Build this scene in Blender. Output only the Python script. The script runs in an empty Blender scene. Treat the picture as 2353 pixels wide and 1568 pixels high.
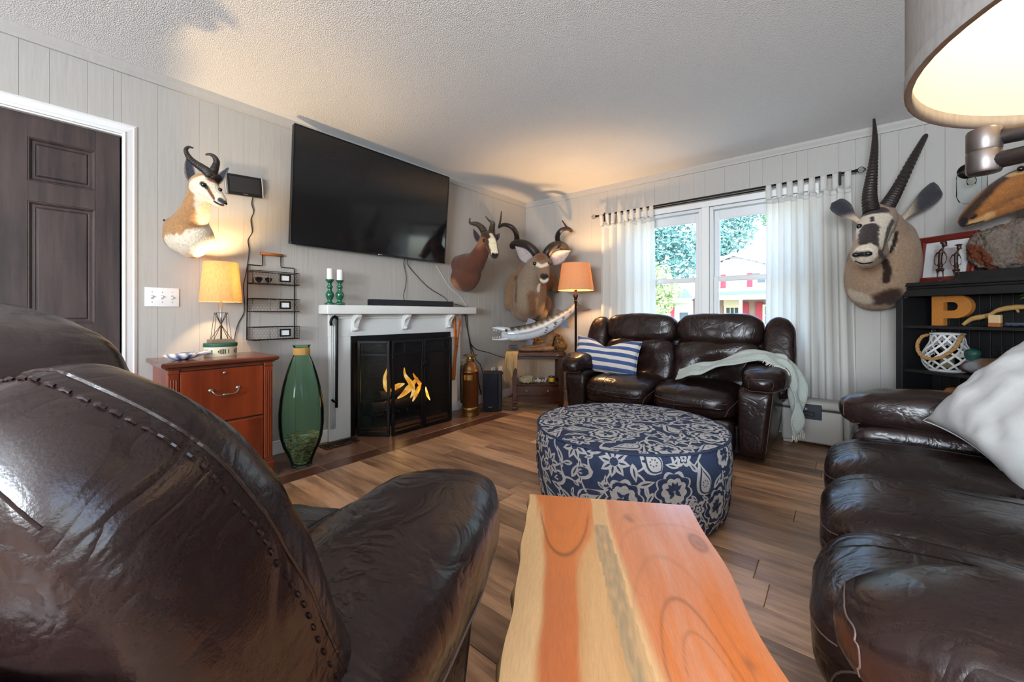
import bpy, bmesh, math, random
from mathutils import Vector, Matrix, noise, geometry
from mathutils.bvhtree import BVHTree
import numpy as np
R = math.radians
rnd = random.Random(7)
S = bpy.context.scene
COL = S.collection

# ------------------------------------------------------------------ camera
CAM_H = 1.013
YAW = R(39.3)
cd = bpy.data.cameras.new('camera'); cam = bpy.data.objects.new('camera', cd); COL.objects.link(cam)
cam.location = (0, 0, CAM_H); cam.rotation_euler = (R(90), 0, YAW)
cd.sensor_width = 36; cd.lens = 36 * 920 / 2353; cd.shift_y = -62 / 2353; cd.clip_start = .02; cd.clip_end = 300
S.camera = cam
S.view_settings.view_transform = 'Standard'; S.view_settings.look = 'None'
S.view_settings.gamma = 1; S.view_settings.use_curve_mapping = False
S.view_settings.exposure = 0.02
S.cycles.use_denoising = True
S.cycles.use_adaptive_sampling = True; S.cycles.adaptive_threshold = .06; S.cycles.adaptive_min_samples = 12
S.cycles.max_bounces = 7; S.cycles.diffuse_bounces = 4; S.cycles.glossy_bounces = 3
S.cycles.transmission_bounces = 6; S.cycles.transparent_max_bounces = 10
S.cycles.caustics_reflective = False; S.cycles.caustics_refractive = False
S.cycles.sample_clamp_indirect = 4.0

# ------------------------------------------------------------------ sky, sun, added window fill
w = bpy.data.worlds.new('sky'); S.world = w; w.use_nodes = True
nt = w.node_tree; bg = nt.nodes['Background']
sky = nt.nodes.new('ShaderNodeTexSky'); sky.sky_type = 'NISHITA'; sky.sun_disc = False
sky.sun_elevation = R(52); sky.sun_rotation = R(160); sky.air_density = 1.0; sky.dust_density = 2.0
nt.links.new(sky.outputs[0], bg.inputs[0]); bg.inputs[1].default_value = 1.3
sl = bpy.data.lights.new('sun', 'SUN'); sl.energy = 3.6; sl.angle = R(.6); sl.color = (1, .95, .86)
so = bpy.data.objects.new('sun', sl); COL.objects.link(so); so.rotation_euler = (R(42), 0, R(-18))

WEST, NORTH, EAST, SOUTH, CEIL = -3.145, 4.12, 1.5, -3.6, 2.44

def area(name, loc, rot, sx, sy, energy, color):
    l = bpy.data.lights.new(name, 'AREA'); l.shape = 'RECTANGLE'; l.size = sx; l.size_y = sy
    l.energy = energy; l.color = color
    o = bpy.data.objects.new(name, l); COL.objects.link(o); o.location = loc; o.rotation_euler = rot
    return o
# added fill lights aimed up at the ceiling through made-up windows behind the camera
area('added_south_fill', (.1, SOUTH - .16, 1.45), (R(138), 0, 0), 2.3, 1.25, 590, (.86, .93, 1))
area('added_east_fill', (EAST + .16, -.9, 1.45), (R(128), 0, R(90)), 1.7, 1.25, 12, (.89, .945, 1))
pl = area('north_window_portal', (-.99, NORTH + .2, 1.37), (R(-90), 0, 0), 1.6, 1.36, 1, (1, 1, 1))
pl.data.cycles.is_portal = True

# ------------------------------------------------------------------ geometry helpers
_d = Vector((-math.sin(YAW), math.cos(YAW), 0)); _r = Vector((math.cos(YAW), math.sin(YAW), 0))
def spot(px, py, Z):
    """world point seen at photo pixel (px, py) lying Z metres deep in the room"""
    return _d * Z + _r * ((px - 1176.5) / 920 * Z) + Vector((0, 0, CAM_H - (py - 722) / 920 * Z))

class MB:
    def __init__(s): s.bm = bmesh.new()
    def verts(s, M, vs):
        if M is not None: bmesh.ops.transform(s.bm, matrix=M, verts=vs)
    def box(s, c, size, bev=0, seg=2, M=None):
        vs = bmesh.ops.create_cube(s.bm, size=1)['verts']
        for v in vs: v.co = Vector((v.co.x * size[0] + c[0], v.co.y * size[1] + c[1], v.co.z * size[2] + c[2]))
        if bev:
            es = list({e for v in vs for e in v.link_edges})
            r = bmesh.ops.bevel(s.bm, geom=es, offset=bev, segments=seg, affect='EDGES', profile=.5)
            vs = list({v for f in r['faces'] for v in f.verts} | {v for v in vs if v.is_valid})
        s.verts(M, vs); return s
    def span(s, a, b, bev=0, seg=2, M=None):
        return s.box([(a[i] + b[i]) / 2 for i in range(3)], [abs(b[i] - a[i]) for i in range(3)], bev, seg, M)
    def rings(s, rings, cap0=True, cap1=True, M=None):
        vr = [[s.bm.verts.new(M @ Vector(p) if M is not None else p) for p in r] for r in rings]
        n = len(vr[0])
        for a, b in zip(vr, vr[1:]):
            for i in range(n):
                s.bm.faces.new((a[i], a[(i + 1) % n], b[(i + 1) % n], b[i]))
        if cap0: s.bm.faces.new(vr[0][::-1])
        if cap1: s.bm.faces.new(vr[-1])
        return s
    def lathe(s, prof, n=32, c=(0, 0, 0), sx=1, sy=1, M=None, cap0=True, cap1=True):
        return s.rings([[(c[0] + r * sx * math.cos(2 * math.pi * i / n), c[1] + r * sy * math.sin(2 * math.pi * i / n), c[2] + z) for i in range(n)] for r, z in prof], cap0, cap1, M)
    def tube(s, pts, r, n=8, M=None, flat=None, up=None, closed=False, ridge=None):
        """tube along points; r a number, list or function of 0..1; flat squashes one axis"""
        P = [Vector(p) for p in pts]; N = len(P); rings = []; prev = None
        for i, p in enumerate(P):
            if closed: t = P[(i + 1) % N] - P[i - 1]
            else: t = P[min(i + 1, N - 1)] - P[max(i - 1, 0)]
            t = t.normalized() if t.length > 1e-9 else Vector((0, 0, 1))
            if up is not None: u = Vector(up)
            elif prev is None: u = Vector((0, 0, 1)) if abs(t.z) < .9 else Vector((1, 0, 0))
            else: u = prev
            a = (u - t * u.dot(t)); a = a.normalized() if a.length > 1e-6 else t.orthogonal().normalized()
            prev = a; b = t.cross(a)
            f = i / max(N - 1, 1)
            rr = r(f) if callable(r) else (r[i] if isinstance(r, (list, tuple)) else r)
            fl = 1 if flat is None else (flat(f) if callable(flat) else flat)
            rings.append([p + a * (rr * math.cos(2 * math.pi * k / n)) + b * (rr * fl * math.sin(2 * math.pi * k / n)) for k in range(n)])
        if closed: rings.append(rings[0])
        return s.rings(rings, not closed, not closed, M)
    def prism(s, poly, a, b, axis='z', M=None):
        """extrude 2D outline between a and b along axis"""
        def mk(p, h):
            return {'z': (p[0], p[1], h), 'x': (h, p[0], p[1]), 'y': (p[0], h, p[1])}[axis]
        v0 = [s.bm.verts.new(M @ Vector(mk(p, a)) if M is not None else mk(p, a)) for p in poly]
        v1 = [s.bm.verts.new(M @ Vector(mk(p, b)) if M is not None else mk(p, b)) for p in poly]
        n = len(poly)
        s.bm.faces.new(v0[::-1]); s.bm.faces.new(v1)
        for i in range(n): s.bm.faces.new((v0[i], v0[(i + 1) % n], v1[(i + 1) % n], v1[i]))
        return s
    def grid(s, nu, nv, f, M=None):
        g = [[s.bm.verts.new(M @ Vector(f(i / nu, j / nv)) if M is not None else f(i / nu, j / nv)) for j in range(nv + 1)] for i in range(nu + 1)]
        for i in range(nu):
            for j in range(nv): s.bm.faces.new((g[i][j], g[i + 1][j], g[i + 1][j + 1], g[i][j + 1]))
        return s
    def soft(s, c, size, e=4.0, n=14, f=None, M=None, amp=0, freq=8, seed=0):
        """rounded cushion: cube surface pushed to a super-ellipsoid; f deforms unit coords"""
        bm2 = bmesh.new()
        bmesh.ops.create_cube(bm2, size=2)
        bmesh.ops.subdivide_edges(bm2, edges=bm2.edges[:], cuts=n, use_grid_fill=True)
        mp = {}
        for v in bm2.verts:
            q = Vector([math.copysign(math.sin(abs(k) * math.pi / 2) ** .9, k) if e < 3 else k for k in v.co])
            l = (abs(q.x) ** e + abs(q.y) ** e + abs(q.z) ** e) ** (1 / e)
            q = q / l
            nrm = q.normalized()
            if f: q = Vector(f(q.x, q.y, q.z))
            p = Vector((c[0] + q.x * size[0] / 2, c[1] + q.y * size[1] / 2, c[2] + q.z * size[2] / 2))
            if amp:
                k = noise.noise(p * freq + Vector((seed, seed * .7, 0))) + .5 * noise.noise(p * freq * 2.3 + Vector((seed, 0, seed)))
                p += nrm * (k * amp)
            if M is not None: p = M @ p
            mp[v] = s.bm.verts.new(p)
        for fc in bm2.faces: s.bm.faces.new([mp[v] for v in fc.verts])
        bm2.free(); return s
    def poly(s, pts):
        s.bm.faces.new([s.bm.verts.new(p) for p in pts]); return s
    def mesh(s, name='m', smooth=False, angle=None):
        bmesh.ops.recalc_face_normals(s.bm, faces=s.bm.faces[:])
        me = bpy.data.meshes.new(name); s.bm.to_mesh(me); s.bm.free()
        if smooth:
            me.polygons.foreach_set('use_smooth', [True] * len(me.polygons))
            if angle: me.set_sharp_from_angle(angle=R(angle))
        return me

def ob(name, mb, mat, parent=None, smooth=False, angle=None, loc=None, rot=None):
    me = mb.mesh(name, smooth, angle) if isinstance(mb, MB) else mb
    if mat is not None:
        me.materials.clear(); me.materials.append(mat)
    o = bpy.data.objects.new(name, me); COL.objects.link(o)
    if parent is not None:
        o.parent = parent
        if parent.get('_w'): o.matrix_parent_inverse = Matrix.LocRotScale(parent.location, parent.rotation_euler, None).inverted()
    if loc is not None: o.location = loc
    if rot is not None: o.rotation_euler = rot
    return o
def tag(o, label=None, cat=None, group=None, kind=None):
    if label: o['label'] = label
    if cat: o['category'] = cat
    if group: o['group'] = group
    if kind: o['kind'] = kind
    return o
def thing(name, label, cat, loc=(0, 0, 0), rz=0, group=None, world=False):
    """an Empty at the base of a thing; world=True when its parts are given in room coordinates"""
    o = bpy.data.objects.new(name, None); COL.objects.link(o)
    o.location = loc; o.rotation_euler = (0, 0, rz); o.empty_display_size = .05
    if world: o['_w'] = 1
    return tag(o, label, cat, group)
def smoothline(pts, n=6, closed=False):
    """Catmull-Rom through points"""
    P = [Vector(p) for p in pts]; out = []; N = len(P)
    for i in range(N if closed else N - 1):
        if closed: p0, p1, p2, p3 = P[i - 1], P[i], P[(i + 1) % N], P[(i + 2) % N]
        else: p0, p1, p2, p3 = P[max(i - 1, 0)], P[i], P[i + 1], P[min(i + 2, N - 1)]
        for k in range(n):
            t = k / n
            out.append(.5 * ((2 * p1) + (p2 - p0) * t + (2 * p0 - 5 * p1 + 4 * p2 - p3) * t * t + (3 * p1 - p0 - 3 * p2 + p3) * t ** 3))
    if not closed: out.append(P[-1])
    return out
def lerp(a, b, t): return a + (b - a) * t
def interp(xs, ys, x):
    return float(np.interp(x, xs, ys))
def sstep(a, b, x):
    t = min(1, max(0, (x - a) / (b - a))); return t * t * (3 - 2 * t)

# ------------------------------------------------------------------ materials
def s2l(c): return tuple(((k / 255) / 12.92 if k / 255 <= .04045 else ((k / 255 + .055) / 1.055) ** 2.4) for k in c)
MATS = {}
def mat(name, rgb=(128, 128, 128), rough=.5, metal=0, spec=.5, bump=None, vary=None, grain=None, emit=None, coat=0, sheen=0, attr=False, alpha=None, trans=0, ior=1.45, objrand=0, sss=0):
    """procedural Principled material. bump=(scale, strength[, stretch]); vary=(scale, amount[, stretch]); grain: second colour noise"""
    if name in MATS: return MATS[name]
    m = bpy.data.materials.new(name); m.use_nodes = True; nt = m.node_tree; N = nt.nodes; L = nt.links
    b = N['Principled BSDF']; col = s2l(rgb)
    b.inputs['Base Color'].default_value = (*col, 1); b.inputs['Roughness'].default_value = rough
    b.inputs['Metallic'].default_value = metal; b.inputs['Specular IOR Level'].default_value = spec
    b.inputs['IOR'].default_value = ior
    if coat: b.inputs['Coat Weight'].default_value = coat; b.inputs['Coat Roughness'].default_value = .15
    if sheen: b.inputs['Sheen Weight'].default_value = sheen
    if trans: b.inputs['Transmission Weight'].default_value = trans
    if alpha is not None: b.inputs['Alpha'].default_value = alpha
    if sss: b.inputs['Subsurface Weight'].default_value = sss; b.inputs['Subsurface Radius'].default_value = (.01, .008, .006)
    tc = N.new('ShaderNodeTexCoord')
    def coords(stretch):
        mp = N.new('ShaderNodeMapping'); L.new(tc.outputs['Object'], mp.inputs[0])
        mp.inputs['Scale'].default_value = stretch or (1, 1, 1); return mp.outputs[0]
    cur = None
    if attr:
        a = N.new('ShaderNodeVertexColor'); a.layer_name = 'Col'; cur = a.outputs['Color']
    def mul(cur, fac, lo, hi):
        mr = N.new('ShaderNodeMapRange'); L.new(fac, mr.inputs[0]); mr.inputs[3].default_value = lo; mr.inputs[4].default_value = hi
        mx = N.new('ShaderNodeMix'); mx.data_type = 'RGBA'; mx.blend_type = 'MULTIPLY'; mx.inputs[0].default_value = 1
        if cur is None: mx.inputs[6].default_value = (*col, 1)
        else: L.new(cur, mx.inputs[6])
        L.new(mr.outputs[0], mx.inputs[7]); return mx.outputs[2]
    for v in (vary, grain):
        if v:
            n = N.new('ShaderNodeTexNoise'); n.inputs['Scale'].default_value = v[0]; n.inputs['Detail'].default_value = 3
            L.new(coords(v[2] if len(v) > 2 else None), n.inputs[0])
            cur = mul(cur, n.outputs[0], 1 - v[1], 1 + v[1])
    if objrand:
        oi = N.new('ShaderNodeObjectInfo'); cur = mul(cur, oi.outputs['Random'], 1 - objrand, 1 + objrand)
    if cur is not None: L.new(cur, b.inputs['Base Color'])
    if bump:
        n = N.new('ShaderNodeTexNoise'); n.inputs['Scale'].default_value = bump[0]; n.inputs['Detail'].default_value = 2
        L.new(coords(bump[2] if len(bump) > 2 else None), n.inputs[0])
        bp = N.new('ShaderNodeBump'); bp.inputs['Strength'].default_value = bump[1]; bp.inputs['Distance'].default_value = .01
        L.new(n.outputs[0], bp.inputs['Height']); L.new(bp.outputs[0], b.inputs['Normal'])
    if emit:
        b.inputs['Emission Color'].default_value = (*s2l(emit[0]), 1); b.inputs['Emission Strength'].default_value = emit[1]
    MATS[name] = m; return m
def fabric_glow(name, rgb, trans=.5, rough=.9, bump=None, weave=None):
    """thin cloth that lets light through (curtain, lamp shade)"""
    m = bpy.data.materials.new(name); m.use_nodes = True; nt = m.node_tree; N = nt.nodes; L = nt.links
    N.remove(N['Principled BSDF']); out = N['Material Output']
    d = N.new('ShaderNodeBsdfDiffuse'); t = N.new('ShaderNodeBsdfTranslucent'); mx = N.new('ShaderNodeMixShader')
    c = (*s2l(rgb), 1); d.inputs[0].default_value = c; t.inputs[0].default_value = c; mx.inputs[0].default_value = trans
    if weave:
        tc = N.new('ShaderNodeTexCoord'); mp = N.new('ShaderNodeMapping'); L.new(tc.outputs['Object'], mp.inputs[0]); mp.inputs['Scale'].default_value = weave[2]
        n = N.new('ShaderNodeTexNoise'); n.inputs['Scale'].default_value = weave[0]; n.inputs['Detail'].default_value = 4; L.new(mp.outputs[0], n.inputs[0])
        mr = N.new('ShaderNodeMapRange'); L.new(n.outputs[0], mr.inputs[0]); mr.inputs[1].default_value = .3; mr.inputs[2].default_value = .7; mr.inputs[3].default_value = 1 - weave[1]; mr.inputs[4].default_value = 1
        mm = N.new('ShaderNodeMix'); mm.data_type = 'RGBA'; mm.blend_type = 'MULTIPLY'; mm.inputs[0].default_value = 1; mm.inputs[6].default_value = c
        L.new(mr.outputs[0], mm.inputs[7]); L.new(mm.outputs[2], d.inputs[0]); L.new(mm.outputs[2], t.inputs[0])
    L.new(d.outputs[0], mx.inputs[1]); L.new(t.outputs[0], mx.inputs[2]); L.new(mx.outputs[0], out.inputs[0])
    MATS[name] = m; return m
def thin_glass(name, tint=(255, 255, 255), refl=.08, clear=1.0, rough=.02):
    """window pane: see-through with a faint mirror reflection"""
    m = bpy.data.materials.new(name); m.use_nodes = True; nt = m.node_tree; N = nt.nodes; L = nt.links
    N.remove(N['Principled BSDF']); out = N['Material Output']
    t = N.new('ShaderNodeBsdfTransparent'); t.inputs[0].default_value = (*[k * clear for k in s2l(tint)], 1)
    g = N.new('ShaderNodeBsdfGlossy'); g.inputs['Roughness'].default_value = rough
    lw = N.new('ShaderNodeLayerWeight'); lw.inputs[0].default_value = refl
    mx = N.new('ShaderNodeMixShader'); L.new(lw.outputs['Fresnel'], mx.inputs[0]); L.new(t.outputs[0], mx.inputs[1]); L.new(g.outputs[0], mx.inputs[2])
    L.new(mx.outputs[0], out.inputs[0]); MATS[name] = m; return m
def emitter(name, rgb, strength):
    m = bpy.data.materials.new(name); m.use_nodes = True; nt = m.node_tree; N = nt.nodes
    N.remove(N['Principled BSDF']); e = N.new('ShaderNodeEmission'); e.inputs[0].default_value = (*s2l(rgb), 1); e.inputs[1].default_value = strength
    nt.links.new(e.outputs[0], N['Material Output'].inputs[0]); MATS[name] = m; return m
def wood(name, c1, c2, scale=3, axis=0, rough=.45, ring=12, objrand=.15, coat=0, bump=.15, along=.07, blotch=.5):
    """streaky wood, grain running along the given object axis"""
    m = bpy.data.materials.new(name); m.use_nodes = True; nt = m.node_tree; N = nt.nodes; L = nt.links
    b = N['Principled BSDF']; b.inputs['Roughness'].default_value = rough
    if coat: b.inputs['Coat Weight'].default_value = coat; b.inputs['Coat Roughness'].default_value = .1
    tc = N.new('ShaderNodeTexCoord'); oi = N.new('ShaderNodeObjectInfo')
    ad = N.new('ShaderNodeVectorMath'); ad.operation = 'MULTIPLY_ADD'; L.new(oi.outputs['Random'], ad.inputs[0]); ad.inputs[1].default_value = (37, 19, 53); L.new(tc.outputs['Object'], ad.inputs[2])
    mp = N.new('ShaderNodeMapping'); L.new(ad.outputs[0], mp.inputs[0]); sc = [ring] * 3; sc[axis] = ring * along; mp.inputs['Scale'].default_value = sc
    n1 = N.new('ShaderNodeTexNoise'); n1.inputs['Scale'].default_value = scale; n1.inputs['Detail'].default_value = 5; n1.inputs['Roughness'].default_value = .65; L.new(mp.outputs[0], n1.inputs[0])
    n2 = N.new('ShaderNodeTexNoise'); n2.inputs['Scale'].default_value = 3; n2.inputs['Detail'].default_value = 3; mp2 = N.new('ShaderNodeMapping'); L.new(ad.outputs[0], mp2.inputs[0]); s2_ = [1.6] * 3; s2_[axis] = .6; mp2.inputs['Scale'].default_value = s2_; L.new(mp2.outputs[0], n2.inputs[0])
    am = N.new('ShaderNodeMath'); am.operation = 'MULTIPLY_ADD'; L.new(n2.outputs[0], am.inputs[0]); am.inputs[1].default_value = blotch; L.new(n1.outputs[0], am.inputs[2])
    cr = N.new('ShaderNodeValToRGB'); L.new(am.outputs[0], cr.inputs[0])
    cr.color_ramp.elements[0].position = .30 + .5 * blotch; cr.color_ramp.elements[1].position = .70 + .5 * blotch
    cr.color_ramp.elements[0].color = (*s2l(c2), 1); cr.color_ramp.elements[1].color = (*s2l(c1), 1)
    mr = N.new('ShaderNodeMapRange'); L.new(oi.outputs['Random'], mr.inputs[0]); mr.inputs[3].default_value = 1 - objrand; mr.inputs[4].default_value = 1 + objrand
    mx = N.new('ShaderNodeMix'); mx.data_type = 'RGBA'; mx.blend_type = 'MULTIPLY'; mx.inputs[0].default_value = 1
    L.new(cr.outputs[0], mx.inputs[6]); L.new(mr.outputs[0], mx.inputs[7]); L.new(mx.outputs[2], b.inputs['Base Color'])
    bp = N.new('ShaderNodeBump'); bp.inputs['Strength'].default_value = bump; bp.inputs['Distance'].default_value = .003
    L.new(n1.outputs[0], bp.inputs['Height']); L.new(bp.outputs[0], b.inputs['Normal'])
    MATS[name] = m; return m

M_WALL = mat('painted_panel', (174, 170, 165), .55, bump=(38, .20, (1, 1, .09)))
M_WALLBACK = mat('panel_groove', (158, 155, 151), .7)
M_TRIM = mat('white_gloss_paint', (232, 232, 232), .35)
M_CEIL = mat('popcorn_ceiling', (236, 236, 236), .95, bump=(170, .55))
M_BLACK = mat('black_plastic', (22, 22, 24), .4)
M_IRON = mat('black_iron', (24, 23, 24), .5, metal=.4)
M_BRONZE = mat('dark_bronze', (52, 42, 36), .35, metal=.8)
M_CORD = mat('black_cord', (26, 22, 20), .5)
M_WHITE = mat('white_plastic', (235, 235, 235), .35)
M_STEEL = mat('brushed_steel', (190, 188, 184), .28, metal=1)
M_FLOOR = wood('floor_plank_wood', (210, 166, 128), (140, 104, 78), 1.6, 0, .32, 14, .36, bump=.2, along=.12, blotch=.75)
M_GROUT = mat('floor_gap', (52, 38, 30), .8)
M_TILE = mat('hearth_tile', (118, 84, 66), .28, vary=(4, .22), bump=(9, .05))
M_TILEDARK = mat('hearth_border_tile', (92, 58, 44), .28, vary=(5, .22))
M_TILEGROUT = mat('tile_grout', (150, 132, 116), .8)
M_LEATHER = mat('brown_leather', (38, 25, 23), .27, spec=.5, bump=(420, .05), vary=(5, .22))
def leather(m):
    nt = m.node_tree; N = nt.nodes; L = nt.links; b = N['Principled BSDF']; old = b.inputs['Normal'].links[0].from_node
    tc = N.new('ShaderNodeTexCoord'); nz = N.new('ShaderNodeTexNoise'); nz.inputs['Scale'].default_value = 7; nz.inputs['Detail'].default_value = 3; nz.inputs['Distortion'].default_value = 1.6; L.new(tc.outputs['Object'], nz.inputs[0])
    s1 = N.new('ShaderNodeMath'); s1.operation = 'SUBTRACT'; L.new(nz.outputs[0], s1.inputs[0]); s1.inputs[1].default_value = .5; ab = N.new('ShaderNodeMath'); ab.operation = 'ABSOLUTE'; L.new(s1.outputs[0], ab.inputs[0])
    cl_ = N.new('ShaderNodeMapRange'); L.new(ab.outputs[0], cl_.inputs[0]); cl_.inputs[2].default_value = .10
    bp = N.new('ShaderNodeBump'); bp.inputs['Strength'].default_value = .15; bp.inputs['Distance'].default_value = .008; L.new(cl_.outputs[0], bp.inputs['Height']); L.new(bp.outputs[0], old.inputs['Normal'])
leather(M_LEATHER)
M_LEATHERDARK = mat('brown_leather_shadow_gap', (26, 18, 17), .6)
M_SEAM = mat('leather_thread', (96, 78, 72), .6)
M_GREYCLOTH = mat('grey_dust_cover', (70, 66, 66), .9)

# ================================================================== ROOM SHELL
def boards_x(name, parent, y0, y1, widths, xface, thick, cut, seed):
    """vertical panel boards of a wall facing +x, one object each; cut(ya, yb) gives z spans"""
    y = y0; i = 0
    while y < y1 - .02:
        wd = widths[i % len(widths)]; ye = min(y + wd, y1)
        for z0, z1 in cut(y, ye):
            o = ob('board', MB().span((xface - thick, y + .0004, z0), (xface, ye - .0004, z1), .0007, 1), M_WALL, parent)
        y = ye; i += 1
def boards_y(parent, x0, x1, widths, yface, thick, cut):
    x = x0; i = 0
    while x < x1 - .02:
        xe = min(x + widths[i % len(widths)], x1)
        for z0, z1 in cut(x, xe):
            ob('board', MB().span((x + .0004, yface, z0), (xe - .0004, yface + thick, z1), .0007, 1), M_WALL, parent)
        x = xe; i += 1

floor = tag(ob('floor', MB().span((WEST - .5, SOUTH - .2, -.12), (EAST + .2, NORTH + .2, -.008)), M_GROUT), kind='structure')
# wooden planks running east-west, rows 147 mm wide
PW = .151
row0 = 1.925
k = math.floor((SOUTH - row0) / PW)
rp = random.Random(3); rear = MB()
while row0 + k * PW < NORTH:
    ya, yb = row0 + k * PW, row0 + (k + 1) * PW
    ya, yb = max(ya, SOUTH), min(yb, NORTH)
    x = -2.562 if .415 < (ya + yb) / 2 < 3.133 else WEST
    xs = x + rp.uniform(.25, 1.2)
    while x < EAST:
        xe = min(xs, EAST)
        if xe - x > .01 and yb - ya > .01:
            me = MB().span((-(xe - x) / 2 + .0007, -(yb - ya) / 2 + .0007, -.008), ((xe - x) / 2 - .0007, (yb - ya) / 2 - .0007, 0), .0016, 1)
            if yb > -.45: ob('plank', me, M_FLOOR, floor, loc=((x + xe) / 2, (ya + yb) / 2, 0))
            else: rear.span((x + .0008, ya + .0008, -.008), (xe - .0008, yb - .0008, 0)); me.bm.free()
        x = xe; xs = x + 1.22
    k += 1
tag(ob('rear_planks', rear, M_FLOOR, floor), kind='stuff')
hearth = tag(ob('floor_hearth', MB().span((WEST, .415, -.0078), (-2.562, 3.133, -.002)), M_TILEGROUT), kind='structure')
ys = [.415, .81, 1.25, 1.69, 2.125, 2.558, 2.99, 3.133]
for a, b in zip(ys, ys[1:]):
    ob('tile', MB().span((WEST + .01, a + .0025, -.006), (-2.702, b - .0025, 0), .0015, 1), M_TILE, hearth)
    ob('border_tile', MB().span((-2.697, a + .0025, -.006), (-2.566, b - .0025, 0), .0015, 1), M_TILEDARK, hearth)

# west wall with door opening and firebox opening
DY0, DY1, DZ = -.458, .355, 2.03
FY0, FY1, FZ = 1.71, 2.80, .83
ww = MB(); X0, X1 = WEST - .12, WEST - .005
ww.span((X0, SOUTH, 0), (X1, DY0, CEIL)); ww.span((X0, DY0, DZ), (X1, DY1, CEIL)); ww.span((X0, DY1, 0), (X1, FY0, CEIL))
ww.span((X0, FY0, FZ), (X1, FY1, CEIL)); ww.span((X0, FY1, 0), (X1, NORTH + .12, CEIL))
wall_west = tag(ob('wall_west', ww, M_WALLBACK), kind='structure')
def cutw(a, b):
    m = (a + b) / 2
    if DY0 < m < DY1: return [(DZ, CEIL)]
    if FY0 < m < FY1: return [(FZ, CEIL)]
    return [(0, CEIL)]
wp = [.2, .1, .145, .1, .135, .1, .17]
segs = [(SOUTH, DY0), (DY0, DY1), (DY1, .51), (.51, FY0), (FY0, FY1), (FY1, NORTH)]
for a, b in segs: boards_x('board', wall_west, a, b, wp, WEST, .008, cutw, 1)
# firebox niche in the wall
M_SOOT = mat('sooty_firebrick', (38, 34, 32), .95, vary=(12, .35), bump=(20, .4))
fb = MB(); fb.span((WEST - .55, FY0 - .02, -.01), (WEST - .5, FY1 + .02, FZ + .2))
fb.span((WEST - .5, FY0 - .06, -.01), (WEST - .01, FY0 - .001, FZ + .2)); fb.span((WEST - .5, FY1 + .001, -.01), (WEST - .01, FY1 + .06, FZ + .2))
fb.span((WEST - .5, FY0, FZ + .001), (WEST - .121, FY1, FZ + .06)); fb.span((WEST - .5, FY0, -.01), (WEST, FY1, .002))
fb.span((WEST - .5, FY0, .002), (WEST - .002, FY0 + .006, FZ)); fb.span((WEST - .5, FY1 - .006, .002), (WEST - .002, FY1, FZ)); fb.span((WEST - .5, FY0, FZ - .006), (WEST - .002, FY1, FZ))
firebox = tag(ob('wall_firebox', fb, M_SOOT), kind='structure')

# north wall with the double window opening
WX0, WX1, WZ0, WZ1 = -1.775, -.205, .72, 2.03
wn = MB(); Y0, Y1 = NORTH + .005, NORTH + .13
wn.span((WEST - .1, Y0, 0), (WX0, Y1, CEIL)); wn.span((WX1, Y0, 0), (EAST + .1, Y1, CEIL)); wn.span((WX0, Y0, WZ1), (WX1, Y1, CEIL)); wn.span((WX0, Y0, 0), (WX1, Y1, WZ0))
wall_north = tag(ob('wall_north', wn, M_WALLBACK), kind='structure')
def cutn(a, b):
    m = (a + b) / 2
    return [(0, WZ0), (WZ1, CEIL)] if WX0 < m < WX1 else [(0, CEIL)]
for a, b in [(WEST, WX0), (WX0, WX1), (WX1, EAST)]: boards_y(wall_north, a, b, wp, NORTH, .008, cutn)
# east and south walls (behind the camera) with openings added for the fill lights
we = MB(); we.span((EAST, SOUTH, 0), (EAST + .12, -1.75, CEIL)); we.span((EAST, -.05, 0), (EAST + .12, NORTH + .1, CEIL)); we.span((EAST, -1.75, 2.08), (EAST + .12, -.05, CEIL)); we.span((EAST, -1.75, 0), (EAST + .12, -.05, .82))
wall_east = tag(ob('wall_east', we, M_WALL), kind='structure')
wsm = MB(); wsm.span((WEST - .1, SOUTH - .12, 0), (-1.05, SOUTH, CEIL)); wsm.span((1.25, SOUTH - .12, 0), (EAST + .1, SOUTH, CEIL)); wsm.span((-1.05, SOUTH - .12, 2.08), (1.25, SOUTH, CEIL)); wsm.span((-1.05, SOUTH - .12, 0), (1.25, SOUTH, .82))
wall_south = tag(ob('wall_south', wsm, M_WALL), kind='structure')
ceiling = tag(ob('ceiling', MB().span((WEST - .12, SOUTH - .12, CEIL), (EAST + .12, NORTH + .13, CEIL + .08)), M_CEIL), kind='structure')

# small crown trim under the ceiling
def crown(name, pts):
    t = MB()
    for a, b, nrm in pts:
        a, b, nrm = Vector(a), Vector(b), Vector(nrm)
        prof = [(0, 0), (0, -.062), (.010, -.060), (.012, -.045), (.022, -.022), (.026, -.006), (.026, 0)]
        t.rings([[p + nrm * q[0] + Vector((0, 0, CEIL + q[1] - .0005)) for q in prof] for p in (a, b)])
    return tag(ob(name, t, M_WALL), kind='structure')
crown('trim_1', [((WEST, SOUTH, 0), (WEST, NORTH, 0), (1, 0, 0))])
crown('trim_2', [((WEST, NORTH, 0), (EAST, NORTH, 0), (0, -1, 0))])
crown('trim_3', [((EAST, NORTH, 0), (EAST, SOUTH, 0), (-1, 0, 0))])
def baseb(name, spans):
    t = MB()
    for a, b in spans: t.span(a, b, .004, 1)
    return tag(ob(name, t, M_TRIM), kind='structure')
baseb('baseboard_west', [((WEST, .43, 0.0005), (WEST + .014, 1.53, .10)), ((WEST, 2.945, .0005), (WEST + .014, NORTH, .10))])
baseb('baseboard_north', [((WEST + .014, NORTH - .014, .0005), (EAST, NORTH, .10))])

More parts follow.
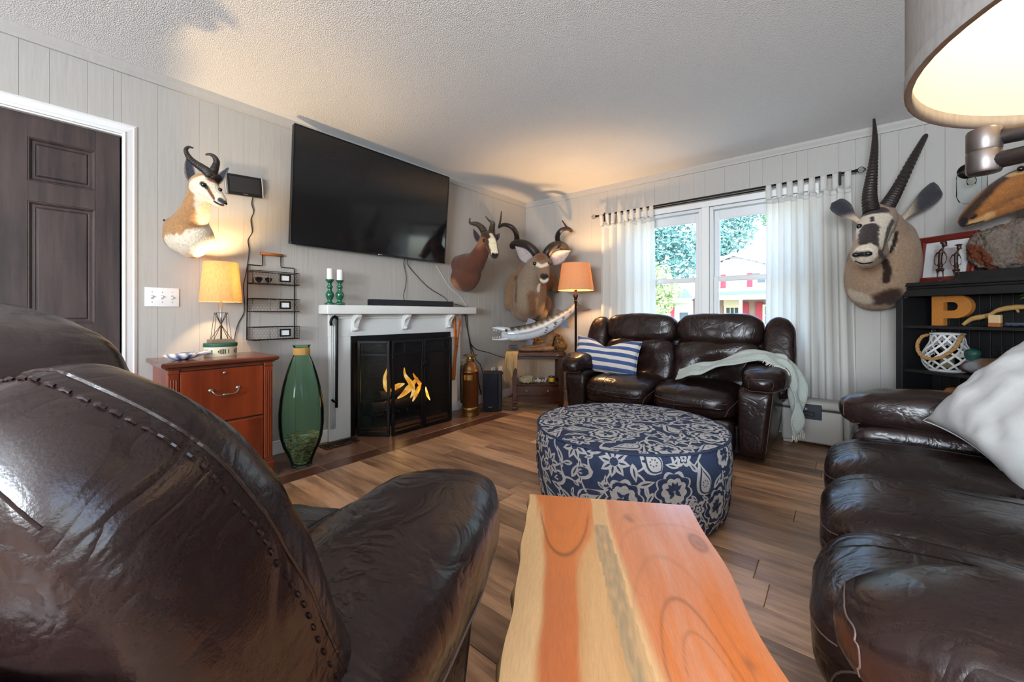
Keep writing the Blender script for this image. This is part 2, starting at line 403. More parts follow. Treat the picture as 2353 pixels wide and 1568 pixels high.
# door with six panels, dark stain
M_DOOR = wood('dark_stained_door', (74, 60, 58), (46, 36, 36), 2.4, 2, .5, 9, 0, bump=.08)
door = thing('door_1', None, None, (WEST - .03, -.05, 0)); tag(door, kind='structure')
dm = MB(); dm.span((-.04, -.4, .006), (-.012, .4, 2.02), .002, 1)
ob('door_core', dm, M_DOOR, door)
for nm, a, b in (('stile', (-.012, .303, .006), (.012, .4, 2.02)), ('stile', (-.012, -.4, .006), (.012, -.303, 2.02)), ('mullion', (-.012, -.066, .006), (.012, .066, 2.02)),
                 ('rail', (-.012, -.303, 1.908), (.0115, .303, 2.02)), ('rail', (-.012, -.303, 1.585), (.0115, .303, 1.69)), ('rail', (-.012, -.303, .83), (.0115, .303, .96)), ('rail', (-.012, -.303, .006), (.0115, .303, .22))):
    ob(nm, MB().span(a, b, .002, 1), M_DOOR, door)
for sy in (-1, 1):
    for z0, z1 in ((1.69, 1.908), (.96, 1.585), (.22, .83)):
        ya, yb = sorted((sy * .066, sy * .303))
        p = MB()
        # ogee frame and raised field
        for k, (ins, x) in enumerate(((0, .010), (.014, .001))):
            pass
        r = lambda i, x: [(x, ya + i, z0 + i), (x, yb - i, z0 + i), (x, yb - i, z1 - i), (x, ya + i, z1 - i)]
        p.rings([r(.0, .0115), r(.004, .012), r(.010, .006), r(.013, .001), r(.024, .002), r(.027, .000), r(.033, .006), r(.037, .0065)], cap0=False)
        ob('panel', p, M_DOOR, door)
casing = MB()
prof = [(0, 0), (.0, .018), (.012, .020), (.020, .014), (.044, .010), (.050, .013), (.062, .006), (.066, 0)]
def frame_run(t, pts, prof):
    """mitred moulding round an opening in the x = WEST plane; profile (outward, proud)"""
    out = [(0, 1), (1, 1)]
    rings = []
    for (y, z), (oy, oz) in pts:
        rings.append([(WEST + q[1], y + oy * q[0], z + oz * q[0]) for q in prof])
    t.rings(rings)
frame_run(casing, [((.355, 0), (1, 0)), ((.355, 2.03), (1, 1)), ((-.458, 2.03), (-1, 1)), ((-.458, 0), (-1, 0))], prof)
casing.span((WEST - .12, .355, 0), (WEST + .004, .366, 2.03)); casing.span((WEST - .12, -.47, 0), (WEST + .004, -.458, 2.03)); casing.span((WEST - .12, -.458, 2.022), (WEST + .004, .355, 2.034))
ob('casing', casing, M_TRIM, door, loc=(-door.location[0], -door.location[1], 0))
hk = MB().lathe([(.0, 0), (.03, 0), (.03, .008), (.012, .014), (.012, .04), (.027, .05), (.03, .065), (.02, .08), (0, .082)], 20, M=Matrix.Translation((.012, -.33, .95)) @ Matrix.Rotation(R(90), 4, 'Y'))
ob('door_knob', hk, M_BRONZE, door, True)

# window: casing, two double-hung units
win = thing('window_1', None, None, (-.99, NORTH, 0)); tag(win, kind='structure')
M_VINYL = mat('white_window_frame', (222, 224, 226), .4)
M_PANE = thin_glass('window_pane', (250, 253, 255), .06)
c = MB(); yo = -.016
c.span((-.86, yo, 2.03), (.86, .02, 2.088), .004, 1); c.span((-.86, yo, .66), (-.785, .02, 2.03), .004, 1); c.span((.785, yo, .66), (.86, .02, 2.03), .004, 1)
c.span((-.033, yo + .006, .72), (.033, .06, 2.03), .004, 1); c.span((-.90, -.05, .69), (.90, .06, .72), .006, 2); c.span((-.86, yo, .60), (.86, .01, .69), .004, 1)
ob('casing', c, M_TRIM, win)
for sx in (-1, 1):
    x0, x1 = sorted((sx * .035, sx * .784))
    f = MB(); y0, y1 = .012, .125
    f.span((x0, y0, WZ0), (x0 + .03, y1, WZ1), .002, 1); f.span((x1 - .03, y0, WZ0), (x1, y1, WZ1), .002, 1); f.span((x0 + .03, y0, WZ1 - .03), (x1 - .03, y1, WZ1), .002, 1); f.span((x0 + .03, y0, WZ0), (x1 - .03, y1, WZ0 + .03), .002, 1)
    ob('frame', f, M_VINYL, win)
    for nm, za, zb, ya in (('upper_sash', 1.325, WZ1 - .03, .075), ('lower_sash', WZ0 + .03, 1.37, .035)):
        g = MB(); a, b = x0 + .03, x1 - .03; st = .042; yb = ya + .035
        rt = .085 if nm == 'upper_sash' else .045; rb = .045 if nm == 'upper_sash' else .06
        g.span((a, ya, za), (a + st, yb, zb), .003, 1); g.span((b - st, ya, za), (b, yb, zb), .003, 1); g.span((a + st, ya, zb - rt), (b - st, yb, zb), .003, 1); g.span((a + st, ya, za), (b - st, yb, za + rb), .003, 1)
        so_ = ob(nm, g, M_VINYL, win)
        ob('pane', MB().span((a + st - .004, ya + .015, za + rb - .004), (b - st + .004, ya + .019, zb - rt + .004)), M_PANE, so_)
        if nm == 'lower_sash':
            ob('sash_lock', MB().span(((a + b) / 2 - .03, ya + .0, zb), ((a + b) / 2 + .03, ya + .025, zb + .012), .004, 2), M_VINYL, so_)
# unseen windows added behind the camera to carry the fill lights
def added_window(name, M, wd):
    wob = thing(name, None, None); tag(wob, kind='structure'); wob['_w'] = 1
    f = MB()
    f.span((-wd / 2, -.06, .82), (-wd / 2 + .06, .06, 2.08), .003, 1, M); f.span((wd / 2 - .06, -.06, .82), (wd / 2, .06, 2.08), .003, 1, M); f.span((-wd / 2, -.06, 2.02), (wd / 2, .06, 2.08), .003, 1, M); f.span((-wd / 2, -.06, .82), (wd / 2, .06, .88), .003, 1, M); f.span((-.03, -.04, .88), (.03, .04, 2.02), .003, 1, M)
    ob('frame', f, M_VINYL, wob)
    ob('pane', MB().span((-wd / 2 + .05, -.004, .87), (wd / 2 - .05, .0, 2.03), M=M), M_PANE, wob)
added_window('added_window_south', Matrix.Translation((.1, SOUTH - .06, 0)), 2.3)
added_window('added_window_east', Matrix.Translation((EAST + .06, -.9, 0)) @ Matrix.Rotation(R(90), 4, 'Z'), 1.7)

# ================================================================== LEATHER SEATING
def bvh_of(me): return BVHTree.FromPolygons([v.co.copy() for v in me.vertices], [tuple(p.vertices) for p in me.polygons])
def seam_on(me, pts, r=.0022, push=.0008, n=5):
    """thread line laid on the nearest surface of a mesh"""
    t = bvh_of(me); out = []
    for p in smoothline(pts, n):
        loc, nrm, i, d = t.find_nearest(p)
        if loc is not None: out.append(loc + nrm * push)
    for _ in range(4):
        out = [out[0]] + [(out[i - 1] + out[i] * 2 + out[i + 1]) / 4 for i in range(1, len(out) - 1)] + [out[-1]]
    fin_ = []
    for p in out:
        loc, nrm, i, d = t.find_nearest(p); fin_.append(loc + nrm * push)
    return MB().tube(fin_, r, 5)
def stitch_on(me, pts, gap=.011, r=.0016):
    t = bvh_of(me); mb = MB(); P = smoothline(pts, 24); acc = 0
    for a, b in zip(P, P[1:]):
        acc += (b - a).length
        if acc > gap:
            acc = 0; loc, nrm, i, d = t.find_nearest(b); dr = (b - a).normalized()
            if loc is not None: mb.tube([loc + nrm * .0006 - dr * gap * .32, loc + nrm * .0016, loc + nrm * .0006 + dr * gap * .32], r, 5)
    return mb
def recliner(name, label, cat, loc, rz, n, total, tilts, seed=0, detail=13, group=None, close=False, arm_up=0, lift=0, wing_tilt=0, wing_in=0):
    t = thing(name, label, cat, loc, rz, group)
    half = total / 2; hs = half - .295; hb = half - .208; sw = 2 * hs / n; bw = 2 * hb / n
    b = MB(); b.span((-hs - .05, -.40, .035), (hs + .05, .40, .24), .02, 2)
    ob('base_frame', b, M_LEATHERDARK, t)
    for s in (-1, 1):
        # outer arm panel, leaning outward to the top
        f = lambda x, y, z, s=s: (x + s * (.30 + .30 * z if s * x > 0 else 0) * 1, y * (1 if y > 0 else 1), z)
        p = MB().soft((s * (hs + .085), .005, .272), (.17, .86, .50), 9, 11, f, amp=.002, freq=7, seed=seed)
        me = p.mesh('arm_panel', True); ap = ob('arm_panel', me, M_LEATHER, t)
        for fz in (.40,):
            xo = s * (hs + .085 + .085 * 1.45)
            ob('seam', seam_on(me, [(xo, .405, .08), (xo + s * .02, .415, .25), (xo + s * .04, .41, .48)]), M_SEAM, ap)
        # padded arm top that droops at its front end
        def fp(x, y, z):
            z2 = z - .62 * max(0, y - .45) ** 1.6 - (.10 * math.sin(y * 17 + seed) * (1 - abs(y)) if z > .2 else 0) * .35
            x2 = x * (1 - .12 * max(0, y - .55) - .20 * max(0, -y - .4))
            return (x2, y, z2)
        p = MB().soft((s * (hs + .148), .025, .572 + arm_up), (.305, .91, .195), 2.9, detail + 6, fp, amp=.008, freq=11, seed=seed + s)
        me = p.mesh('arm_pad', True); pd = ob('arm_pad', me, M_LEATHER, t)
        xo = s * (hs + .148 + .145)
        ob('seam', seam_on(me, [(xo, -.35, .54), (xo, 0, .535), (xo, .25, .53), (xo - s * .02, .40, .47)], .0025), M_SEAM, pd)
        ob('seam', seam_on(me, [(s * (hs + .148) + .135 * math.cos(R(a)), .52, .545 + arm_up + .085 * math.sin(R(a))) for a in range(-40, 221, 20)], .0013, .0004), M_SEAM, pd)
        ob('seam', seam_on(me, [(xo - s * .02, .41, .49), (s * (hs + .15), .46, .48), (s * (hs + .02), .42, .47)], .0025), M_SEAM, pd)
    for i in range(n):
        x = -hs + sw * (i + .5); xb = -hb + bw * (i + .5); tl = tilts[i]
        def fs(px, py, pz, i=i):
            z = pz
            if pz > 0: z = pz * (1 + .10 * (1 - px * px) * (1 - .3 * py)) - .22 * max(0, py - .62) * 2
            if py > .2: z -= .10 * (py - .2)
            return (px, py, z)
        p = MB().soft((x, .215, .375), (sw - .002, .62, .225), 4.2, detail + 4, fs, amp=.0045, freq=9, seed=seed + i * 3)
        me = p.mesh('seat_cushion', True); se = ob('seat_cushion', me, M_LEATHER, t)
        xs_ = x + sw * .16
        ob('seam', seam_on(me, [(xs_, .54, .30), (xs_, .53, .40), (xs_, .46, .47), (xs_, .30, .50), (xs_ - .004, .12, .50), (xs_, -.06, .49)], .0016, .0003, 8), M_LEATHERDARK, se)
        ob('seam', seam_on(me, [(x - sw * .47, .50, .40), (x - sw * .2, .53, .385), (x + sw * .2, .53, .385), (x + sw * .47, .50, .40)], .0014, .0003), M_SEAM, se)
        ob('seam', seam_on(me, [(x - sw * .5, .1, .42), (x - sw * .5, .35, .41), (x - sw * .49, .50, .36), (x - sw * .48, .53, .28)], .002), M_SEAM, se)
        p = MB().soft((x, .405, .165), (sw - .006, .16, .27), 5, detail, amp=.003, freq=9, seed=seed + i)
        ob('footrest', p, M_LEATHER, t, True)
        Mb = Matrix.Translation((0, -.03, .40)) @ Matrix.Rotation(tl, 4, 'X'); Mw = Matrix.Translation((0, -.03, .40)) @ Matrix.Rotation(tl + wing_tilt, 4, 'X')
        def fl(px, py, pz):
            # sunken middle with tucks running to the edges
            r2 = px * px + (pz + .1) ** 2
            dent = .38 * math.exp(-r2 * 4) + .10 * math.sin(pz * 9 + px * 6) * math.exp(-abs(px) * 2)
            return (px, py - (dent if py > 0 else 0), pz)
        p = MB().soft((xb, -.095, .195), (bw + .012, .24, .44), 4.8, detail + 5, fl, Mb, amp=.012, freq=7, seed=seed + 5 * i + 1)
        me = p.mesh('back_cushion', True); bc = ob('back_cushion', me, M_LEATHER, t)
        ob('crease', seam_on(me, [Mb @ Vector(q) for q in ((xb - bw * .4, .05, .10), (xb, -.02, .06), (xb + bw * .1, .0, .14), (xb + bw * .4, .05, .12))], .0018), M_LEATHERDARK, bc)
        def fh(px, py, pz):
            return (px * (1 - .03 * abs(pz)), py + (.10 * pz if py > 0 else 0), pz)
        p = MB().soft((xb - (.012 if close else 0), -.085 - (.02 if close else 0), .510 + lift), (bw + .004 - (.024 if close else 0), .21 if close else .25, .27), 3.2 if close else 3.8, detail + 5, fh, Mb, amp=.006, freq=13, seed=seed + 9 * i)
        me = p.mesh('headrest', True); hd = ob('headrest', me, M_LEATHER, t)
        for q in (-.32, -.12, .1, .3):
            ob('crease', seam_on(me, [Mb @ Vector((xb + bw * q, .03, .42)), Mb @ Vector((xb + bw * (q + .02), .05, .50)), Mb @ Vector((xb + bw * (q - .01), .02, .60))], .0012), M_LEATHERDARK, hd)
        # rear shell
        ob('back_shell', MB().soft((xb, -.235, .27), (bw - .004, .13, .58), 9, 8, None, Mb, amp=.002, freq=6), M_LEATHER, t, True)
        if i in (0, n - 1):
            for s in ((-1,) if i == 0 else ()) + ((1,) if i == n - 1 else ()):
                xw = s * (hb + .102 - wing_in)
                def fw(px, py, pz, s=s):
                    return (px + s * .05 * pz * pz * 0, py - .10 * max(0, pz - .5), pz * (1 - .10 * max(0, s * px)))
                dt = detail + 9 if close else detail
                p = MB().soft((xw, -.075, .300), (.215, .175, .65 + lift * 2), 3.2 if close else 3.6, dt, fw, Mw, amp=.007 if not close else .005, freq=9, seed=seed + 2)
                me = p.mesh('back_wing', True); wg = ob('back_wing', me, M_LEATHER, t)
                xo = xw + s * .108
                line = [Mw @ Vector(q) for q in ((xo, -.035, .0), (xo, -.035, .2), (xo, -.038, .42), (xo - s * .006, -.045, .53), (xo - s * .02, -.052, .60), (xo - s * .05, -.06, .635), (xo - s * .11, -.065, .655), (xo - s * .19, -.065, .64), (xo - s * .22, -.06, .58))]
                ob('seam', seam_on(me, line, .0016, .0002), M_LEATHER, wg)
                if close:
                    l2 = [q + Mw.to_3x3() @ Vector((0, -.013, 0)) for q in line]
                    ob('stitching', stitch_on(me, l2, .011, .0013), M_LEATHER, wg)
                    ob('seam', seam_on(me, [Mw @ Vector(q) for q in ((xw + s * .07, -.15, .60), (xw, -.12, .63), (xw - s * .09, -.09, .63))], .0010, .0001), M_LEATHER, wg)
                ob('wing_shell', MB().soft((s * (hb + .06), -.225, .25), (.17, .12, .54), 8, 8, None, Mw), M_LEATHER, t, True)
    return t
M_LEATHER_ = M_LEATHER
sofa_n = recliner('reclining_loveseat', 'dark brown leather loveseat under the window with striped pillow and throw', 'loveseat', (-1.13, 3.52, 0), R(180), 2, 1.75, [R(15), R(15)], 1)
sofa_e = recliner('reclining_sofa', 'dark brown leather three-seat sofa along the right edge', 'sofa', (.475, 1.635, 0), R(90), 3, 2.03, [R(15)] * 3, 4, arm_up=.010)
sofa_s = recliner('reclining_loveseat', 'dark brown leather loveseat closest to the camera, seen from behind at lower left', 'loveseat', (-1.198, -.016, 0), R(27), 2, 1.75, [R(15), R(15)], 8, 16, close=True, lift=.022, wing_tilt=R(7), wing_in=.048)

# ================================================================== OTTOMAN
M_NAVY = mat('navy_linen', (52, 64, 92), .9, bump=(260, .15), vary=(60, .14))
M_PRINT = mat('cream_print', (204, 201, 196), .9, bump=(260, .15), vary=(130, .20))
OC, OR, OH = Vector((-.887, 2.078, 0)), .497, .435
ott = thing('ottoman', 'round navy ottoman with cream floral and paisley print', 'ottoman', OC)
prof = [(.40, .012), (.445, .016), (.468, .04), (.484, .10), (OR - .003, .22), (OR, .33), (OR - .004, .395), (OR - .012, .418)]
ob('body', MB().lathe(prof + [(OR - .02, .42), (.3, .428), (.15, .432), (.02, .434)], 96), M_NAVY, ott, True)
ob('piping', MB().tube([((OR - .008) * math.cos(a * math.pi / 48), (OR - .008) * math.sin(a * math.pi / 48), .418) for a in range(96)], .0055, 6, closed=True), M_NAVY, ott, True)
ob('glide_base', MB().lathe([(.38, 0), (.40, .012)], 48), M_BLACK, ott, True)
def side_r(z): return interp([p[1] for p in prof], [p[0] for p in prof], z)
def on_side(u, v, h):
    a = u / OR; r = side_r(v) + h
    return Vector((r * math.cos(a), r * math.sin(a), v))
def on_top(u, v, h):
    rr = math.hypot(u, v); z = interp([0, .15, .3, .47, .49], [.434, .432, .428, .4225, .4195], rr)
    return Vector((u, v, z + h))
class Print:
    def __init__(s, fn, clip, clamp): s.fn = fn; s.clip = clip; s.clamp = clamp; s.m = [MB(), MB(), MB(), MB()]
    def poly(s, pts, layer=0):
        # cut to the cloth, fan over the centre so that the shape bends with the surface
        if not s.clip(sum(p[0] for p in pts) / len(pts), sum(p[1] for p in pts) / len(pts)): return
        pts = [s.clamp(*p) for p in pts]
        h = .0010 + .0007 * layer
        cx = sum(p[0] for p in pts) / len(pts); cy = sum(p[1] for p in pts) / len(pts)
        bm = s.m[layer].bm
        tris = geometry.tessellate_polygon([[Vector((p[0], p[1], 0)) for p in pts]])
        vs = [bm.verts.new(s.fn(p[0], p[1], h)) for p in pts]
        for tr in tris:
            try: bm.faces.new([vs[i] for i in tr])
            except ValueError: pass
    def strip(s, pts, wd, layer=0):
        P = [Vector((*p, 0)) for p in pts]; h = .0009 + .0007 * layer; bm = s.m[layer].bm; prev = None
        for i, p in enumerate(P):
            tn = (P[min(i + 1, len(P) - 1)] - P[max(i - 1, 0)]).normalized(); nr = Vector((-tn.y, tn.x, 0))
            wv = wd * (1 - .55 * i / len(P))
            if not s.clip(p.x, p.y): prev = None; continue
            cur = (bm.verts.new(s.fn(*(p + nr * wv / 2).xy, h)), bm.verts.new(s.fn(*(p - nr * wv / 2).xy, h)))
            if prev: bm.faces.new((prev[0], prev[1], cur[1], cur[0]))
            prev = cur
def place(c, a, sc, pts): 
    ca, sa = math.cos(a) * sc, math.sin(a) * sc
    return [(c[0] + x * ca - y * sa, c[1] + x * sa + y * ca) for x, y in pts]
def scallop(r, n, d, k=60, ph=0): return [((r + d * abs(math.sin(n * t / 2 + ph))) * math.cos(t), (r + d * abs(math.sin(n * t / 2 + ph))) * math.sin(t)) for t in [2 * math.pi * i / k for i in range(k)]]
def petal(l, wd, a, o=0):
    pts = [(o + l * t, wd * math.sin(math.pi * t ** .8)) for t in [i / 8 for i in range(9)]] + [(o + l * t, -wd * math.sin(math.pi * t ** .8)) for t in [i / 8 for i in range(7, 0, -1)]]
    return [(x * math.cos(a) - y * math.sin(a), x * math.sin(a) + y * math.cos(a)) for x, y in pts]
def paisley(sc=1):
    up = []; dn = []
    for i in range(13):
        t = i / 12; x = t * 1.0; wv = .26 * math.sin(math.pi * (t ** 1.9)) ** .75 if 0 < t < 1 else 0
        c = .18 * (1 - t) ** 2; up.append((x * sc, (c + wv) * sc)); dn.append((x * sc, (c - wv) * sc))
    return up + dn[-2:0:-1]
def motif(P, kind, c, a, sc, rn):
    if kind == 0:   # large scalloped bloom
        P.poly(place(c, a, sc, scallop(.44, 9, .10)), 0); P.poly(place(c, a, sc, scallop(.365, 9, .07)), 1); P.poly(place(c, a, sc, scallop(.30, 9, .06)), 2)
        for k in range(5): P.poly(place(c, a, sc, petal(.24, .055, math.pi / 2 + (k - 2) * .55, .015)), 3)
        for k in (-1, 1): P.poly(place(c, a, sc, petal(.22, .05, -math.pi / 2 + k * .75, .02)), 3)
    elif kind == 1:  # paisley
        q = paisley(); P.poly(place(c, a, sc * 1.1, [(x - .6, y - .05) for x, y in q]), 0)
        P.poly(place(c, a, sc * .86, [(x - .52, y - .04) for x, y in q]), 1); P.poly(place(c, a, sc * .70, [(x - .47, y - .035) for x, y in q]), 2)
        for i in range(7): P.poly(place(c, a, sc, [(.10 + .16 * math.cos(i * .9) * .6 + .022 * math.cos(t), .0 + .09 * math.sin(i * .9) + .022 * math.sin(t)) for t in [k * 1.047 for k in range(6)]]), 3)
    elif kind == 2:  # pointed flower
        for k in range(8): P.poly(place(c, a, sc, petal(.46, .12, k * math.pi / 4)), 0); P.poly(place(c, a, sc, petal(.24, .03, k * math.pi / 4, .12)), 1)
        P.poly(place(c, a, sc, scallop(.11, 8, .02, 24)), 1)
    elif kind == 3:  # small five-petal flower
        P.poly(place(c, a, sc, scallop(.22, 5, .14, 50)), 0); P.poly(place(c, a, sc, scallop(.13, 5, .09, 40)), 1); P.poly(place(c, a, sc, scallop(.09, 5, .06, 40)), 2); P.poly(place(c, a, sc, scallop(.035, 5, .01, 16)), 3)
    elif kind == 4:  # tulip
        for k in (-.42, 0, .42): P.poly(place(c, a, sc, petal(.62, .14, math.pi / 2 + k, -.05)), 0)
        for k in (-.30, .0, .30): P.poly(place(c, a, sc, petal(.40, .055, math.pi / 2 + k, .10)), 1)
    elif kind == 5:  # leaf
        P.poly(place(c, a, sc, petal(.7, .13, 0, -.35)), 0); P.poly(place(c, a, sc, petal(.42, .035, 0, -.2)), 1)
def fill(P, area_pts, rn):
    big = []
    for kind, c, sc, a in area_pts:
        motif(P, kind, c, a, sc, rn)
ro = random.Random(21)
def scatter(P, sampler, rn, nbig):
    put = []
    specs = [(0, .16)] * nbig + [(2, .15)] * nbig + [(1, .155)] * int(nbig * 1.6) + [(4, .14)] * int(nbig * 1.2) + [(3, .11)] * (nbig * 3) + [(5, .115)] * (nbig * 4) + [(3, .08)] * (nbig * 6) + [(5, .09)] * (nbig * 9) + [(5, .065)] * (nbig * 12) + [(3, .055)] * (nbig * 8)
    for kind, sc in specs:
        for _ in range(140):
            c = sampler(rn); rad = sc * {0: .53, 1: .40, 2: .43, 3: .33, 4: .34, 5: .22}[kind]
            if all(math.hypot(c[0] - q[0], c[1] - q[1]) > rad + q[2] + .0005 for q in put): break
        else: continue
        put.append((c[0], c[1], rad, kind)); motif(P, kind, c, rn.uniform(0, 6.28), sc, rn)
    # vines linking each bloom to its neighbours
    bl = [q for q in put]
    for q in bl:
        nb = sorted(bl, key=lambda k: math.hypot(k[0] - q[0], k[1] - q[1]))[1:3] if q[3] != 5 else sorted(bl, key=lambda k: math.hypot(k[0] - q[0], k[1] - q[1]))[1:2]
        for k in nb[:2]:
            a = Vector((q[0], q[1])); b = Vector((k[0], k[1])); mid = (a + b) / 2 + Vector((-(b - a).y, (b - a).x)) * rn.uniform(-.35, .35)
            pts = [((1 - t) ** 2 * a + 2 * t * (1 - t) * mid + t * t * b) for t in [i / 12 for i in range(13)]]
            P.strip([tuple(p) for p in pts], .012, 0)
Ps = Print(on_side, lambda u, v: .02 < v < .418, lambda u, v: (u, min(max(v, .022), .4125)))
scatter(Ps, lambda r: (r.uniform(0, 2 * math.pi * OR), r.uniform(.015, .43)), ro, 17)
def disc(r):
    a = r.uniform(0, 6.283); q = .485 * math.sqrt(r.random()); return (q * math.cos(a), q * math.sin(a))
Pt = Print(on_top, lambda u, v: math.hypot(u, v) < .485, lambda u, v: (u * min(1, .482 / max(1e-6, math.hypot(u, v))), v * min(1, .482 / max(1e-6, math.hypot(u, v)))))
scatter(Pt, disc, ro, 10)
for nm, P in (('side_print', Ps), ('top_print', Pt)):
    for k in range(4):
        tag(ob(nm if k % 2 == 0 else nm + '_outline', P.m[k], M_NAVY if k % 2 else M_PRINT, ott), kind='stuff')

# ================================================================== LIVE-EDGE TABLE
FL = Vector((-.75, 1.003, .45)); ex = Vector((.863, .504, 0)); ey = Vector((.504, -.863, 0))
TW, TL = .468, 1.12
M_SLAB = mat('live_edge_slab', (200, 130, 80), .30, attr=True, vary=(26, .16, (14, 1, 14)), grain=(90, .12, (10, .7, 10)), coat=.5, bump=(60, .03, (14, 1, 14)))
ctab = thing('coffee_table', 'live-edge wooden slab table with orange heartwood and cream sapwood', 'table', (FL.x, FL.y, 0), math.atan2(ex.y, ex.x))
def slab_edge_l(l): return -.004 + .004 * math.sin(l * 7 + .4) + .003 * math.sin(l * 15 + 1) + .0015 * math.sin(l * 41) + .055 * l
def slab_edge_r(l): return TW + .005 * math.sin(l * 9) + .004 * math.sin(l * 19 + 2)
C_TAN = Vector(s2l((214, 160, 104)))
C_CREAM, C_OR, C_RED, C_PINK, C_GREY, C_DARK = [Vector(s2l(c)) for c in ((238, 192, 136), (220, 120, 50), (202, 112, 62), (222, 150, 112), (172, 146, 110), (112, 62, 34))]
def slab_col(u, l):
    nz = noise.noise(Vector((u * 5, l * 2.2, 3))) ; n2 = noise.noise(Vector((u * 26, l * 3, 9)))
    uu = u + .018 * nz
    c = C_PINK.lerp(C_OR, min(1, max(0, .25 + .45 * sstep(.1, .6, l) + .6 * nz + .5 * n2))).lerp(C_RED, max(0, .8 * noise.noise(Vector((u * 9, l * 4, 5)))))
    # left board: sapwood edge, orange heart, cream
    if u < .393 + .07 * sstep(.22, .7, l) * 1:
        heart_r = interp([0, .12, .22, .30, .36, .7, 1.1], [.40, .40, .36, .30, .285, .29, .28], l) + .02 * nz
        heart_l = interp([0, .1, .3, .7, 1.1], [.035, .07, .13, .125, .12], l) + .02 * nz
        k = sstep(heart_l - .03, heart_l + .03, u + .02 * n2) * (1 - sstep(heart_r - .025, heart_r + .025, u + .02 * n2))
        hc = C_OR.lerp(C_RED, sstep(.2, .45, l) * .85 + .2 * n2)
        c = C_CREAM.lerp(C_TAN, sstep(.2, .3, u) * (.75 + .4 * n2)).lerp(hc, k)
        # dark growth ring of the heart blob
        rr = math.hypot((u - .225) / .155, (l - .0) / .30) + .06 * nz
        c = c.lerp(C_DARK, .75 * math.exp(-((rr - 1) / .028) ** 2) * (1 if u < .385 else 0) * sstep(.08, .14, l))
        c = c.lerp(C_RED, .35 * math.exp(-((rr - .62) / .08) ** 2) * k)
    elif u < .47 + .09 * sstep(.1, .8, l):
        # cream strip turning to grey spalting nearer the viewer
        g = sstep(.145, .16, l) * (1 - sstep(.445 + .08 * l, .48 + .10 * l, u + .03 * n2))
        c = C_CREAM.lerp(C_TAN, .5).lerp(C_GREY, g * min(1, .8 + .6 * noise.noise(Vector((u * 60, l * 30, 1)))))
    else:
        edge = .47 + .09 * sstep(.1, .8, l)
        c = C_CREAM.lerp(c, sstep(edge, edge + .03 + .05 * l, u + .02 * nz))
        for cu, cl, ru, rl, a in ((.72, .62, .13, .20, .5), (.74, .64, .085, .14, .35), (.70, .6, .20, .32, .16), (.80, .30, .3, .18, .13), (.62, .30, .1, .22, .12)):
            rr = math.hypot((u - cu) / ru, (l - cl) / rl) + .10 * nz
            if l < cl + .12: c = c.lerp(C_DARK, a * math.exp(-((rr - 1) / .035) ** 2))
        kn = math.hypot((u - .93) / .035, (l - .20) / .035); c = c.lerp(C_DARK, .6 * math.exp(-kn * kn) + .35 * math.exp(-((kn - 1) / .25) ** 2))
        for ku, kl in ((.60, .10), (.615, .115), (.9, .55)):
            kn = math.hypot((u - ku) / .02, (l - kl) / .015); c = c.lerp(C_DARK, .5 * math.exp(-kn * kn))
    return c
def slab_mesh():
    nu, nl = 130, 240; bm = bmesh.new(); lay = bm.verts.layers.float_color.new('Col'); th = .055
    def vtx(u, l, z, c):
        a, b = slab_edge_l(l), slab_edge_r(l); v = bm.verts.new((a + (b - a) * u, -l, z)); v[lay] = (*c, 1); return v
    top = [[vtx(i / nu, TL * j / nl, .45, slab_col(i / nu, TL * j / nl)) for i in range(nu + 1)] for j in range(nl + 1)]
    for j in range(nl):
        for i in range(nu): bm.faces.new((top[j][i], top[j + 1][i], top[j + 1][i + 1], top[j][i + 1]))
    bark = Vector(s2l((104, 72, 48)))
    bot = []
    for j in range(nl + 1):
        l = TL * j / nl; a, b = slab_edge_l(l), slab_edge_r(l); w1 = .003 * math.sin(l * 33) + .002 * math.sin(l * 77) + .006
        row = []
        for u, x in ((0, a - w1), (1, b + w1 * .8)):
            m_ = bm.verts.new((x, -l, .43)); m_[lay] = (*bark, 1); q = bm.verts.new((x + (.006 if u == 0 else -.006), -l, .45 - th)); q[lay] = (*bark, 1); row.append((m_, q))
        bot.append(row)
    for j in range(nl):
        for k, i in ((0, 0), (1, nu)):
            bm.faces.new((top[j][i], top[j + 1][i], bot[j + 1][k][0], bot[j][k][0])); bm.faces.new((bot[j][k][0], bot[j + 1][k][0], bot[j + 1][k][1], bot[j][k][1]))
        bm.faces.new((bot[j][0][1], bot[j + 1][0][1], bot[j + 1][1][1], bot[j][1][1]))
    for j in (0, nl):
        bm.faces.new([top[j][i] for i in range(nu + 1)] + [bot[j][1][0], bot[j][1][1], bot[j][0][1], bot[j][0][0]])
    bmesh.ops.recalc_face_normals(bm, faces=bm.faces[:]); me = bpy.data.meshes.new('slab'); bm.to_mesh(me); bm.free(); return me
ob('slab', slab_mesh(), M_SLAB, ctab)
for x in (.05, TW - .05):
    for y in (-.12, -TL + .12):
        ob('leg', MB().tube([(x, y, 0), (x, y, .40)], .016, 10), M_IRON, ctab, True)

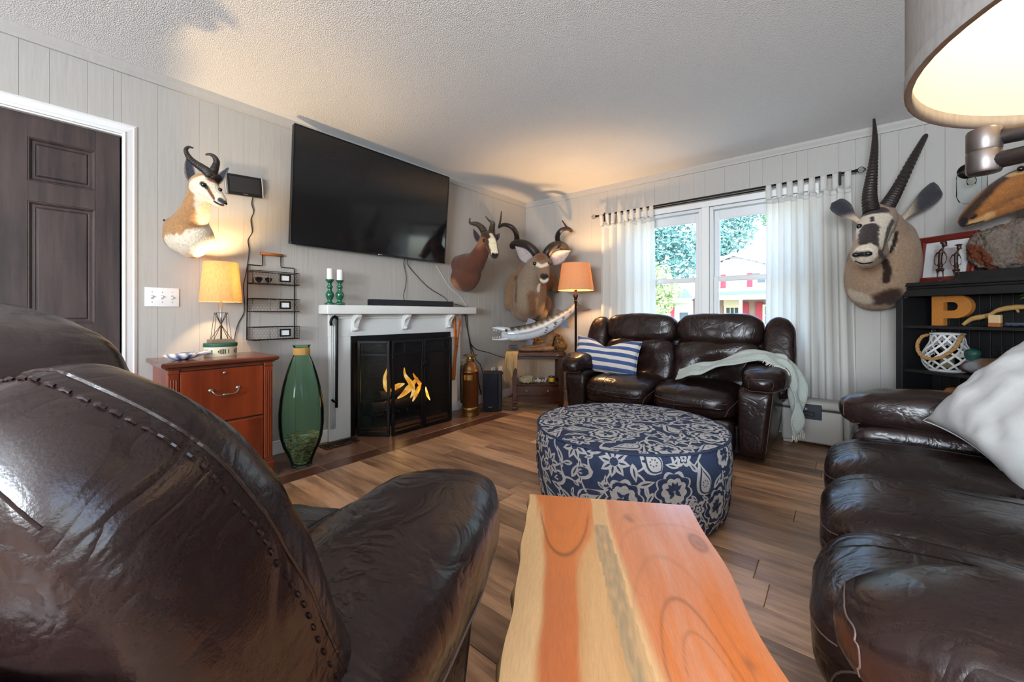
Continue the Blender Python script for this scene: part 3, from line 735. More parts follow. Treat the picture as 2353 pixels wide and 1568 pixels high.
# ================================================================== FIREPLACE
M_MANTEL = mat('white_mantel_paint', (224, 224, 222), .42, bump=(40, .10), vary=(3, .05))
XF = WEST + .03     # face of the surround
mant = thing('fireplace_surround', 'white painted fireplace surround with mantel shelf on three scroll corbels', 'fireplace', (WEST, 2.255, 0), world=True)
ob('mantel_shelf', MB().span((WEST + .001, 1.455, 1.012), (WEST + .155, 3.06, 1.085), .010, 3), M_MANTEL, mant, True, 40)
fz = MB(); fz.span((WEST + .001, 1.53, FZ), (XF, 2.955, 1.011), .002, 1); fz.span((XF, 1.56, .975), (XF + .018, 2.93, .990), .005, 2); fz.span((XF, 1.56, .998), (XF + .028, 2.93, 1.011), .004, 2)
ob('frieze', fz, M_MANTEL, mant)
for a, b in ((1.532, FY0), (FY1, 2.943)):
    p = MB(); p.span((WEST + .001, a, .0008), (XF, b, FZ), .003, 1)
    pl_ = ob('pilaster', p, M_MANTEL, mant)
    for k in range(3):
        y = (a + .012 + k * .016) if a < 2 else (b - .012 - k * .016)
        ob('flute', MB().tube([(XF, y, .10), (XF, y, .93)], .0055, 8), M_MANTEL, pl_, True)
for yc in (1.735, 2.225, 2.755):
    prof = [(0, 0), (.095, 0), (.098, -.02), (.082, -.034), (.058, -.050), (.044, -.072), (.046, -.098), (.036, -.122), (.018, -.140), (0, -.146)]
    cb = MB().prism([(XF + x, 1.011 + z) for x, z in prof], yc - .022, yc + .022, 'y')
    bmesh.ops.bevel(cb.bm, geom=cb.bm.edges[:], offset=.003, segments=1, affect='EDGES')
    co = ob('corbel', cb, M_MANTEL, mant, True, 40)
    for s in (-1, 1):
        ob('scroll', MB().lathe([(0, -.0245), (.012, -.024), (.016, 0), (.012, .024), (0, .0245)], 16, M=Matrix.Translation((XF + .034, yc, .889)) @ Matrix.Rotation(R(90), 4, 'X')), M_MANTEL, co, True) if s == 1 else None
# black inner surround of the firebox
sm = MB(); sm.span((WEST - .02, FY0, FZ - .055), (XF + .004, FY1, FZ), .002, 1); sm.span((WEST - .02, FY0, .002), (XF + .004, FY0 + .035, FZ - .055), .002, 1); sm.span((WEST - .02, FY1 - .035, .002), (XF + .004, FY1, FZ - .055), .002, 1)
ob('inner_frame', sm, M_IRON, mant)
# logs on a grate, flames
M_LOG = mat('charred_log', (46, 36, 30), .9, bump=(30, .6), vary=(10, .4))
grate = thing('fire_grate', 'black iron grate inside the firebox behind the screen', 'grate', (WEST - .22, 2.28, .002), world=True)
g = MB()
for k in range(7): y = 2.0 + k * .09; g.tube([(WEST - .38, y, .10), (WEST - .08, y, .08), (WEST - .05, y, .14)], .008, 6)
ob('bars', g, M_IRON, grate); 
for x in (WEST - .34, WEST - .12):
    ob('rail', MB().tube([(x, 1.97, .09), (x, 2.57, .09)], .009, 6), M_IRON, grate)
    for y in (2.0, 2.54): ob('leg', MB().tube([(x, y, .002), (x, y, .09)], .009, 6), M_IRON, grate)
for k, (a, b, r, lb) in enumerate((((WEST - .30, 1.98, .16), (WEST - .29, 2.60, .15), .055, 'charred log lying at the back of the grate'), ((WEST - .16, 2.0, .15), (WEST - .17, 2.55, .14), .05, 'charred log lying at the front of the grate'), ((WEST - .20, 2.1, .24), (WEST - .26, 2.5, .25), .045, 'charred log resting on top of the two others in the grate'))):
    a, b = Vector(a), Vector(b)
    pts = [a.lerp(b, i / 8) + Vector((0, 0, .006 * math.sin(i * 2.1 + k))) for i in range(9)]
    tag(ob('log', MB().tube(pts, lambda f, r=r: r * (1 + .06 * math.sin(f * 20)), 12), M_LOG, smooth=True, angle=50), lb, 'log', 'logs in the fireplace')
def flame_mat():
    m = bpy.data.materials.new('flame'); m.use_nodes = True; nt = m.node_tree; N = nt.nodes; L = nt.links
    N.remove(N['Principled BSDF']); e = N.new('ShaderNodeEmission'); lw = N.new('ShaderNodeLayerWeight'); lw.inputs[0].default_value = .45
    tc = N.new('ShaderNodeTexCoord'); nz = N.new('ShaderNodeTexNoise'); nz.inputs['Scale'].default_value = 16; nz.inputs['Detail'].default_value = 2; L.new(tc.outputs['Object'], nz.inputs[0])
    ad = N.new('ShaderNodeMath'); ad.operation = 'MULTIPLY_ADD'; L.new(nz.outputs[0], ad.inputs[0]); ad.inputs[1].default_value = .9; ad.inputs[2].default_value = -.05
    cr = N.new('ShaderNodeValToRGB'); L.new(ad.outputs[0], cr.inputs[0])
    el = cr.color_ramp.elements; el[0].position = .25; el[0].color = (*s2l((222, 110, 20)), 1); el[1].position = .62; el[1].color = (*s2l((255, 240, 170)), 1)
    x = el.new(.42); x.color = (*s2l((250, 180, 60)), 1)
    L.new(cr.outputs[0], e.inputs[0]); e.inputs[1].default_value = 1.5
    tr = N.new('ShaderNodeBsdfTransparent'); mx = N.new('ShaderNodeMixShader')
    mr = N.new('ShaderNodeMapRange'); L.new(lw.outputs['Facing'], mr.inputs[0]); mr.inputs[1].default_value = .25; mr.inputs[2].default_value = .95; mr.inputs[3].default_value = 1; mr.inputs[4].default_value = .15
    L.new(mr.outputs[0], mx.inputs[0]); L.new(tr.outputs[0], mx.inputs[1]); L.new(e.outputs[0], mx.inputs[2]); L.new(mx.outputs[0], N['Material Output'].inputs[0]); return m
M_FLAME = flame_mat()
fire = thing('fire', 'orange flames burning behind the fireplace screen', 'fire', (WEST - .1, 2.25, .16), world=True)
FZD = 3.55
fl = [[(893, 842, .006), (884, 868, .016), (888, 890, .030), (893, 905, .004)],
      [(930, 882, .003), (918, 886, .018), (906, 892, .020), (899, 900, .004)],
      [(929, 845, .003), (931, 862, .014), (942, 878, .024), (950, 890, .016), (953, 900, .004)],
      [(960, 868, .004), (950, 880, .016), (938, 895, .024), (925, 908, .014), (913, 916, .003)],
      [(949, 858, .003), (957, 872, .012), (966, 884, .014), (972, 890, .003)],
      [(968, 880, .004), (962, 893, .018), (955, 908, .018), (948, 923, .004)],
      [(945, 890, .004), (950, 900, .014), (943, 915, .004)],
      [(974, 878, .004), (977, 893, .014), (982, 908, .014), (988, 920, .003)]]
for k, f in enumerate(fl):
    pts = smoothline([spot(a, b, FZD + .03 * math.sin(k * 2)) for a, b, r in f], 6)
    rs = [interp(range(len(f)), [q[2] for q in f], i / 6) * 1.25 for i in range(len(pts))]
    ob('flame', MB().tube(pts, rs, 12, flat=.6), M_FLAME, fire, True)
fl_ = bpy.data.lights.new('fire_glow', 'POINT'); fl_.energy = 2.0; fl_.color = (1, .55, .2); fl_.shadow_soft_size = .1
o = bpy.data.objects.new('fire_glow', fl_); COL.objects.link(o); o.location = (WEST - .12, 2.25, .35)

# folding fire screen
def screen_mat():
    m = bpy.data.materials.new('screen_mesh'); m.use_nodes = True; nt = m.node_tree; N = nt.nodes; L = nt.links
    b = N['Principled BSDF']; b.inputs['Base Color'].default_value = (.012, .012, .013, 1); b.inputs['Roughness'].default_value = .6
    tr = N.new('ShaderNodeBsdfTransparent'); mx = N.new('ShaderNodeMixShader'); mx.inputs[0].default_value = .30
    L.new(tr.outputs[0], mx.inputs[1]); L.new(b.outputs[0], mx.inputs[2]); L.new(mx.outputs[0], N['Material Output'].inputs[0]); return m
M_MESH = screen_mat()
scr = thing('fireplace_screen', 'black three-fold fireplace screen with two hinged mesh doors', 'fire screen', (-2.88, 2.26, 0), world=True)
def screen_panel(a, b, door, up):
    a, b = Vector((*a, 0)), Vector((*b, 0)); ln = (b - a).length; Mx = Matrix.Translation(a) @ Matrix.Rotation(math.atan2((b - a).y, (b - a).x), 4, 'Z')
    f = MB(); q = .011; H_ = .79
    f.span((0, -q, .0008), (.022, q, H_), .002, 1, Mx); f.span((ln - .022, -q, .0008), (ln, q, H_), .002, 1, Mx); f.span((.022, -q, H_ - .022), (ln - .022, q, H_), .002, 1, Mx); f.span((.022, -q, .004), (ln - .022, q, .03), .002, 1, Mx)
    f.span((.022, -.006, .665), (ln - .022, .006, .685), .002, 1, Mx); f.span((.022, -.004, .05), (ln - .022, .004, .062), .001, 1, Mx)
    for u in up: f.span((ln * u - .008, -.006, .685), (ln * u + .008, .006, H_ - .022), .002, 1, Mx)
    pn = ob('door' if door else 'side_panel', f, M_IRON, scr)
    ob('mesh', MB().span((.02, -.0008, .03), (ln - .02, .0008, H_ - .02), M=Mx), M_MESH, pn)
    ob('bottom_edge', MB().span((.03, -q - .0006, .031), (ln - .03, -q + .002, .034), M=Mx), M_BRONZE, pn)
    return Mx, ln, pn
screen_panel((-3.10, 1.765), (-2.882, 1.925), False, ())
m1, l1, p1 = screen_panel((-2.868, 1.935), (-2.868, 2.258), True, (.38,)); m2, l2, p2 = screen_panel((-2.868, 2.262), (-2.868, 2.585), True, (.70,))
screen_panel((-2.882, 2.595), (-3.10, 2.755), False, ())
lt = MB(); lt.span((l1 - .035, -.022, .545), (l1 - .004, -.008, .60), .003, 1, m1); lt.span((l1 - .02, -.030, .56), (l1 + .03, -.020, .585), .003, 1, m1)
ob('latch', lt, M_IRON, p1); ob('latch', MB().span((.003, -.022, .545), (.035, -.008, .60), .003, 1, m2), M_IRON, p2)
for z in (.12, .62): ob('hinge', MB().tube([m1 @ Vector((-.002, -.012, z)), m1 @ Vector((-.002, -.012, z + .06))], .007, 8), M_IRON, p1, True)

# long iron poker with hooked top, orange wooden tongs
pk = MB(); x = XF + .022
pk.tube(smoothline([(x, 1.535, .925), (x + .004, 1.530, .955), (x + .006, 1.545, .985), (x + .004, 1.568, .993), (x, 1.582, .975), (x, 1.582, .94), (x, 1.580, .6), (x, 1.578, .27)], 5), .0108, 8)
pk.tube(smoothline([(x, 1.579, .325), (x + .012, 1.56, .32), (x + .03, 1.535, .335), (x + .032, 1.525, .345)], 4), .0092, 8)
tag(ob('fire_poker', pk, M_IRON, smooth=True), 'black iron fire poker with hooked top hanging on the left of the fireplace', 'poker')
M_TONG = wood('orange_tongs_wood', (198, 112, 40), (160, 80, 24), 2, 2, .45, 20, 0)
tg = thing('wooden_tongs', 'orange wooden scissor tongs hanging right of the firebox', 'tongs', (XF + .02, 2.86, .33), world=True)
x = XF + .016
for s, pts in ((0, [(2.842, .985), (2.847, .85), (2.86, .68), (2.835, .50), (2.812, .40), (2.822, .33)]), (1, [(2.905, .955), (2.892, .86), (2.868, .68), (2.842, .52), (2.836, .40), (2.826, .33)])):
    b = MB().tube(smoothline([(x + .009 * s, y, z) for y, z in pts], 5), [.016] * 26, 8, flat=.45, up=(0, 1, 0))
    ob('arm', b, M_TONG, tg, True)
    y, z = pts[0]; ob('finger_loop', MB().tube([(x + .009 * s, y + .014 * math.cos(a * .524), z - .035 + .045 * math.sin(a * .524)) for a in range(12)], .006, 6, closed=True), M_TONG, tg, True)
ob('pivot', MB().lathe([(0, 0), (.006, 0), (.006, .026), (0, .027)], 10, M=Matrix.Translation((x - .008, 2.864, .68)) @ Matrix.Rotation(R(90), 4, 'Y')), M_IRON, tg, True)

# candle holders of green glass with white candles
M_GREEN = mat('green_glass_holder', (14, 92, 66), .08, spec=.8, coat=.6)
M_WAX = mat('white_wax', (236, 234, 232), .5, sss=.3)
for k, (yc, zt, lb, lc) in enumerate(((1.508, .197, 'green turned-glass candle holder at the left of the mantel pair', 'taller white pillar candle in the left green holder'), (1.562, .190, 'green turned-glass candle holder at the right of the mantel pair', 'white pillar candle in the right green holder'))):
    x = WEST + .085 + .050 * k
    pr = [(.030, 0), (.031, .008), (.026, .014), (.014, .022), (.012, .035), (.019, .050), (.024, .072), (.022, .090), (.012, .108), (.011, .122), (.016, .132), (.017, .142), (.011, .152), (.010, .166), (.018, .178), (.024, .188), (.024, zt), (0, zt)]
    tag(ob('candle_holder', MB().lathe([(r * 1.3, z) for r, z in pr], 28, (0, 0, 0)), M_GREEN, smooth=True, loc=(x, yc, 1.0855)), lb, 'candle holder', 'green candle holders on the mantel')
    c = thing('pillar_candle', lc, 'candle', (x, yc, 1.0858 + zt))
    ob('wax', MB().lathe([(.0215, 0), (.022, .003), (.022, .076 + .006 * (1 - k)), (.020, .082), (.0, .080)], 20), M_WAX, c, True, 50); ob('wick', MB().tube([(0, 0, .078), (.001, 0, .092)], .0012, 5), M_BLACK, c)

# sound bar and its cables, TV
M_GRILL = mat('speaker_cloth', (36, 37, 42), .75, bump=(500, .3))
sb = thing('sound_bar', 'long black sound bar lying on the mantel shelf', 'sound bar', (WEST + .105, 2.29, 1.086))
ob('body', MB().span((-.035, -.455, 0), (.034, .455, .052), .004, 2), M_BLACK, sb); ob('grille', MB().span((.03, -.435, .004), (.0385, .435, .048), .003, 1), M_GRILL, sb)
tv = thing('television', 'large black flat-screen television tilted down on the wall above the mantel', 'television', (WEST, 1.95, 1.95), world=True)
Mt = Matrix.Translation((-3.068, 1.95, 1.522)) @ Matrix.Rotation(R(4.7), 4, 'Y')
M_SCREEN = mat('tv_screen', (24, 24, 26), .09, spec=.7); M_TVB = mat('tv_bezel', (30, 32, 38), .3, metal=.5)
ob('cabinet', MB().span((-.04, -.728, 0), (0, .728, .85), .006, 2, Mt), M_BLACK, tv)
bz = MB(); bz.span((-.002, -.730, -.002), (.006, -.722, .852), .001, 1, Mt); bz.span((-.002, .722, -.002), (.006, .730, .852), .001, 1, Mt); bz.span((-.002, -.722, .844), (.006, .722, .852), .001, 1, Mt); bz.span((-.002, -.722, -.002), (.008, .722, .012), .001, 1, Mt)
ob('bezel', bz, M_TVB, tv); ob('screen', MB().span((-.001, -.721, .012), (.002, .721, .845), M=Mt), M_SCREEN, tv)
ob('badge', MB().span((.006, -.018, .001), (.0092, .018, .008), .001, 1, Mt), M_STEEL, tv)
ob('wall_bracket', MB().span((WEST + .001, 1.75, 1.72), (-3.07, 2.15, 2.15), .004, 1), M_IRON, tv)
def cord(name, label, pts, r=.003, m=None, n=6):
    return tag(ob(name, MB().tube(smoothline(pts, n), r, 6), m or M_CORD, smooth=True), label, 'cable')
xc = WEST + .012
cord('power_cable', 'thin black cable dropping from the television straight to the sound bar', [(xc + .03, 2.236, 1.54), (xc, 2.242, 1.48), (xc, 2.268, 1.36), (xc + .006, 2.255, 1.27), (xc + .02, 2.225, 1.18), (xc + .04, 2.222, 1.138)])
cord('power_cable', 'thin black cable running from the television down to the right end of the sound bar', [(xc + .03, 2.26, 1.54), (xc, 2.29, 1.47), (xc, 2.40, 1.37), (xc, 2.52, 1.28), (xc, 2.66, 1.215), (xc + .02, 2.72, 1.18), (xc + .05, 2.745, 1.135)])
cord('power_cable', 'short black cable lying on the mantel right of the sound bar', [(WEST + .10, 2.748, 1.115), (WEST + .07, 2.80, 1.118), (WEST + .05, 2.90, 1.107), (WEST + .03, 3.00, 1.0895), (WEST + .02, 3.055, 1.092)], .003)
cord('wall_cable', 'thin white cable hanging from the blesbok mount to the mantel end', [(xc - .008, 2.63, 1.50), (xc - .008, 2.70, 1.42), (xc - .008, 2.80, 1.30), (xc - .008, 2.90, 1.24), (xc - .006, 2.97, 1.19), (xc, 3.03, 1.11), (xc, 3.068, 1.05)], .0025, M_WHITE)

# ================================================================== LEFT OF THE FIREPLACE
# three-gang switch plate
sp = thing('switch_plate', 'white three-gang light switch plate beside the door', 'light switch', (WEST, .529, 1.114))
ob('plate', MB().span((.0002, -.079, -.0565), (.0065, .079, .0565), .003, 2), M_WHITE, sp, True, 40)
for k in (-1, 0, 1):
    ob('toggle', MB().span((.006, k * .046 - .005, -.012), (.0078, k * .046 + .005, .012), .0006, 1), mat('switch_slot', (170, 170, 170), .5), sp)
    ob('lever', MB().box((.012, k * .046, .003 if k < 1 else -.003), (.012, .008, .011), .002, 1), M_WHITE, sp)
    for z in (-.03, .03): ob('screw', MB().lathe([(0, 0), (.003, 0), (.0028, .001), (0, .0012)], 10, M=Matrix.Translation((.0064, k * .046, z)) @ Matrix.Rotation(R(90), 4, 'Y')), M_STEEL, sp)
# wall display with its cord
dv = thing('wall_display', 'small black wall-mounted display right of the springbok head', 'display', (WEST, .955, 1.885))
dvM = Matrix.Rotation(R(4), 4, 'X')
ob('housing', MB().span((.0005, -.112, -.068), (.022, .112, .068), .004, 2, dvM), M_BLACK, dv); ob('side_rail', MB().span((.002, -.114, -.068), (.026, -.100, .068), .002, 1, dvM), M_STEEL, dv); ob('side_rail', MB().span((.002, .104, -.068), (.024, .114, .068), .002, 1, dvM), M_STEEL, dv)
ob('screen', MB().span((.020, -.086, -.048), (.0232, .092, .052), .001, 1, dvM), mat('display_glass', (44, 45, 48), .3), dv); ob('badge', MB().span((.0215, -.014, -.060), (.0228, .014, -.056), M=dvM), M_STEEL, dv)
cord('power_cable', 'thin black cord running down the wall from the small display', [(WEST + .012, 1.005, 1.82), (WEST + .006, 1.0, 1.77), (WEST + .006, 1.012, 1.72), (WEST + .006, .995, 1.66), (WEST + .006, 1.003, 1.58), (WEST + .006, .978, 1.52), (WEST + .006, .985, 1.45), (WEST + .006, .975, 1.36), (WEST + .006, .962, 1.27), (WEST + .006, .95, 1.2), (WEST + .006, .956, 1.1), (WEST + .006, .952, 1.02), (WEST + .006, .92, .95), (WEST + .012, .90, .87), (WEST + .02, .895, .80), (WEST + .02, .893, .7725)], .0028)
tag(ob('wall_nail', MB().lathe([(0, 0), (.005, 0), (.005, .008), (0, .010)], 8, M=Matrix.Translation((WEST, .537, 1.577)) @ Matrix.Rotation(R(90), 4, 'Y')), M_IRON), 'small dark screw head in the wall left of the springbok', 'screw')

# wire basket rack
rk = thing('wire_rack', 'black wire wall rack with three chicken-wire baskets and wooden handle', 'rack', (WEST, 1.12, .82), world=True)
xr = WEST + .012
fr = MB(); r_ = .0035
fr.tube([(xr, .968, .835), (xr, .974, 1.345), (xr, .978, 1.352), (xr, 1.06, 1.352), (xr, 1.066, 1.360), (xr, 1.066, 1.430)], r_, 6)
fr.tube([(xr, 1.277, .835), (xr, 1.277, 1.345), (xr, 1.272, 1.352), (xr, 1.19, 1.352), (xr, 1.184, 1.360), (xr, 1.184, 1.430)], r_, 6)
ob('frame', fr, M_BRONZE, rk, True)
ob('handle', MB().tube([(xr, 1.052, 1.438), (xr, 1.198, 1.438)], .0105, 12), mat('handle_wood', (176, 100, 42), .5, vary=(30, .2)), rk, True)
for zb in (1.222, 1.03, .835):
    zt = zb + (.085 if zb > 1.2 else .088); xo = WEST + .105; ya, yb = .974, 1.274
    b = MB()
    for z in (zb, zt):
        b.tube([(xr, ya, z), (xo, ya, z), (xo, yb, z), (xr, yb, z)], .0026, 5); b.tube([(xr, ya, z), (xr, yb, z)], .0026, 5)
    for (px_, py_) in ((xo, ya), (xo, yb), (xo, ya + .105), (xo, ya + .155), (xr, ya), (xr, yb)): b.tube([(px_, py_, zb), (px_, py_, zt)], .0022, 5)
    for k in range(1, 6): b.tube([(xr, ya + k * .05, zb), (xo, ya + k * .05, zb)], .0012, 4)
    bk = ob('basket', b, M_BRONZE, rk)
    # chicken wire on front and both ends
    wv = MB(); hx = .020; hz = .0173
    def hexwire(P, ln):
        nn = int(ln / hx) + 1
        for i in range(nn + 1):
            for j in range(6):
                u0 = i * hx + (hx / 2 if j % 2 else 0); z0 = j * hz
                for (du, dz) in ((hx / 2, hz * .5), (-hx / 2, hz * .5), (0, -hz * .5)):
                    a, c_ = (u0, z0 + .0), (u0 + du, z0 + dz)
                    if all(0 <= q[0] <= ln and 0 <= q[1] <= zt - zb for q in (a, c_)): wv.tube([P(*a), P(*c_)], .0007, 3)
    hexwire(lambda u, z: Vector((xo, ya + u, zb + z)), yb - ya); hexwire(lambda u, z: Vector((xr + u, ya, zb + z)), xo - xr); hexwire(lambda u, z: Vector((xr + u, yb, zb + z)), xo - xr)
    tag(ob('chicken_wire', wv, M_BRONZE, bk), kind='stuff')
    lf = MB(); yc = 1.176; zc = (zb + zt) / 2 + .002; o_ = xo + .001
    lf.span((o_, yc - .037, zc + .017), (o_ + .006, yc + .037, zc + .027), .001, 1); lf.span((o_, yc - .037, zc - .027), (o_ + .006, yc + .037, zc - .017), .001, 1); lf.span((o_, yc - .037, zc - .017), (o_ + .006, yc - .026, zc + .017), .001, 1); lf.span((o_, yc + .026, zc - .017), (o_ + .006, yc + .037, zc + .017), .001, 1)
    ob('label_holder', lf, M_IRON, bk); ob('label_card', MB().span((o_ - .0006, yc - .027, zc - .018), (o_ + .001, yc + .027, zc + .018)), M_WHITE, bk)
# sunglasses in the top basket
sg = thing('sunglasses', 'dark sunglasses lying in the top wire basket', 'sunglasses', (WEST + .075, 1.045, 1.2255), world=True)
M_LENS = mat('smoked_lens', (38, 34, 34), .12)
for k, yc in enumerate((1.018, 1.078)):
    pr = [(yc + .025 * math.cos(a) * (1 if math.sin(a) > 0 else .92), 1.250 + .019 * math.sin(a) + .003 * math.cos(2 * a)) for a in [2 * math.pi * i / 18 for i in range(18)]]
    ob('lens', MB().prism(pr, WEST + .082, WEST + .084, 'x'), M_LENS, sg); ob('rim', MB().tube([(WEST + .083, *q) for q in pr], .0016, 5, closed=True), M_STEEL, sg, True)
ob('bridge', MB().tube(smoothline([(WEST + .083, 1.042, 1.252), (WEST + .085, 1.048, 1.258), (WEST + .083, 1.054, 1.252)], 4), .0015, 5), M_STEEL, sg)
for yc, s in ((.993, -1), (1.103, 1)): ob('temple', MB().tube(smoothline([(WEST + .082, yc, 1.258), (WEST + .06, yc + s * .004, 1.256), (WEST + .03, yc - s * .01, 1.245), (WEST + .02, yc - s * .012, 1.235)], 4), .002, 5), M_BLACK, sg)

# filing cabinet
M_CHERRY = wood('cherry_veneer', (142, 58, 22), (106, 38, 14), 1.6, 2, .34, 8, 0, coat=.2, bump=.03); M_CHERRYD = wood('dark_cherry_top', (112, 58, 40), (76, 38, 28), 1.8, 1, .25, 10, 0, coat=.4, bump=.03)
cb = thing('filing_cabinet', 'cherry-wood two-drawer filing cabinet beside the vase', 'cabinet', (-2.93, .735, 0))
xf, xb_, ya, yb = .185, -.195, -.252, .252
ob('body', MB().span((xb_, ya, .10), (xf, yb, .715), .003, 1), M_CHERRY, cb); ob('plinth', MB().span((xb_, ya - .008, .0006), (xf + .012, yb + .008, .10), .006, 2), M_CHERRY, cb)
tp = MB()
pr = [(0, .715), (.008, .715), (.012, .722), (.026, .730), (.030, .736), (.030, .748), (.024, .755), (0, .755)]
tp.rings([[(xf + q[0], ya - q[0], q[1]) for q in pr], [(xf + q[0], yb + q[0], q[1]) for q in pr]]); tp.rings([[(xf + q[0], ya - q[0], q[1]) for q in pr], [(xb_, ya - q[0], q[1]) for q in pr]]); tp.rings([[(xf + q[0], yb + q[0], q[1]) for q in pr], [(xb_, yb + q[0], q[1]) for q in pr]]); tp.span((xb_, ya, .715), (xf, yb, .755))
ob('top', tp, M_CHERRYD, cb)
for yc in (ya + .024, yb - .024):
    ob('corner_post', MB().span((xf - .01, yc - .023, .10), (xf + .010, yc + .023, .714), .002, 1), M_CHERRY, cb)
    for k in (-1, 0, 1): ob('flute', MB().tube([(xf + .010, yc + k * .011, .13), (xf + .010, yc + k * .011, .66)], .0035, 6), M_CHERRY, cb)
    for z in (.115, .125, .69): ob('moulding', MB().span((xf, yc - .026, z), (xf + .014, yc + .026, z + .007), .002, 1), M_CHERRYD, cb)
M_PEWTER = mat('pewter', (170, 160, 148), .3, metal=1)
for za, zb in ((.40, .70), (.115, .385)):
    d_ = ob('drawer', MB().span((xf - .004, ya + .052, za), (xf + .008, yb - .052, zb), .003, 1), M_CHERRY, cb)
    zc = (za + zb) / 2 + .02; xx = xf + .008
    hh = MB(); hh.tube(smoothline([(xx, -.066, zc + .012), (xx + .022, -.063, zc + .008), (xx + .030, -.045, zc - .014), (xx + .030, 0, zc - .016), (xx + .030, .045, zc - .014), (xx + .022, .063, zc + .008), (xx, .066, zc + .012)], 4), .0042, 8)
    for s in (-1, 1): hh.lathe([(0, 0), (.012, 0), (.013, .003), (.008, .007), (0, .009)], 14, M=Matrix.Translation((xx, s * .066, zc + .012)) @ Matrix.Rotation(R(90), 4, 'Y'))
    hh.lathe([(.004, -.016), (.007, -.010), (.005, -.004), (.008, 0), (.005, .004), (.007, .010), (.004, .016)], 12, M=Matrix.Translation((xx + .030, 0, zc - .016)) @ Matrix.Rotation(R(90), 4, 'X'))
    ob('handle', hh, M_PEWTER, d_, True)
    ob('gap', MB().span((xf - .003, ya + .048, za - .006), (xf + .004, yb - .048, za - .001)), M_BLACK, cb)
ob('lock', MB().lathe([(0, 0), (.009, 0), (.009, .004), (.005, .006), (0, .006)], 16, M=Matrix.Translation((xf + .008, .0, .675)) @ Matrix.Rotation(R(90), 4, 'Y')), M_PEWTER, cb, True)
ob('gap', MB().span((xf - .003, ya + .05, .7), (xf + .004, yb - .05, .706)), M_BLACK, cb)
# oval box with fish print under the lamp
TZ = .7555
bx = thing('oval_box', 'cream oval box with printed fish and green lid under the table lamp', 'box', (-2.955, .773, TZ))
M_CREAMBOX = mat('cream_box', (222, 208, 176), .6); M_LIDG = mat('green_lid', (42, 84, 68), .55)
ob('box', MB().lathe([(.083, 0), (.084, .002), (.084, .058), (.083, .06)], 40, sx=.8), M_CREAMBOX, bx, True, 40); ob('lid', MB().lathe([(.087, .058), (.088, .060), (.088, .078), (.086, .080), (0, .080)], 40, sx=.8), M_LIDG, bx, True, 40)
M_FISHPRINT = mat('dark_fish_print', (70, 60, 46), .6)
for a in (-60, 0, 60):
    fm = MB()
    for k, (hh_, du) in enumerate(((.006, -.028), (.013, -.020), (.015, -.011), (.015, -.002), (.014, .007), (.010, .015), (.012, .024))):
        if k in (0, 1, 2, 3, 4, 6):
            an = R(a) + du / .084; P = lambda s, z, e=0: Vector((.0845 * .8 * math.cos(an + s + e), .0845 * math.sin(an + s + e), .030 + z)); s_ = .0026 / .084
            fm.poly([P(-s_, -hh_), P(s_, -hh_), P(s_, hh_), P(-s_, hh_)])
    ob('fish_print', fm, M_FISHPRINT, bx)
# table lamp
lp = thing('table_lamp', 'table lamp with cream drum shade and wire tower base, lit', 'lamp', (-2.955, .775, TZ + .0803))
ob('base', MB().span((-.045, -.062, .0), (.045, .062, .022), .003, 1), mat('stone_base', (128, 112, 88), .7), lp)
ob('stem', MB().tube([(0, 0, .022), (0, 0, .30)], .005, 10), M_STEEL, lp, True)
for s in ((-1, -1), (1, -1), (1, 1), (-1, 1)):
    ob('wire_leg', MB().tube([(s[0] * .034, s[1] * .045, .022), (s[0] * .018, s[1] * .030, .185)], .0016, 5), M_BRONZE, lp)
    ob('cross_wire', MB().tube([(s[0] * .034, s[1] * .045, .022), (0, 0, .112), (-s[0] * .018, -s[1] * .030, .185)], .0018, 5), M_BRONZE, lp)
ob('top_ring', MB().tube([(-.018, -.03, .185), (.018, -.03, .185), (.018, .03, .185), (-.018, .03, .185)], .0018, 5, closed=True), M_BRONZE, lp)
M_SHADE1 = fabric_glow('cream_linen_shade', (255, 230, 180), .7, weave=(160, .22, (1, 1, .25)))
def shade(name, parent, z0, z1, r0, r1, m, th=.0015):
    return ob(name, MB().rings([[(r * math.cos(2 * math.pi * i / 48), r * math.sin(2 * math.pi * i / 48), z) for i in range(48)] for r, z in ((r0, z0), (r1, z1), (r1 - th, z1), (r0 - th, z0), (r0, z0))], False, False), m, parent, True, 40)
sh = shade('lamp_shade', lp, .252, .495, .110, .089, M_SHADE1)
def lamp_core(parent, z, energy, color, r=.03, rod=True, spider_r=.08, spider_z=None):
    """glass bulb with the light inside, on its socket; spider holding the shade"""
    ob('socket', MB().lathe([(.012, z - .07), (.013, z - .035), (.010, z - .03)], 14), M_BRONZE, parent, True)
    ob('bulb', MB().lathe([(.010, z - .032), (.014, z - .022), (.026, z), (.024, z + .014), (.012, z + .025), (0, z + .027)], 18), emitter('bulb_' + parent.name, (255, 214, 150), 5), parent, True)
    sz = spider_z if spider_z is not None else z + .1
    hp = MB()
    for a in (0, 120, 240): hp.tube([(0, 0, sz), (spider_r * math.cos(R(a)), spider_r * math.sin(R(a)), sz)], .0016, 5)
    for s in (-1, 1): hp.tube(smoothline([(s * .012, 0, z - .04), (s * .04, 0, z), (s * .03, 0, sz - .02), (0, 0, sz)], 4), .0015, 5)
    ob('harp', hp, M_STEEL, parent)
    l = bpy.data.lights.new(parent.name + '_light', 'POINT'); l.energy = energy; l.color = color; l.shadow_soft_size = r
    o = bpy.data.objects.new(parent.name + '_light', l); COL.objects.link(o); o.location = Vector(parent.location) + Vector((0, 0, z + .06)); return o
lamp_core(lp, .36, 36, (1, .68, .34), .028, spider_r=.088, spider_z=.47)
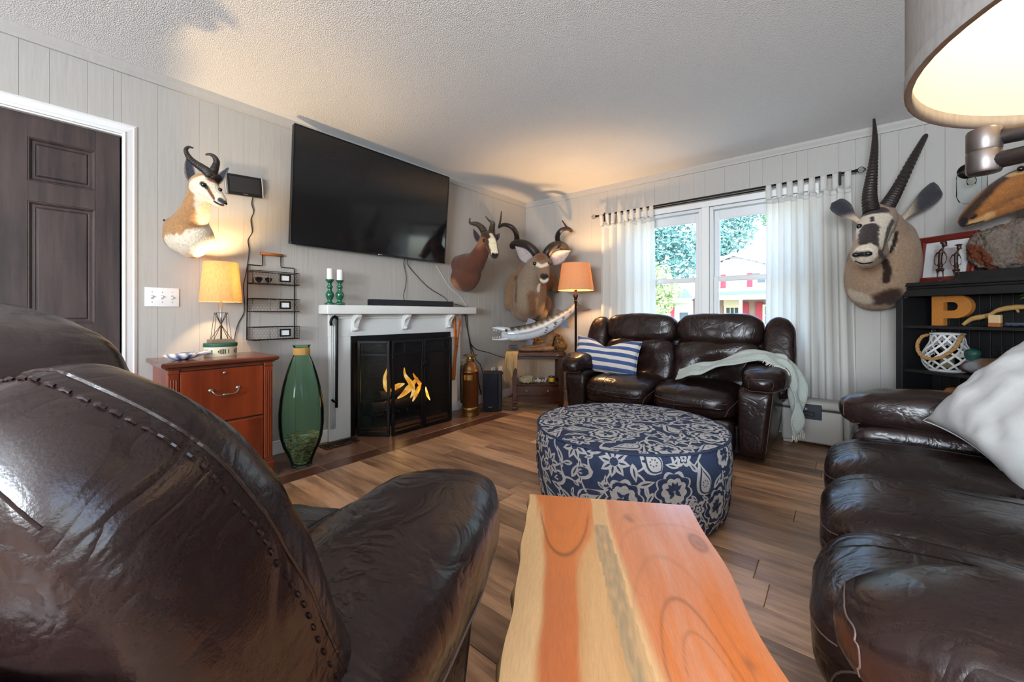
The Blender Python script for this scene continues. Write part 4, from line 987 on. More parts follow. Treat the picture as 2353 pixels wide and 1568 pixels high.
# striped shell dish
dish = thing('shell_dish', 'blue and white striped shell-shaped dish with handle on the cabinet', 'dish', (-2.88, .575, TZ), R(10))
M_DISH = mat('blue_white_glaze', (150, 162, 190), .3, attr=True)
dm = MB(); lay = dm.bm.verts.layers.float_color.new('Col')
rings = []
for r, z in ((.02, 0), (.045, .003), (.075, .016), (.088, .030), (.086, .031), (.070, .018), (.04, .008)):
    ring = []
    for i in range(40):
        a = 2 * math.pi * i / 40; k = 1 + .05 * math.cos(a * 12); v = dm.bm.verts.new((r * .75 * k * math.cos(a), r * k * math.sin(a), z)); v[lay] = (*(s2l((232, 234, 240)) if (i // 2) % 2 else s2l((92, 108, 150))), 1); ring.append(v)
    rings.append(ring)
for a, b in zip(rings, rings[1:]):
    for i in range(40): dm.bm.faces.new((a[i], a[(i + 1) % 40], b[(i + 1) % 40], b[i]))
dm.bm.faces.new(rings[0][::-1]); dm.bm.faces.new(rings[-1])
ob('bowl', dm, M_DISH, dish, True); ob('handle', MB().tube(smoothline([(0, .078, .022), (0, .11, .030), (0, .14, .033)], 4), .010, 10, flat=.5), mat('dish_white', (225, 228, 235), .3), dish, True)
# loose note papers
tag(ob('note_paper', MB().span((-.03, -.035, 0), (.03, .035, .0012), M=Matrix.Translation((-2.90, .60, .792)) @ Matrix.Rotation(R(-12), 4, 'Y')), M_WHITE), 'small white paper scrap lying in the striped dish', 'paper')

# green glass vase with coins
def glass_mat():
    m = bpy.data.materials.new('green_glass'); m.use_nodes = True; nt = m.node_tree; N = nt.nodes; L = nt.links
    N.remove(N['Principled BSDF']); t = N.new('ShaderNodeBsdfTransparent'); t.inputs[0].default_value = (*s2l((232, 246, 237)), 1)
    g = N.new('ShaderNodeBsdfGlossy'); g.inputs['Roughness'].default_value = .06; d = N.new('ShaderNodeBsdfTranslucent'); d.inputs[0].default_value = (*s2l((160, 214, 180)), 1)
    d2 = N.new('ShaderNodeBsdfDiffuse'); d2.inputs[0].default_value = (*s2l((160, 210, 180)), 1); m0 = N.new('ShaderNodeMixShader'); m0.inputs[0].default_value = .5; L.new(d.outputs[0], m0.inputs[1]); L.new(d2.outputs[0], m0.inputs[2])
    m1 = N.new('ShaderNodeMixShader'); m1.inputs[0].default_value = .055; L.new(t.outputs[0], m1.inputs[1]); L.new(m0.outputs[0], m1.inputs[2])
    lw = N.new('ShaderNodeLayerWeight'); lw.inputs[0].default_value = .12; m2 = N.new('ShaderNodeMixShader'); L.new(lw.outputs['Fresnel'], m2.inputs[0]); L.new(m1.outputs[0], m2.inputs[1]); L.new(g.outputs[0], m2.inputs[2])
    L.new(m2.outputs[0], N['Material Output'].inputs[0]); return m
M_GLASSG = glass_mat()
vs = thing('floor_vase', 'tall green glass floor vase with coins in the bottom and twine collar', 'vase', (-2.787, 1.182, 0))
vp = [(.058, .001), (.062, .006), (.068, .04), (.088, .09), (.112, .14), (.128, .20), (.136, .28), (.136, .36), (.128, .45), (.112, .54), (.092, .62), (.072, .685), (.055, .725), (.047, .745), (.045, .785), (.050, .797), (.055, .803)]
vi = [(r - .004, z) for r, z in vp[::-1][:-2]] + [(.055, .012), (0, .012)]
ob('glass', MB().lathe(vp + [(.053, .806)] + vi, 48), M_GLASSG, vs, True)
tw = MB()
for k in range(11): tw.tube([(.0495 * math.cos(a * .3927), .0495 * math.sin(a * .3927), .744 + k * .0042) for a in range(16)], .0024, 5, closed=True)
ob('twine_collar', tw, mat('twine', (196, 152, 84), .9), vs, True)
co = MB(); rc = random.Random(5)
for k in range(520):
    z = rc.uniform(.016, .205); rm = interp([q[1] for q in vp], [q[0] for q in vp], z) - .018; a = rc.uniform(0, 6.283); q = rm * (rc.random() ** .25)
    Mx = Matrix.Translation((q * math.cos(a), q * math.sin(a), z)) @ Matrix.Rotation(rc.uniform(0, 6.28), 4, 'Z') @ Matrix.Rotation(rc.gauss(0, .45), 4, 'X')
    co.lathe([(.0105, -.0008), (.0105, .0008)], 10, M=Mx)
tag(ob('coins', co, mat('old_coins', (186, 150, 104), .45, metal=.2, vary=(60, .75)), vs), kind='stuff')
# floor register
rg = thing('floor_register', 'dark cast floor register grille left of the fireplace', 'vent', (-3.02, 1.565, .0005))
f_ = MB(); f_.span((-.065, -.135, 0), (.065, -.122, .007), .002, 1); f_.span((-.065, .122, 0), (.065, .135, .007), .002, 1); f_.span((-.065, -.122, 0), (-.050, .122, .007), .002, 1); f_.span((.050, -.122, 0), (.065, .122, .007), .002, 1)
M_REG = mat('register_bronze', (62, 52, 46), .45, metal=.6)
ob('frame', f_, M_REG, rg); ob('pit', MB().span((-.05, -.122, 0), (.05, .122, .001)), M_BLACK, rg)
sc_ = MB()
for k in range(6):
    for s in (-1, 1):
        yc = -.10 + k * .04; sc_.tube([(s * .025 + .016 * math.cos(a), yc + .016 * math.sin(a), .004) for a in [i * .5236 for i in range(12)]], .0022, 4, closed=True); sc_.tube([(s * .006, yc, .004), (s * .045, yc + .018, .004)], .0022, 4)
ob('scrollwork', sc_, M_REG, rg)
# brass fire extinguisher
M_BRASS = mat('aged_copper', (138, 94, 58), .40, metal=.85, vary=(6, .25), bump=(30, .05)); M_BRASS2 = mat('aged_brass', (150, 116, 66), .35, metal=.9, vary=(9, .2))
ex_ = thing('fire_extinguisher', 'antique copper fire extinguisher standing right of the fireplace', 'fire extinguisher', (-2.866, 2.842, .0005))
ob('tank', MB().lathe([(.068, .07), (.0705, .075), (.0705, .43), (.0725, .432), (.0725, .446), (.0705, .448), (.066, .475), (.052, .51), (.034, .53), (.030, .54)], 40), M_BRASS, ex_, True, 45)
ob('base_band', MB().lathe([(.0, .0), (.074, 0), (.076, .008), (.070, .03), (.072, .05), (.077, .064), (.077, .082), (.072, .088)], 40), M_BRASS2, ex_, True, 45)
ob('cap', MB().lathe([(.032, .535), (.036, .54), (.036, .56), (.026, .565), (.024, .58), (0, .58)], 24), M_BRASS2, ex_, True, 45)
ob('handwheel', MB().tube([(.056 * math.cos(a * .2618), .056 * math.sin(a * .2618), .60) for a in range(24)], .006, 8, closed=True), M_BRASS2, ex_, True)
for a in (0, 90, 180, 270): ob('spoke', MB().tube([(.022 * math.cos(R(a)), .022 * math.sin(R(a)), .575), (.054 * math.cos(R(a)), .054 * math.sin(R(a)), .60)], .005, 6), M_BRASS2, ex_, True)
u_ = Vector((-.78, -.63, 0))
ob('side_handle', MB().tube(smoothline([u_ * .036 + Vector((0, 0, .55)), u_ * .075 + Vector((0, 0, .55)), u_ * .082 + Vector((0, 0, .53)), u_ * .070 + Vector((0, 0, .505)), u_ * .060 + Vector((0, 0, .49))], 4), .005, 8), M_BRASS2, ex_, True)
ob('hose', MB().tube(smoothline([u_ * .065 + Vector((0, 0, .50)), u_ * .082 + Vector((0, 0, .46)), u_ * .082 + Vector((0, 0, .25)), u_ * .078 + Vector((0, 0, .12))], 4), .007, 8), M_BLACK, ex_, True)
ob('embossed_plate', MB().grid(10, 4, lambda a, b: ((.0712) * math.cos(R(-95 + 70 * a)), .0712 * math.sin(R(-95 + 70 * a)), .36 + .05 * b)), M_BRASS2, ex_, True)

for c in ex_.children: c.scale = (1.15, 1.15, 1.0)

# ================================================================== MOUNTED ANIMALS
M_FUR = mat('short_fur', (160, 120, 80), .8, attr=True, vary=(70, .38), grain=(260, .30), bump=(150, .6), spec=.25, sheen=.15)
M_HORN = mat('dark_horn', (46, 38, 34), .45, vary=(30, .3), bump=(60, .25)); M_HORNB = mat('ringed_horn', (70, 58, 44), .5, vary=(40, .35), bump=(60, .2))
M_EYE = mat('glass_eye', (10, 7, 6), .05, spec=.9); M_NOSE = mat('wet_nose', (26, 24, 26), .3)
def seg_dist(V, pts):
    best = None
    for a, b in zip(pts, pts[1:]) if len(pts) > 1 else [(pts[0], pts[0])]:
        a = np.array(a); b = np.array(b); ab = b - a; l2 = float(ab @ ab)
        t = np.clip(((V - a) @ ab) / l2, 0, 1) if l2 > 1e-12 else np.zeros(len(V))
        d = np.linalg.norm(V - (a + t[:, None] * ab), axis=1); best = d if best is None else np.minimum(best, d)
    return best
def paint(me, base, strokes, up=None):
    V = np.empty(len(me.vertices) * 3); me.vertices.foreach_get('co', V); V = V.reshape(-1, 3)
    C = np.tile(np.array(s2l(base)), (len(V), 1)); jit0 = np.array([noise.noise(Vector(v) * 45) for v in V]) * .18
    for st in strokes:
        if callable(st): C = st(V, C); continue
        pts, r, col = st[:3]; so = st[3] if len(st) > 3 else .25
        jit = jit0 * r
        d = seg_dist(V, pts) + jit; t = np.clip((d - r * (1 - so)) / (2 * r * so), 0, 1); k = (1 - t * t * (3 - 2 * t))[:, None]
        C = C * (1 - k) + np.array(s2l(col)) * k
    at_ = me.color_attributes.new('Col', 'FLOAT_COLOR', 'POINT'); A = np.ones((len(V), 4)); A[:, :3] = C; at_.data.foreach_set('color', A.ravel())
def blob(chains, voxel=.009, smooth=8, k=170.0):
    """one continuous body from chains of (point, radius): smooth union of round cones, meshed with surface nets"""
    segs = []
    for ch in chains:
        P = [Vector(c[0]) for c in ch]; rr = [c[1] for c in ch]
        if len(P) == 1: segs.append((P[0], P[0], rr[0], rr[0])); continue
        L = smoothline(P, 3); r_ = [interp(range(len(rr)), rr, i / 3) for i in range(len(L))]
        segs += [(L[i], L[i + 1], r_[i], r_[i + 1]) for i in range(len(L) - 1)]
    A = np.array([[*a, *b, ra, rb] for a, b, ra, rb in segs]); rm = A[:, 6:].max() + .03
    lo = np.minimum(A[:, :3], A[:, 3:6]).min(0) - rm; hi = np.maximum(A[:, :3], A[:, 3:6]).max(0) + rm
    n = np.ceil((hi - lo) / voxel).astype(int) + 1
    ax = [lo[i] + voxel * np.arange(n[i]) for i in range(3)]; G = np.stack(np.meshgrid(*ax, indexing='ij'), -1).reshape(-1, 3)
    acc = np.zeros(n); G = G.reshape(*n, 3); pad = 9 / k + 2 * voxel
    for a in A:
        r_ = max(a[6], a[7]) + pad; i0 = np.maximum(((np.minimum(a[:3], a[3:6]) - r_ - lo) / voxel).astype(int), 0); i1 = np.minimum(((np.maximum(a[:3], a[3:6]) + r_ - lo) / voxel).astype(int) + 2, n)
        sb = tuple(slice(i0[q], i1[q]) for q in range(3)); g = G[sb]; p0, ab = a[:3], a[3:6] - a[:3]; l2 = float(ab @ ab)
        t = np.clip(((g - p0) @ ab) / l2, 0, 1) if l2 > 1e-12 else np.zeros(g.shape[:3])
        d = np.linalg.norm(g - (p0 + t[..., None] * ab), axis=-1) - (a[6] + (a[7] - a[6]) * t); acc[sb] += np.exp(np.clip(-k * d, -60, 40))
    f = -np.log(np.maximum(acc, 1e-12)) / k + 1.0 / k
    ins = f < 0; corners = [(i, j, l) for i in (0, 1) for j in (0, 1) for l in (0, 1)]; m = n - 1
    sl = lambda c: tuple(slice(c[q], c[q] + m[q]) for q in range(3))
    cnt = sum(ins[sl(c)].astype(int) for c in corners); act = (cnt > 0) & (cnt < 8); idx = np.full(m, -1); idx[act] = np.arange(act.sum())
    ps = np.zeros((*m, 3)); wt = np.zeros(m)
    for q in range(3):
        for c in corners:
            if c[q]: continue
            e = list(c); e[q] = 1; fa, fb = f[sl(c)], f[sl(e)]; cr = (fa < 0) != (fb < 0); t = np.where(cr, fa / np.where(fa == fb, 1, fa - fb), 0)
            for w_ in range(3): ps[..., w_] += np.where(cr, c[w_] + (t if w_ == q else 0), 0)
            wt += cr
    I = np.argwhere(act); V = lo + voxel * (I + ps[act] / wt[act][:, None]); F = []
    for q in range(3):
        a, b = (q + 1) % 3, (q + 2) % 3; e = [0, 0, 0]; e[q] = 1
        s0 = ins[tuple(slice(0, n[w_] - e[w_]) for w_ in range(3))]; s1 = ins[tuple(slice(e[w_], n[w_]) for w_ in range(3))]
        for g in np.argwhere(s0 != s1):
            if g[a] < 1 or g[b] < 1 or g[a] >= m[a] or g[b] >= m[b]: continue
            qd = []
            for da, db in ((-1, -1), (0, -1), (0, 0), (-1, 0)):
                h = g.copy(); h[a] += da; h[b] += db; qd.append(int(idx[tuple(h)]))
            F.append(tuple(qd if s0[tuple(g)] else qd[::-1]))
    out = bpy.data.meshes.new('blob'); out.from_pydata(V.tolist(), [], F)
    out.polygons.foreach_set('use_smooth', [True] * len(out.polygons)); return out
def ear(base, tip, face, wd, cols, cup=.35, n=14, paddle=False):
    """leaf-shaped cupped ear; cols = (inside centre, inside rim, outside)"""
    base, tip, face = Vector(base), Vector(tip), Vector(face).normalized(); ax = tip - base; L = ax.length; ax.normalize()
    face = (face - ax * face.dot(ax)).normalized(); sd = ax.cross(face); bm = bmesh.new(); lay = bm.verts.layers.float_color.new('Col'); m = 8
    def wf(t):
        if paddle: return wd * (.26 + .74 * sstep(.12, .68, t)) * max(0, 1 - max(0, (t - .78) / .22) ** 2.2) ** .5 + .003
        return wd * (.30 + .70 * math.sin(math.pi * min(1, t * 1.02) ** .75)) * (1 - t ** 6) + .002
    def mk(off, inner):
        g = []
        for i in range(n + 1):
            t = i / n; row = []
            for j in range(-m, m + 1):
                s = j / m; p = base + ax * (L * t) + sd * (wf(t) * s) + face * (cup * wf(t) * (s * s) - off * (1 - s * s) ** .5)
                v = bm.verts.new(p); k = sstep(.62, .95, abs(s)) if inner else 1
                c = Vector(s2l(cols[0])).lerp(Vector(s2l(cols[1])), max(k, sstep(.25, .0, t))) if not paddle else Vector(s2l(cols[2])).lerp(Vector(s2l(cols[0])), sstep(.22, .50, t + .12 * s)).lerp(Vector(s2l(cols[1])), .5 * k) if inner else Vector(s2l(cols[2]))
                v[lay] = (*c, 1); row.append(v)
            g.append(row)
        for i in range(n):
            for j in range(2 * m): bm.faces.new((g[i][j], g[i + 1][j], g[i + 1][j + 1], g[i][j + 1]))
        return g
    a = mk(.0, True); b = mk(.010, False)
    for i in range(n):
        for j in (0, 2 * m): bm.faces.new((a[i][j], a[i + 1][j], b[i + 1][j], b[i][j]))
    for i in (0, n):
        for j in range(2 * m): bm.faces.new((a[i][j], a[i][j + 1], b[i][j + 1], b[i][j]))
    bmesh.ops.recalc_face_normals(bm, faces=bm.faces[:]); me = bpy.data.meshes.new('ear'); bm.to_mesh(me); bm.free()
    me.polygons.foreach_set('use_smooth', [True] * len(me.polygons)); return me
def horn(pts, r0, r1, rings=0, until=.7, amp=.12, n=8, power=1.0):
    P = smoothline(pts, n); N = len(P)
    if rings:
        # resample finely for the ridges
        P2 = []
        for a, b in zip(P, P[1:]): P2 += [a.lerp(b, k / 4) for k in range(4)]
        P = P2 + [P[-1]]; N = len(P)
    def rad(f):
        r = r0 + (r1 - r0) * f ** power
        if rings and f < until: r *= 1 + amp * math.sin(f * rings / until * 2 * math.pi) * (1 - (f / until) ** 4)
        return r
    return MB().tube(P, rad, 14)
def eye(parent, p, r, rim=None):
    ob('eye', MB().soft(p, (r * 2, r * 2, r * 2), 2, 6), M_EYE, parent, True)
def mount(name, label, base, chains, color, strokes, voxel=.009, smooth=8):
    t = thing(name, label, 'mounted head', base, world=True)
    me = blob(chains, voxel, smooth); tr = bvh_of(me); eye_p = Vector((0, 0, CAM_H)); st2 = []
    for s in strokes:
        # lay each marking on the hide itself
        pts = [Vector(p) for p in s[0]]; den = [a.lerp(b, k / 5) for a, b in zip(pts, pts[1:]) for k in range(5)] + [pts[-1]]; on = []
        for p in den:
            hit = tr.ray_cast(eye_p, (p - eye_p).normalized())[0]; on.append(tuple(hit if hit is not None else tr.find_nearest(p)[0]))
        st2.append((on, *s[1:]))
    paint(me, color, st2); ob('body', me, M_FUR, t)
    return t
sp_ = lambda *a: spot(*a)
def C_(lst): return [(sp_(a, b, z), r) for a, b, z, r in lst]
def L_(*p): return [tuple(sp_(*q)) for q in p]
CAMDIR = -_d

# ---- springbok by the door
TAN, WHT, BRN, CRM = (170, 126, 82), (226, 212, 190), (112, 66, 36), (214, 190, 156)
spb = mount('springbok_mount', 'springbok shoulder mount with lyre-shaped horns above the table lamp', (WEST, .64, 1.42),
    [C_([(402, 548, 2.50, .070), (428, 545, 2.43, .105), (446, 548, 2.38, .100), (440, 568, 2.42, .070)]), C_([(400, 525, 2.50, .065), (425, 528, 2.42, .095), (445, 532, 2.36, .085), (455, 555, 2.38, .075)]),
     C_([(432, 520, 2.38, .092), (446, 495, 2.31, .074), (453, 470, 2.26, .060), (458, 448, 2.23, .052), (460, 432, 2.215, .054)]),
     C_([(460, 425, 2.215, .053), (472, 434, 2.195, .049), (486, 446, 2.185, .038), (500, 457, 2.178, .029), (511, 464, 2.172, .024)]), C_([(462, 418, 2.22, .046), (478, 420, 2.20, .040), (494, 440, 2.185, .030), (508, 458, 2.172, .022)]), C_([(470, 446, 2.20, .036), (490, 460, 2.187, .022), (508, 470, 2.175, .016)])],
    TAN, [(L_((400, 572, 2.46), (430, 572, 2.40), (462, 560, 2.32)), .085, WHT, .12), (L_((482, 545, 2.26), (480, 515, 2.22), (478, 480, 2.17), (478, 458, 2.15)), .060, WHT, .2),
          (L_((452, 430, 2.17), (470, 440, 2.15), (500, 458, 2.15), (512, 464, 2.15)), .058, WHT, .15), (L_((462, 412, 2.2), (478, 414, 2.18), (492, 432, 2.16)), .030, (222, 206, 180), .3),
          (L_((486, 412, 2.16), (497, 416, 2.17)), .022, BRN, .3), (L_((476, 432, 2.145), (484, 444, 2.145), (491, 456, 2.15)), .009, BRN, .3), (L_((464, 421, 2.16), (474, 430, 2.145)), .012, (40, 34, 34), .3),
          (L_((492, 463, 2.152), (502, 469, 2.152), (514, 473, 2.155)), .0055, (40, 34, 32), .3), (L_((505, 459, 2.145), (516, 466, 2.15)), .012, (60, 56, 60), .35)], .006, 6)
ob('horn', horn(L_((484, 412, 2.19), (478, 397, 2.20), (463, 385, 2.22), (444, 372, 2.24), (432, 358, 2.25), (427, 345, 2.25), (433, 338, 2.24), (443, 340, 2.23)), .026, .004, 20, .75, .10), M_HORN, spb, True)
ob('horn', horn(L_((496, 415, 2.20), (489, 402, 2.21), (494, 386, 2.22), (498, 372, 2.22), (492, 360, 2.22), (482, 355, 2.21), (472, 356, 2.20)), .026, .004, 20, .75, .10), M_HORN, spb, True)
EC = ((52, 52, 62), (150, 140, 130), (196, 176, 146))
ob('ear', ear(sp_(444, 424, 2.23), sp_(430, 358, 2.24), CAMDIR + _r * .3, .026, EC), M_FUR, spb); ob('ear', ear(sp_(499, 424, 2.22), sp_(524, 385, 2.24), CAMDIR, .022, EC), M_FUR, spb)
eye(spb, sp_(468, 425, 2.148), .013); eye(spb, sp_(506, 436, 2.172), .010)
ob('nose', MB().soft(sp_(517, 468, 2.153), (.020, .022, .016), 2.4, 6), M_NOSE, spb, True)

# ---- blesbok right of the TV
RED, DRK = (94, 54, 38), (58, 34, 26)
blb = mount('blesbok_mount', 'reddish-brown blesbok shoulder mount with white face blaze right of the television', (WEST, 2.95, 1.30),
    [C_([(1050, 640, 4.30, .115), (1070, 640, 4.20, .130), (1082, 630, 4.12, .110)]), C_([(1052, 612, 4.30, .110), (1072, 610, 4.18, .125), (1090, 606, 4.06, .105)]), C_([(1056, 652, 4.28, .075), (1072, 655, 4.2, .07), (1082, 648, 4.14, .07)]),
     C_([(1086, 610, 4.08, .115), (1099, 592, 3.99, .090), (1108, 574, 3.94, .073), (1114, 558, 3.91, .062)]), C_([(1116, 547, 3.92, .062), (1123, 555, 3.87, .056), (1129, 567, 3.83, .047), (1134, 580, 3.80, .040), (1137, 588, 3.79, .034)]), C_([(1119, 541, 3.93, .050), (1131, 549, 3.86, .040), (1137, 568, 3.80, .030), (1141, 584, 3.775, .026)])],
    RED, [(L_((1100, 560, 3.92), (1108, 545, 3.9)), .05, (140, 92, 60), .6), (L_((1115, 535, 3.9), (1132, 545, 3.82)), .05, DRK, .4), (L_((1131, 551, 3.795), (1134, 568, 3.765), (1136, 580, 3.755)), .036, (226, 214, 180), .12), (L_((1128, 538, 3.86), (1131, 544, 3.81)), .016, (214, 200, 168), .3),
          (L_((1136, 588, 3.74), (1143, 590, 3.745)), .024, (38, 34, 34), .25), (L_((1131, 591, 3.75), (1138, 595, 3.745)), .012, (30, 26, 26), .3), (L_((1045, 655, 4.2), (1050, 664, 4.2)), .06, (160, 108, 66), .5)], .010, 5)
ob('horn', horn(L_((1114, 540, 3.93), (1111, 530, 3.93), (1105, 522, 3.95), (1097, 516, 3.97), (1088, 514, 3.99), (1081, 513, 4.0), (1079, 508, 4.0), (1080.5, 501, 4.0)), .036, .005, 16, .85, .16), M_HORNB, blb, True)
ob('horn', horn(L_((1130, 541, 3.92), (1130, 530, 3.92), (1131, 521, 3.93), (1133, 514, 3.95), (1129, 511, 3.97), (1122, 505, 3.98), (1115.5, 497, 4.0)), .034, .004, 16, .8, .16), M_HORNB, blb, True)
EB = ((58, 52, 56), (170, 150, 130), (150, 110, 84))
ob('ear', ear(sp_(1102, 560, 3.93), sp_(1088, 526, 3.98), CAMDIR + _r * .4, .036, EB), M_FUR, blb); ob('ear', ear(sp_(1137, 554, 3.90), sp_(1148, 536, 3.97), CAMDIR - _r * .1, .034, EB), M_FUR, blb)
eye(blb, sp_(1113, 553, 3.835), .016)
for q in ((1132, 584), (1140.5, 585)): ob('nostril', MB().soft(sp_(*q, 3.745), (.018, .02, .024), 2.2, 5), M_NOSE, blb, True)

# ---- kudu in the corner
KT, KG = (132, 102, 76), (134, 116, 98)
kud = mount('kudu_mount', 'large kudu shoulder mount with spiral horns in the room corner', (-2.95, 3.9, .96),
    [C_([(1214, 712, 4.62, .150), (1216, 700, 4.48, .175), (1218, 680, 4.42, .185), (1220, 655, 4.38, .170), (1225, 632, 4.30, .135), (1232, 612, 4.24, .105)]), C_([(1200, 700, 4.7, .15), (1240, 700, 4.7, .15)]), C_([(1192, 715, 4.68, .09), (1205, 720, 4.6, .10), (1240, 718, 4.6, .10)]),
     C_([(1190, 640, 4.74, .105), (1180, 660, 4.78, .105), (1174, 690, 4.80, .085), (1172, 705, 4.80, .06)]), C_([(1200, 630, 4.68, .10), (1225, 625, 4.6, .12)]), C_([(1262, 640, 4.72, .085), (1270, 655, 4.74, .075), (1274, 664, 4.74, .05)]), C_([(1190, 640, 4.74, .09), (1225, 650, 4.72, .16), (1262, 645, 4.74, .085)]),
     C_([(1242, 600, 4.22, .092), (1245, 612, 4.15, .084), (1248, 626, 4.06, .066), (1250, 637, 3.99, .054), (1251, 643, 3.97, .046)]), C_([(1228, 604, 4.2, .05), (1258, 604, 4.2, .05)])],
    KT, [(L_((1200, 660, 4.25), (1205, 700, 4.3), (1212, 640, 4.2), (1220, 620, 4.15)), .11, KG, .4), (L_((1187, 640, 4.5), (1184, 690, 4.5)), .03, (92, 68, 50), .5), (L_((1230, 690, 4.22), (1228, 720, 4.3)), .03, (196, 150, 104), .5), (L_((1222, 680, 4.25), (1225, 720, 4.35)), .05, (112, 78, 52), .6),
         (L_((1233, 607, 4.12), (1242, 612, 4.055), (1246, 612, 4.05), (1258, 607, 4.11)), .020, (232, 218, 196), .3), (L_((1242, 645, 3.945), (1250, 649, 3.935), (1258, 643, 3.955)), .018, (222, 206, 184), .3), (L_((1246, 634, 3.94), (1252, 637, 3.935), (1257, 634, 3.945)), .026, (36, 32, 34), .25), (L_((1243, 592, 4.14), (1244, 580, 4.18)), .05, (112, 70, 44), .5), (L_((1239, 655, 4.1), (1237, 668, 4.12)), .018, (216, 200, 176), .3)], .011, 6)
ob('horn', horn([sp_(*q) for q in ((1236, 592, 4.25), (1228, 578, 4.22), (1214, 565, 4.24), (1199, 559, 4.32), (1186, 559, 4.44), (1178, 564, 4.54), (1180, 566, 4.62), (1187, 554, 4.60), (1187, 540, 4.52), (1181, 527, 4.46), (1170, 519, 4.45), (1157, 517, 4.50), (1148, 521, 4.58), (1147, 522, 4.64), (1149, 512, 4.66), (1151, 500, 4.66), (1152, 486, 4.66))], .046, .006, 0, power=1.25, n=6), M_HORN, kud, True)
ob('horn', horn([sp_(*q) for q in ((1254, 591, 4.25), (1259, 578, 4.22), (1269, 567, 4.24), (1281, 563, 4.32), (1293, 564, 4.44), (1300, 570, 4.54), (1296, 572, 4.62), (1285, 560, 4.62), (1281, 546, 4.54), (1285, 534, 4.47), (1294, 527, 4.45), (1306, 526, 4.50), (1313, 531, 4.57), (1311, 530, 4.63), (1303, 523, 4.66), (1297, 515, 4.68), (1292, 507, 4.70))], .046, .006, 0, power=1.25, n=6), M_HORN, kud, True)
EK = ((176, 164, 164), (72, 58, 54), (140, 112, 88))
ob('ear', ear(sp_(1222, 604, 4.24), sp_(1184, 566, 4.28), CAMDIR, .078, EK, .25), M_FUR, kud); ob('ear', ear(sp_(1262, 604, 4.24), sp_(1312, 576, 4.28), CAMDIR, .078, EK, .25), M_FUR, kud)
eye(kud, sp_(1229, 606, 4.10), .019); eye(kud, sp_(1259, 606, 4.115), .019)
for q in ((1247, 634), (1255, 634)): ob('nostril', MB().soft(sp_(*q, 3.935), (.020, .02, .024), 2.2, 5), M_NOSE, kud, True)

# ---- oryx on the window wall
OT, OD, OW = (168, 140, 116), (52, 36, 32), (232, 218, 198)
ory = mount('oryx_mount', 'oryx shoulder mount with black and white face and straight ringed horns', (.22, NORTH, 1.1),
    [C_([(2048, 545, 2.90, .130), (2040, 575, 2.88, .170), (2032, 605, 2.88, .195), (2022, 640, 2.90, .205), (2014, 662, 2.94, .170)]), C_([(2000, 620, 2.93, .15), (1992, 655, 2.96, .12), (1990, 675, 2.99, .06)]), C_([(2055, 640, 2.95, .11), (2048, 672, 2.97, .095), (2030, 682, 2.98, .07)]), C_([(2022, 600, 3.0, .20), (2015, 660, 3.02, .16)]),
     C_([(2020, 500, 2.76, .098), (2012, 520, 2.71, .100), (2003, 545, 2.63, .090), (1994, 567, 2.56, .080), (1987, 584, 2.51, .074)]), C_([(2030, 520, 2.80, .11), (2040, 545, 2.84, .12)]), C_([(1990, 598, 2.52, .055), (2002, 596, 2.56, .055), (2015, 575, 2.66, .07)])],
    OT, [(L_((2000, 500, 2.62), (2030, 505, 2.62)), .085, OW, .15), (L_((1975, 515, 2.66), (1985, 540, 2.6)), .04, OW, .3), (L_((2035, 530, 2.64), (2028, 560, 2.6)), .05, OW, .25), (L_((2052, 545, 2.68), (2045, 572, 2.66)), .030, OW, .25),
         (L_((1992, 488, 2.66), (2025, 482, 2.66)), .040, OD, .2), (L_((2003, 500, 2.6), (2004, 508, 2.6)), .012, OD, .3), (L_((1997, 522, 2.585), (1995, 545, 2.54), (2000, 558, 2.51)), .052, OD, .12), (L_((1982, 556, 2.49), (2012, 560, 2.53)), .022, OD, .25),
         (L_((1984, 582, 2.44), (2000, 578, 2.46), (1978, 596, 2.44)), .056, OW, .15), (L_((2052, 508, 2.68), (2042, 528, 2.64), (2036, 552, 2.60), (2030, 572, 2.60), (2022, 590, 2.66)), .017, OD, .25), (L_((2060, 535, 2.72), (2055, 560, 2.70), (2046, 578, 2.68)), .014, OD, .3),
         (L_((2022, 580, 2.64), (2032, 595, 2.68), (2040, 622, 2.69), (2036, 645, 2.71)), .022, OD, .25), (L_((2020, 690, 2.84), (2050, 678, 2.86), (2056, 690, 2.9)), .055, (66, 44, 36), .4), (L_((1960, 680, 2.9), (1985, 688, 2.9)), .05, (206, 190, 168), .4), (L_((1966, 585, 2.43), (1992, 583, 2.42)), .018, (44, 40, 46), .3)], .010, 6)
ob('horn', horn(L_((2003, 488, 2.72), (1998, 455, 2.75), (2001, 420, 2.79), (2006, 380, 2.83), (2010, 335, 2.87), (2010, 300, 2.90), (2008, 270, 2.93)), .044, .006, 22, .66, .13, power=1.1), M_HORN, ory, True)
ob('horn', horn(L_((2030, 486, 2.72), (2046, 462, 2.75), (2066, 427, 2.79), (2094, 372, 2.84), (2118, 328, 2.88), (2138, 292, 2.91), (2156, 258, 2.94)), .044, .006, 22, .66, .13, power=1.1), M_HORN, ory, True)
EO = ((58, 56, 64), (96, 84, 84), (206, 186, 164))
ob('ear', ear(sp_(1976, 512, 2.74), sp_(1911, 467, 2.80), CAMDIR, .060, EO, .3, paddle=True), M_FUR, ory); ob('ear', ear(sp_(2066, 508, 2.76), sp_(2157, 428, 2.82), CAMDIR, .064, EO, .3, paddle=True), M_FUR, ory)
eye(ory, sp_(2050, 512, 2.655), .019); eye(ory, sp_(1974, 520, 2.66), .017)
for q in ((1967, 586), (1995, 583)): ob('nostril', MB().soft(sp_(*q, 2.425), (.040, .03, .026), 2.2, 6), M_NOSE, ory, True)
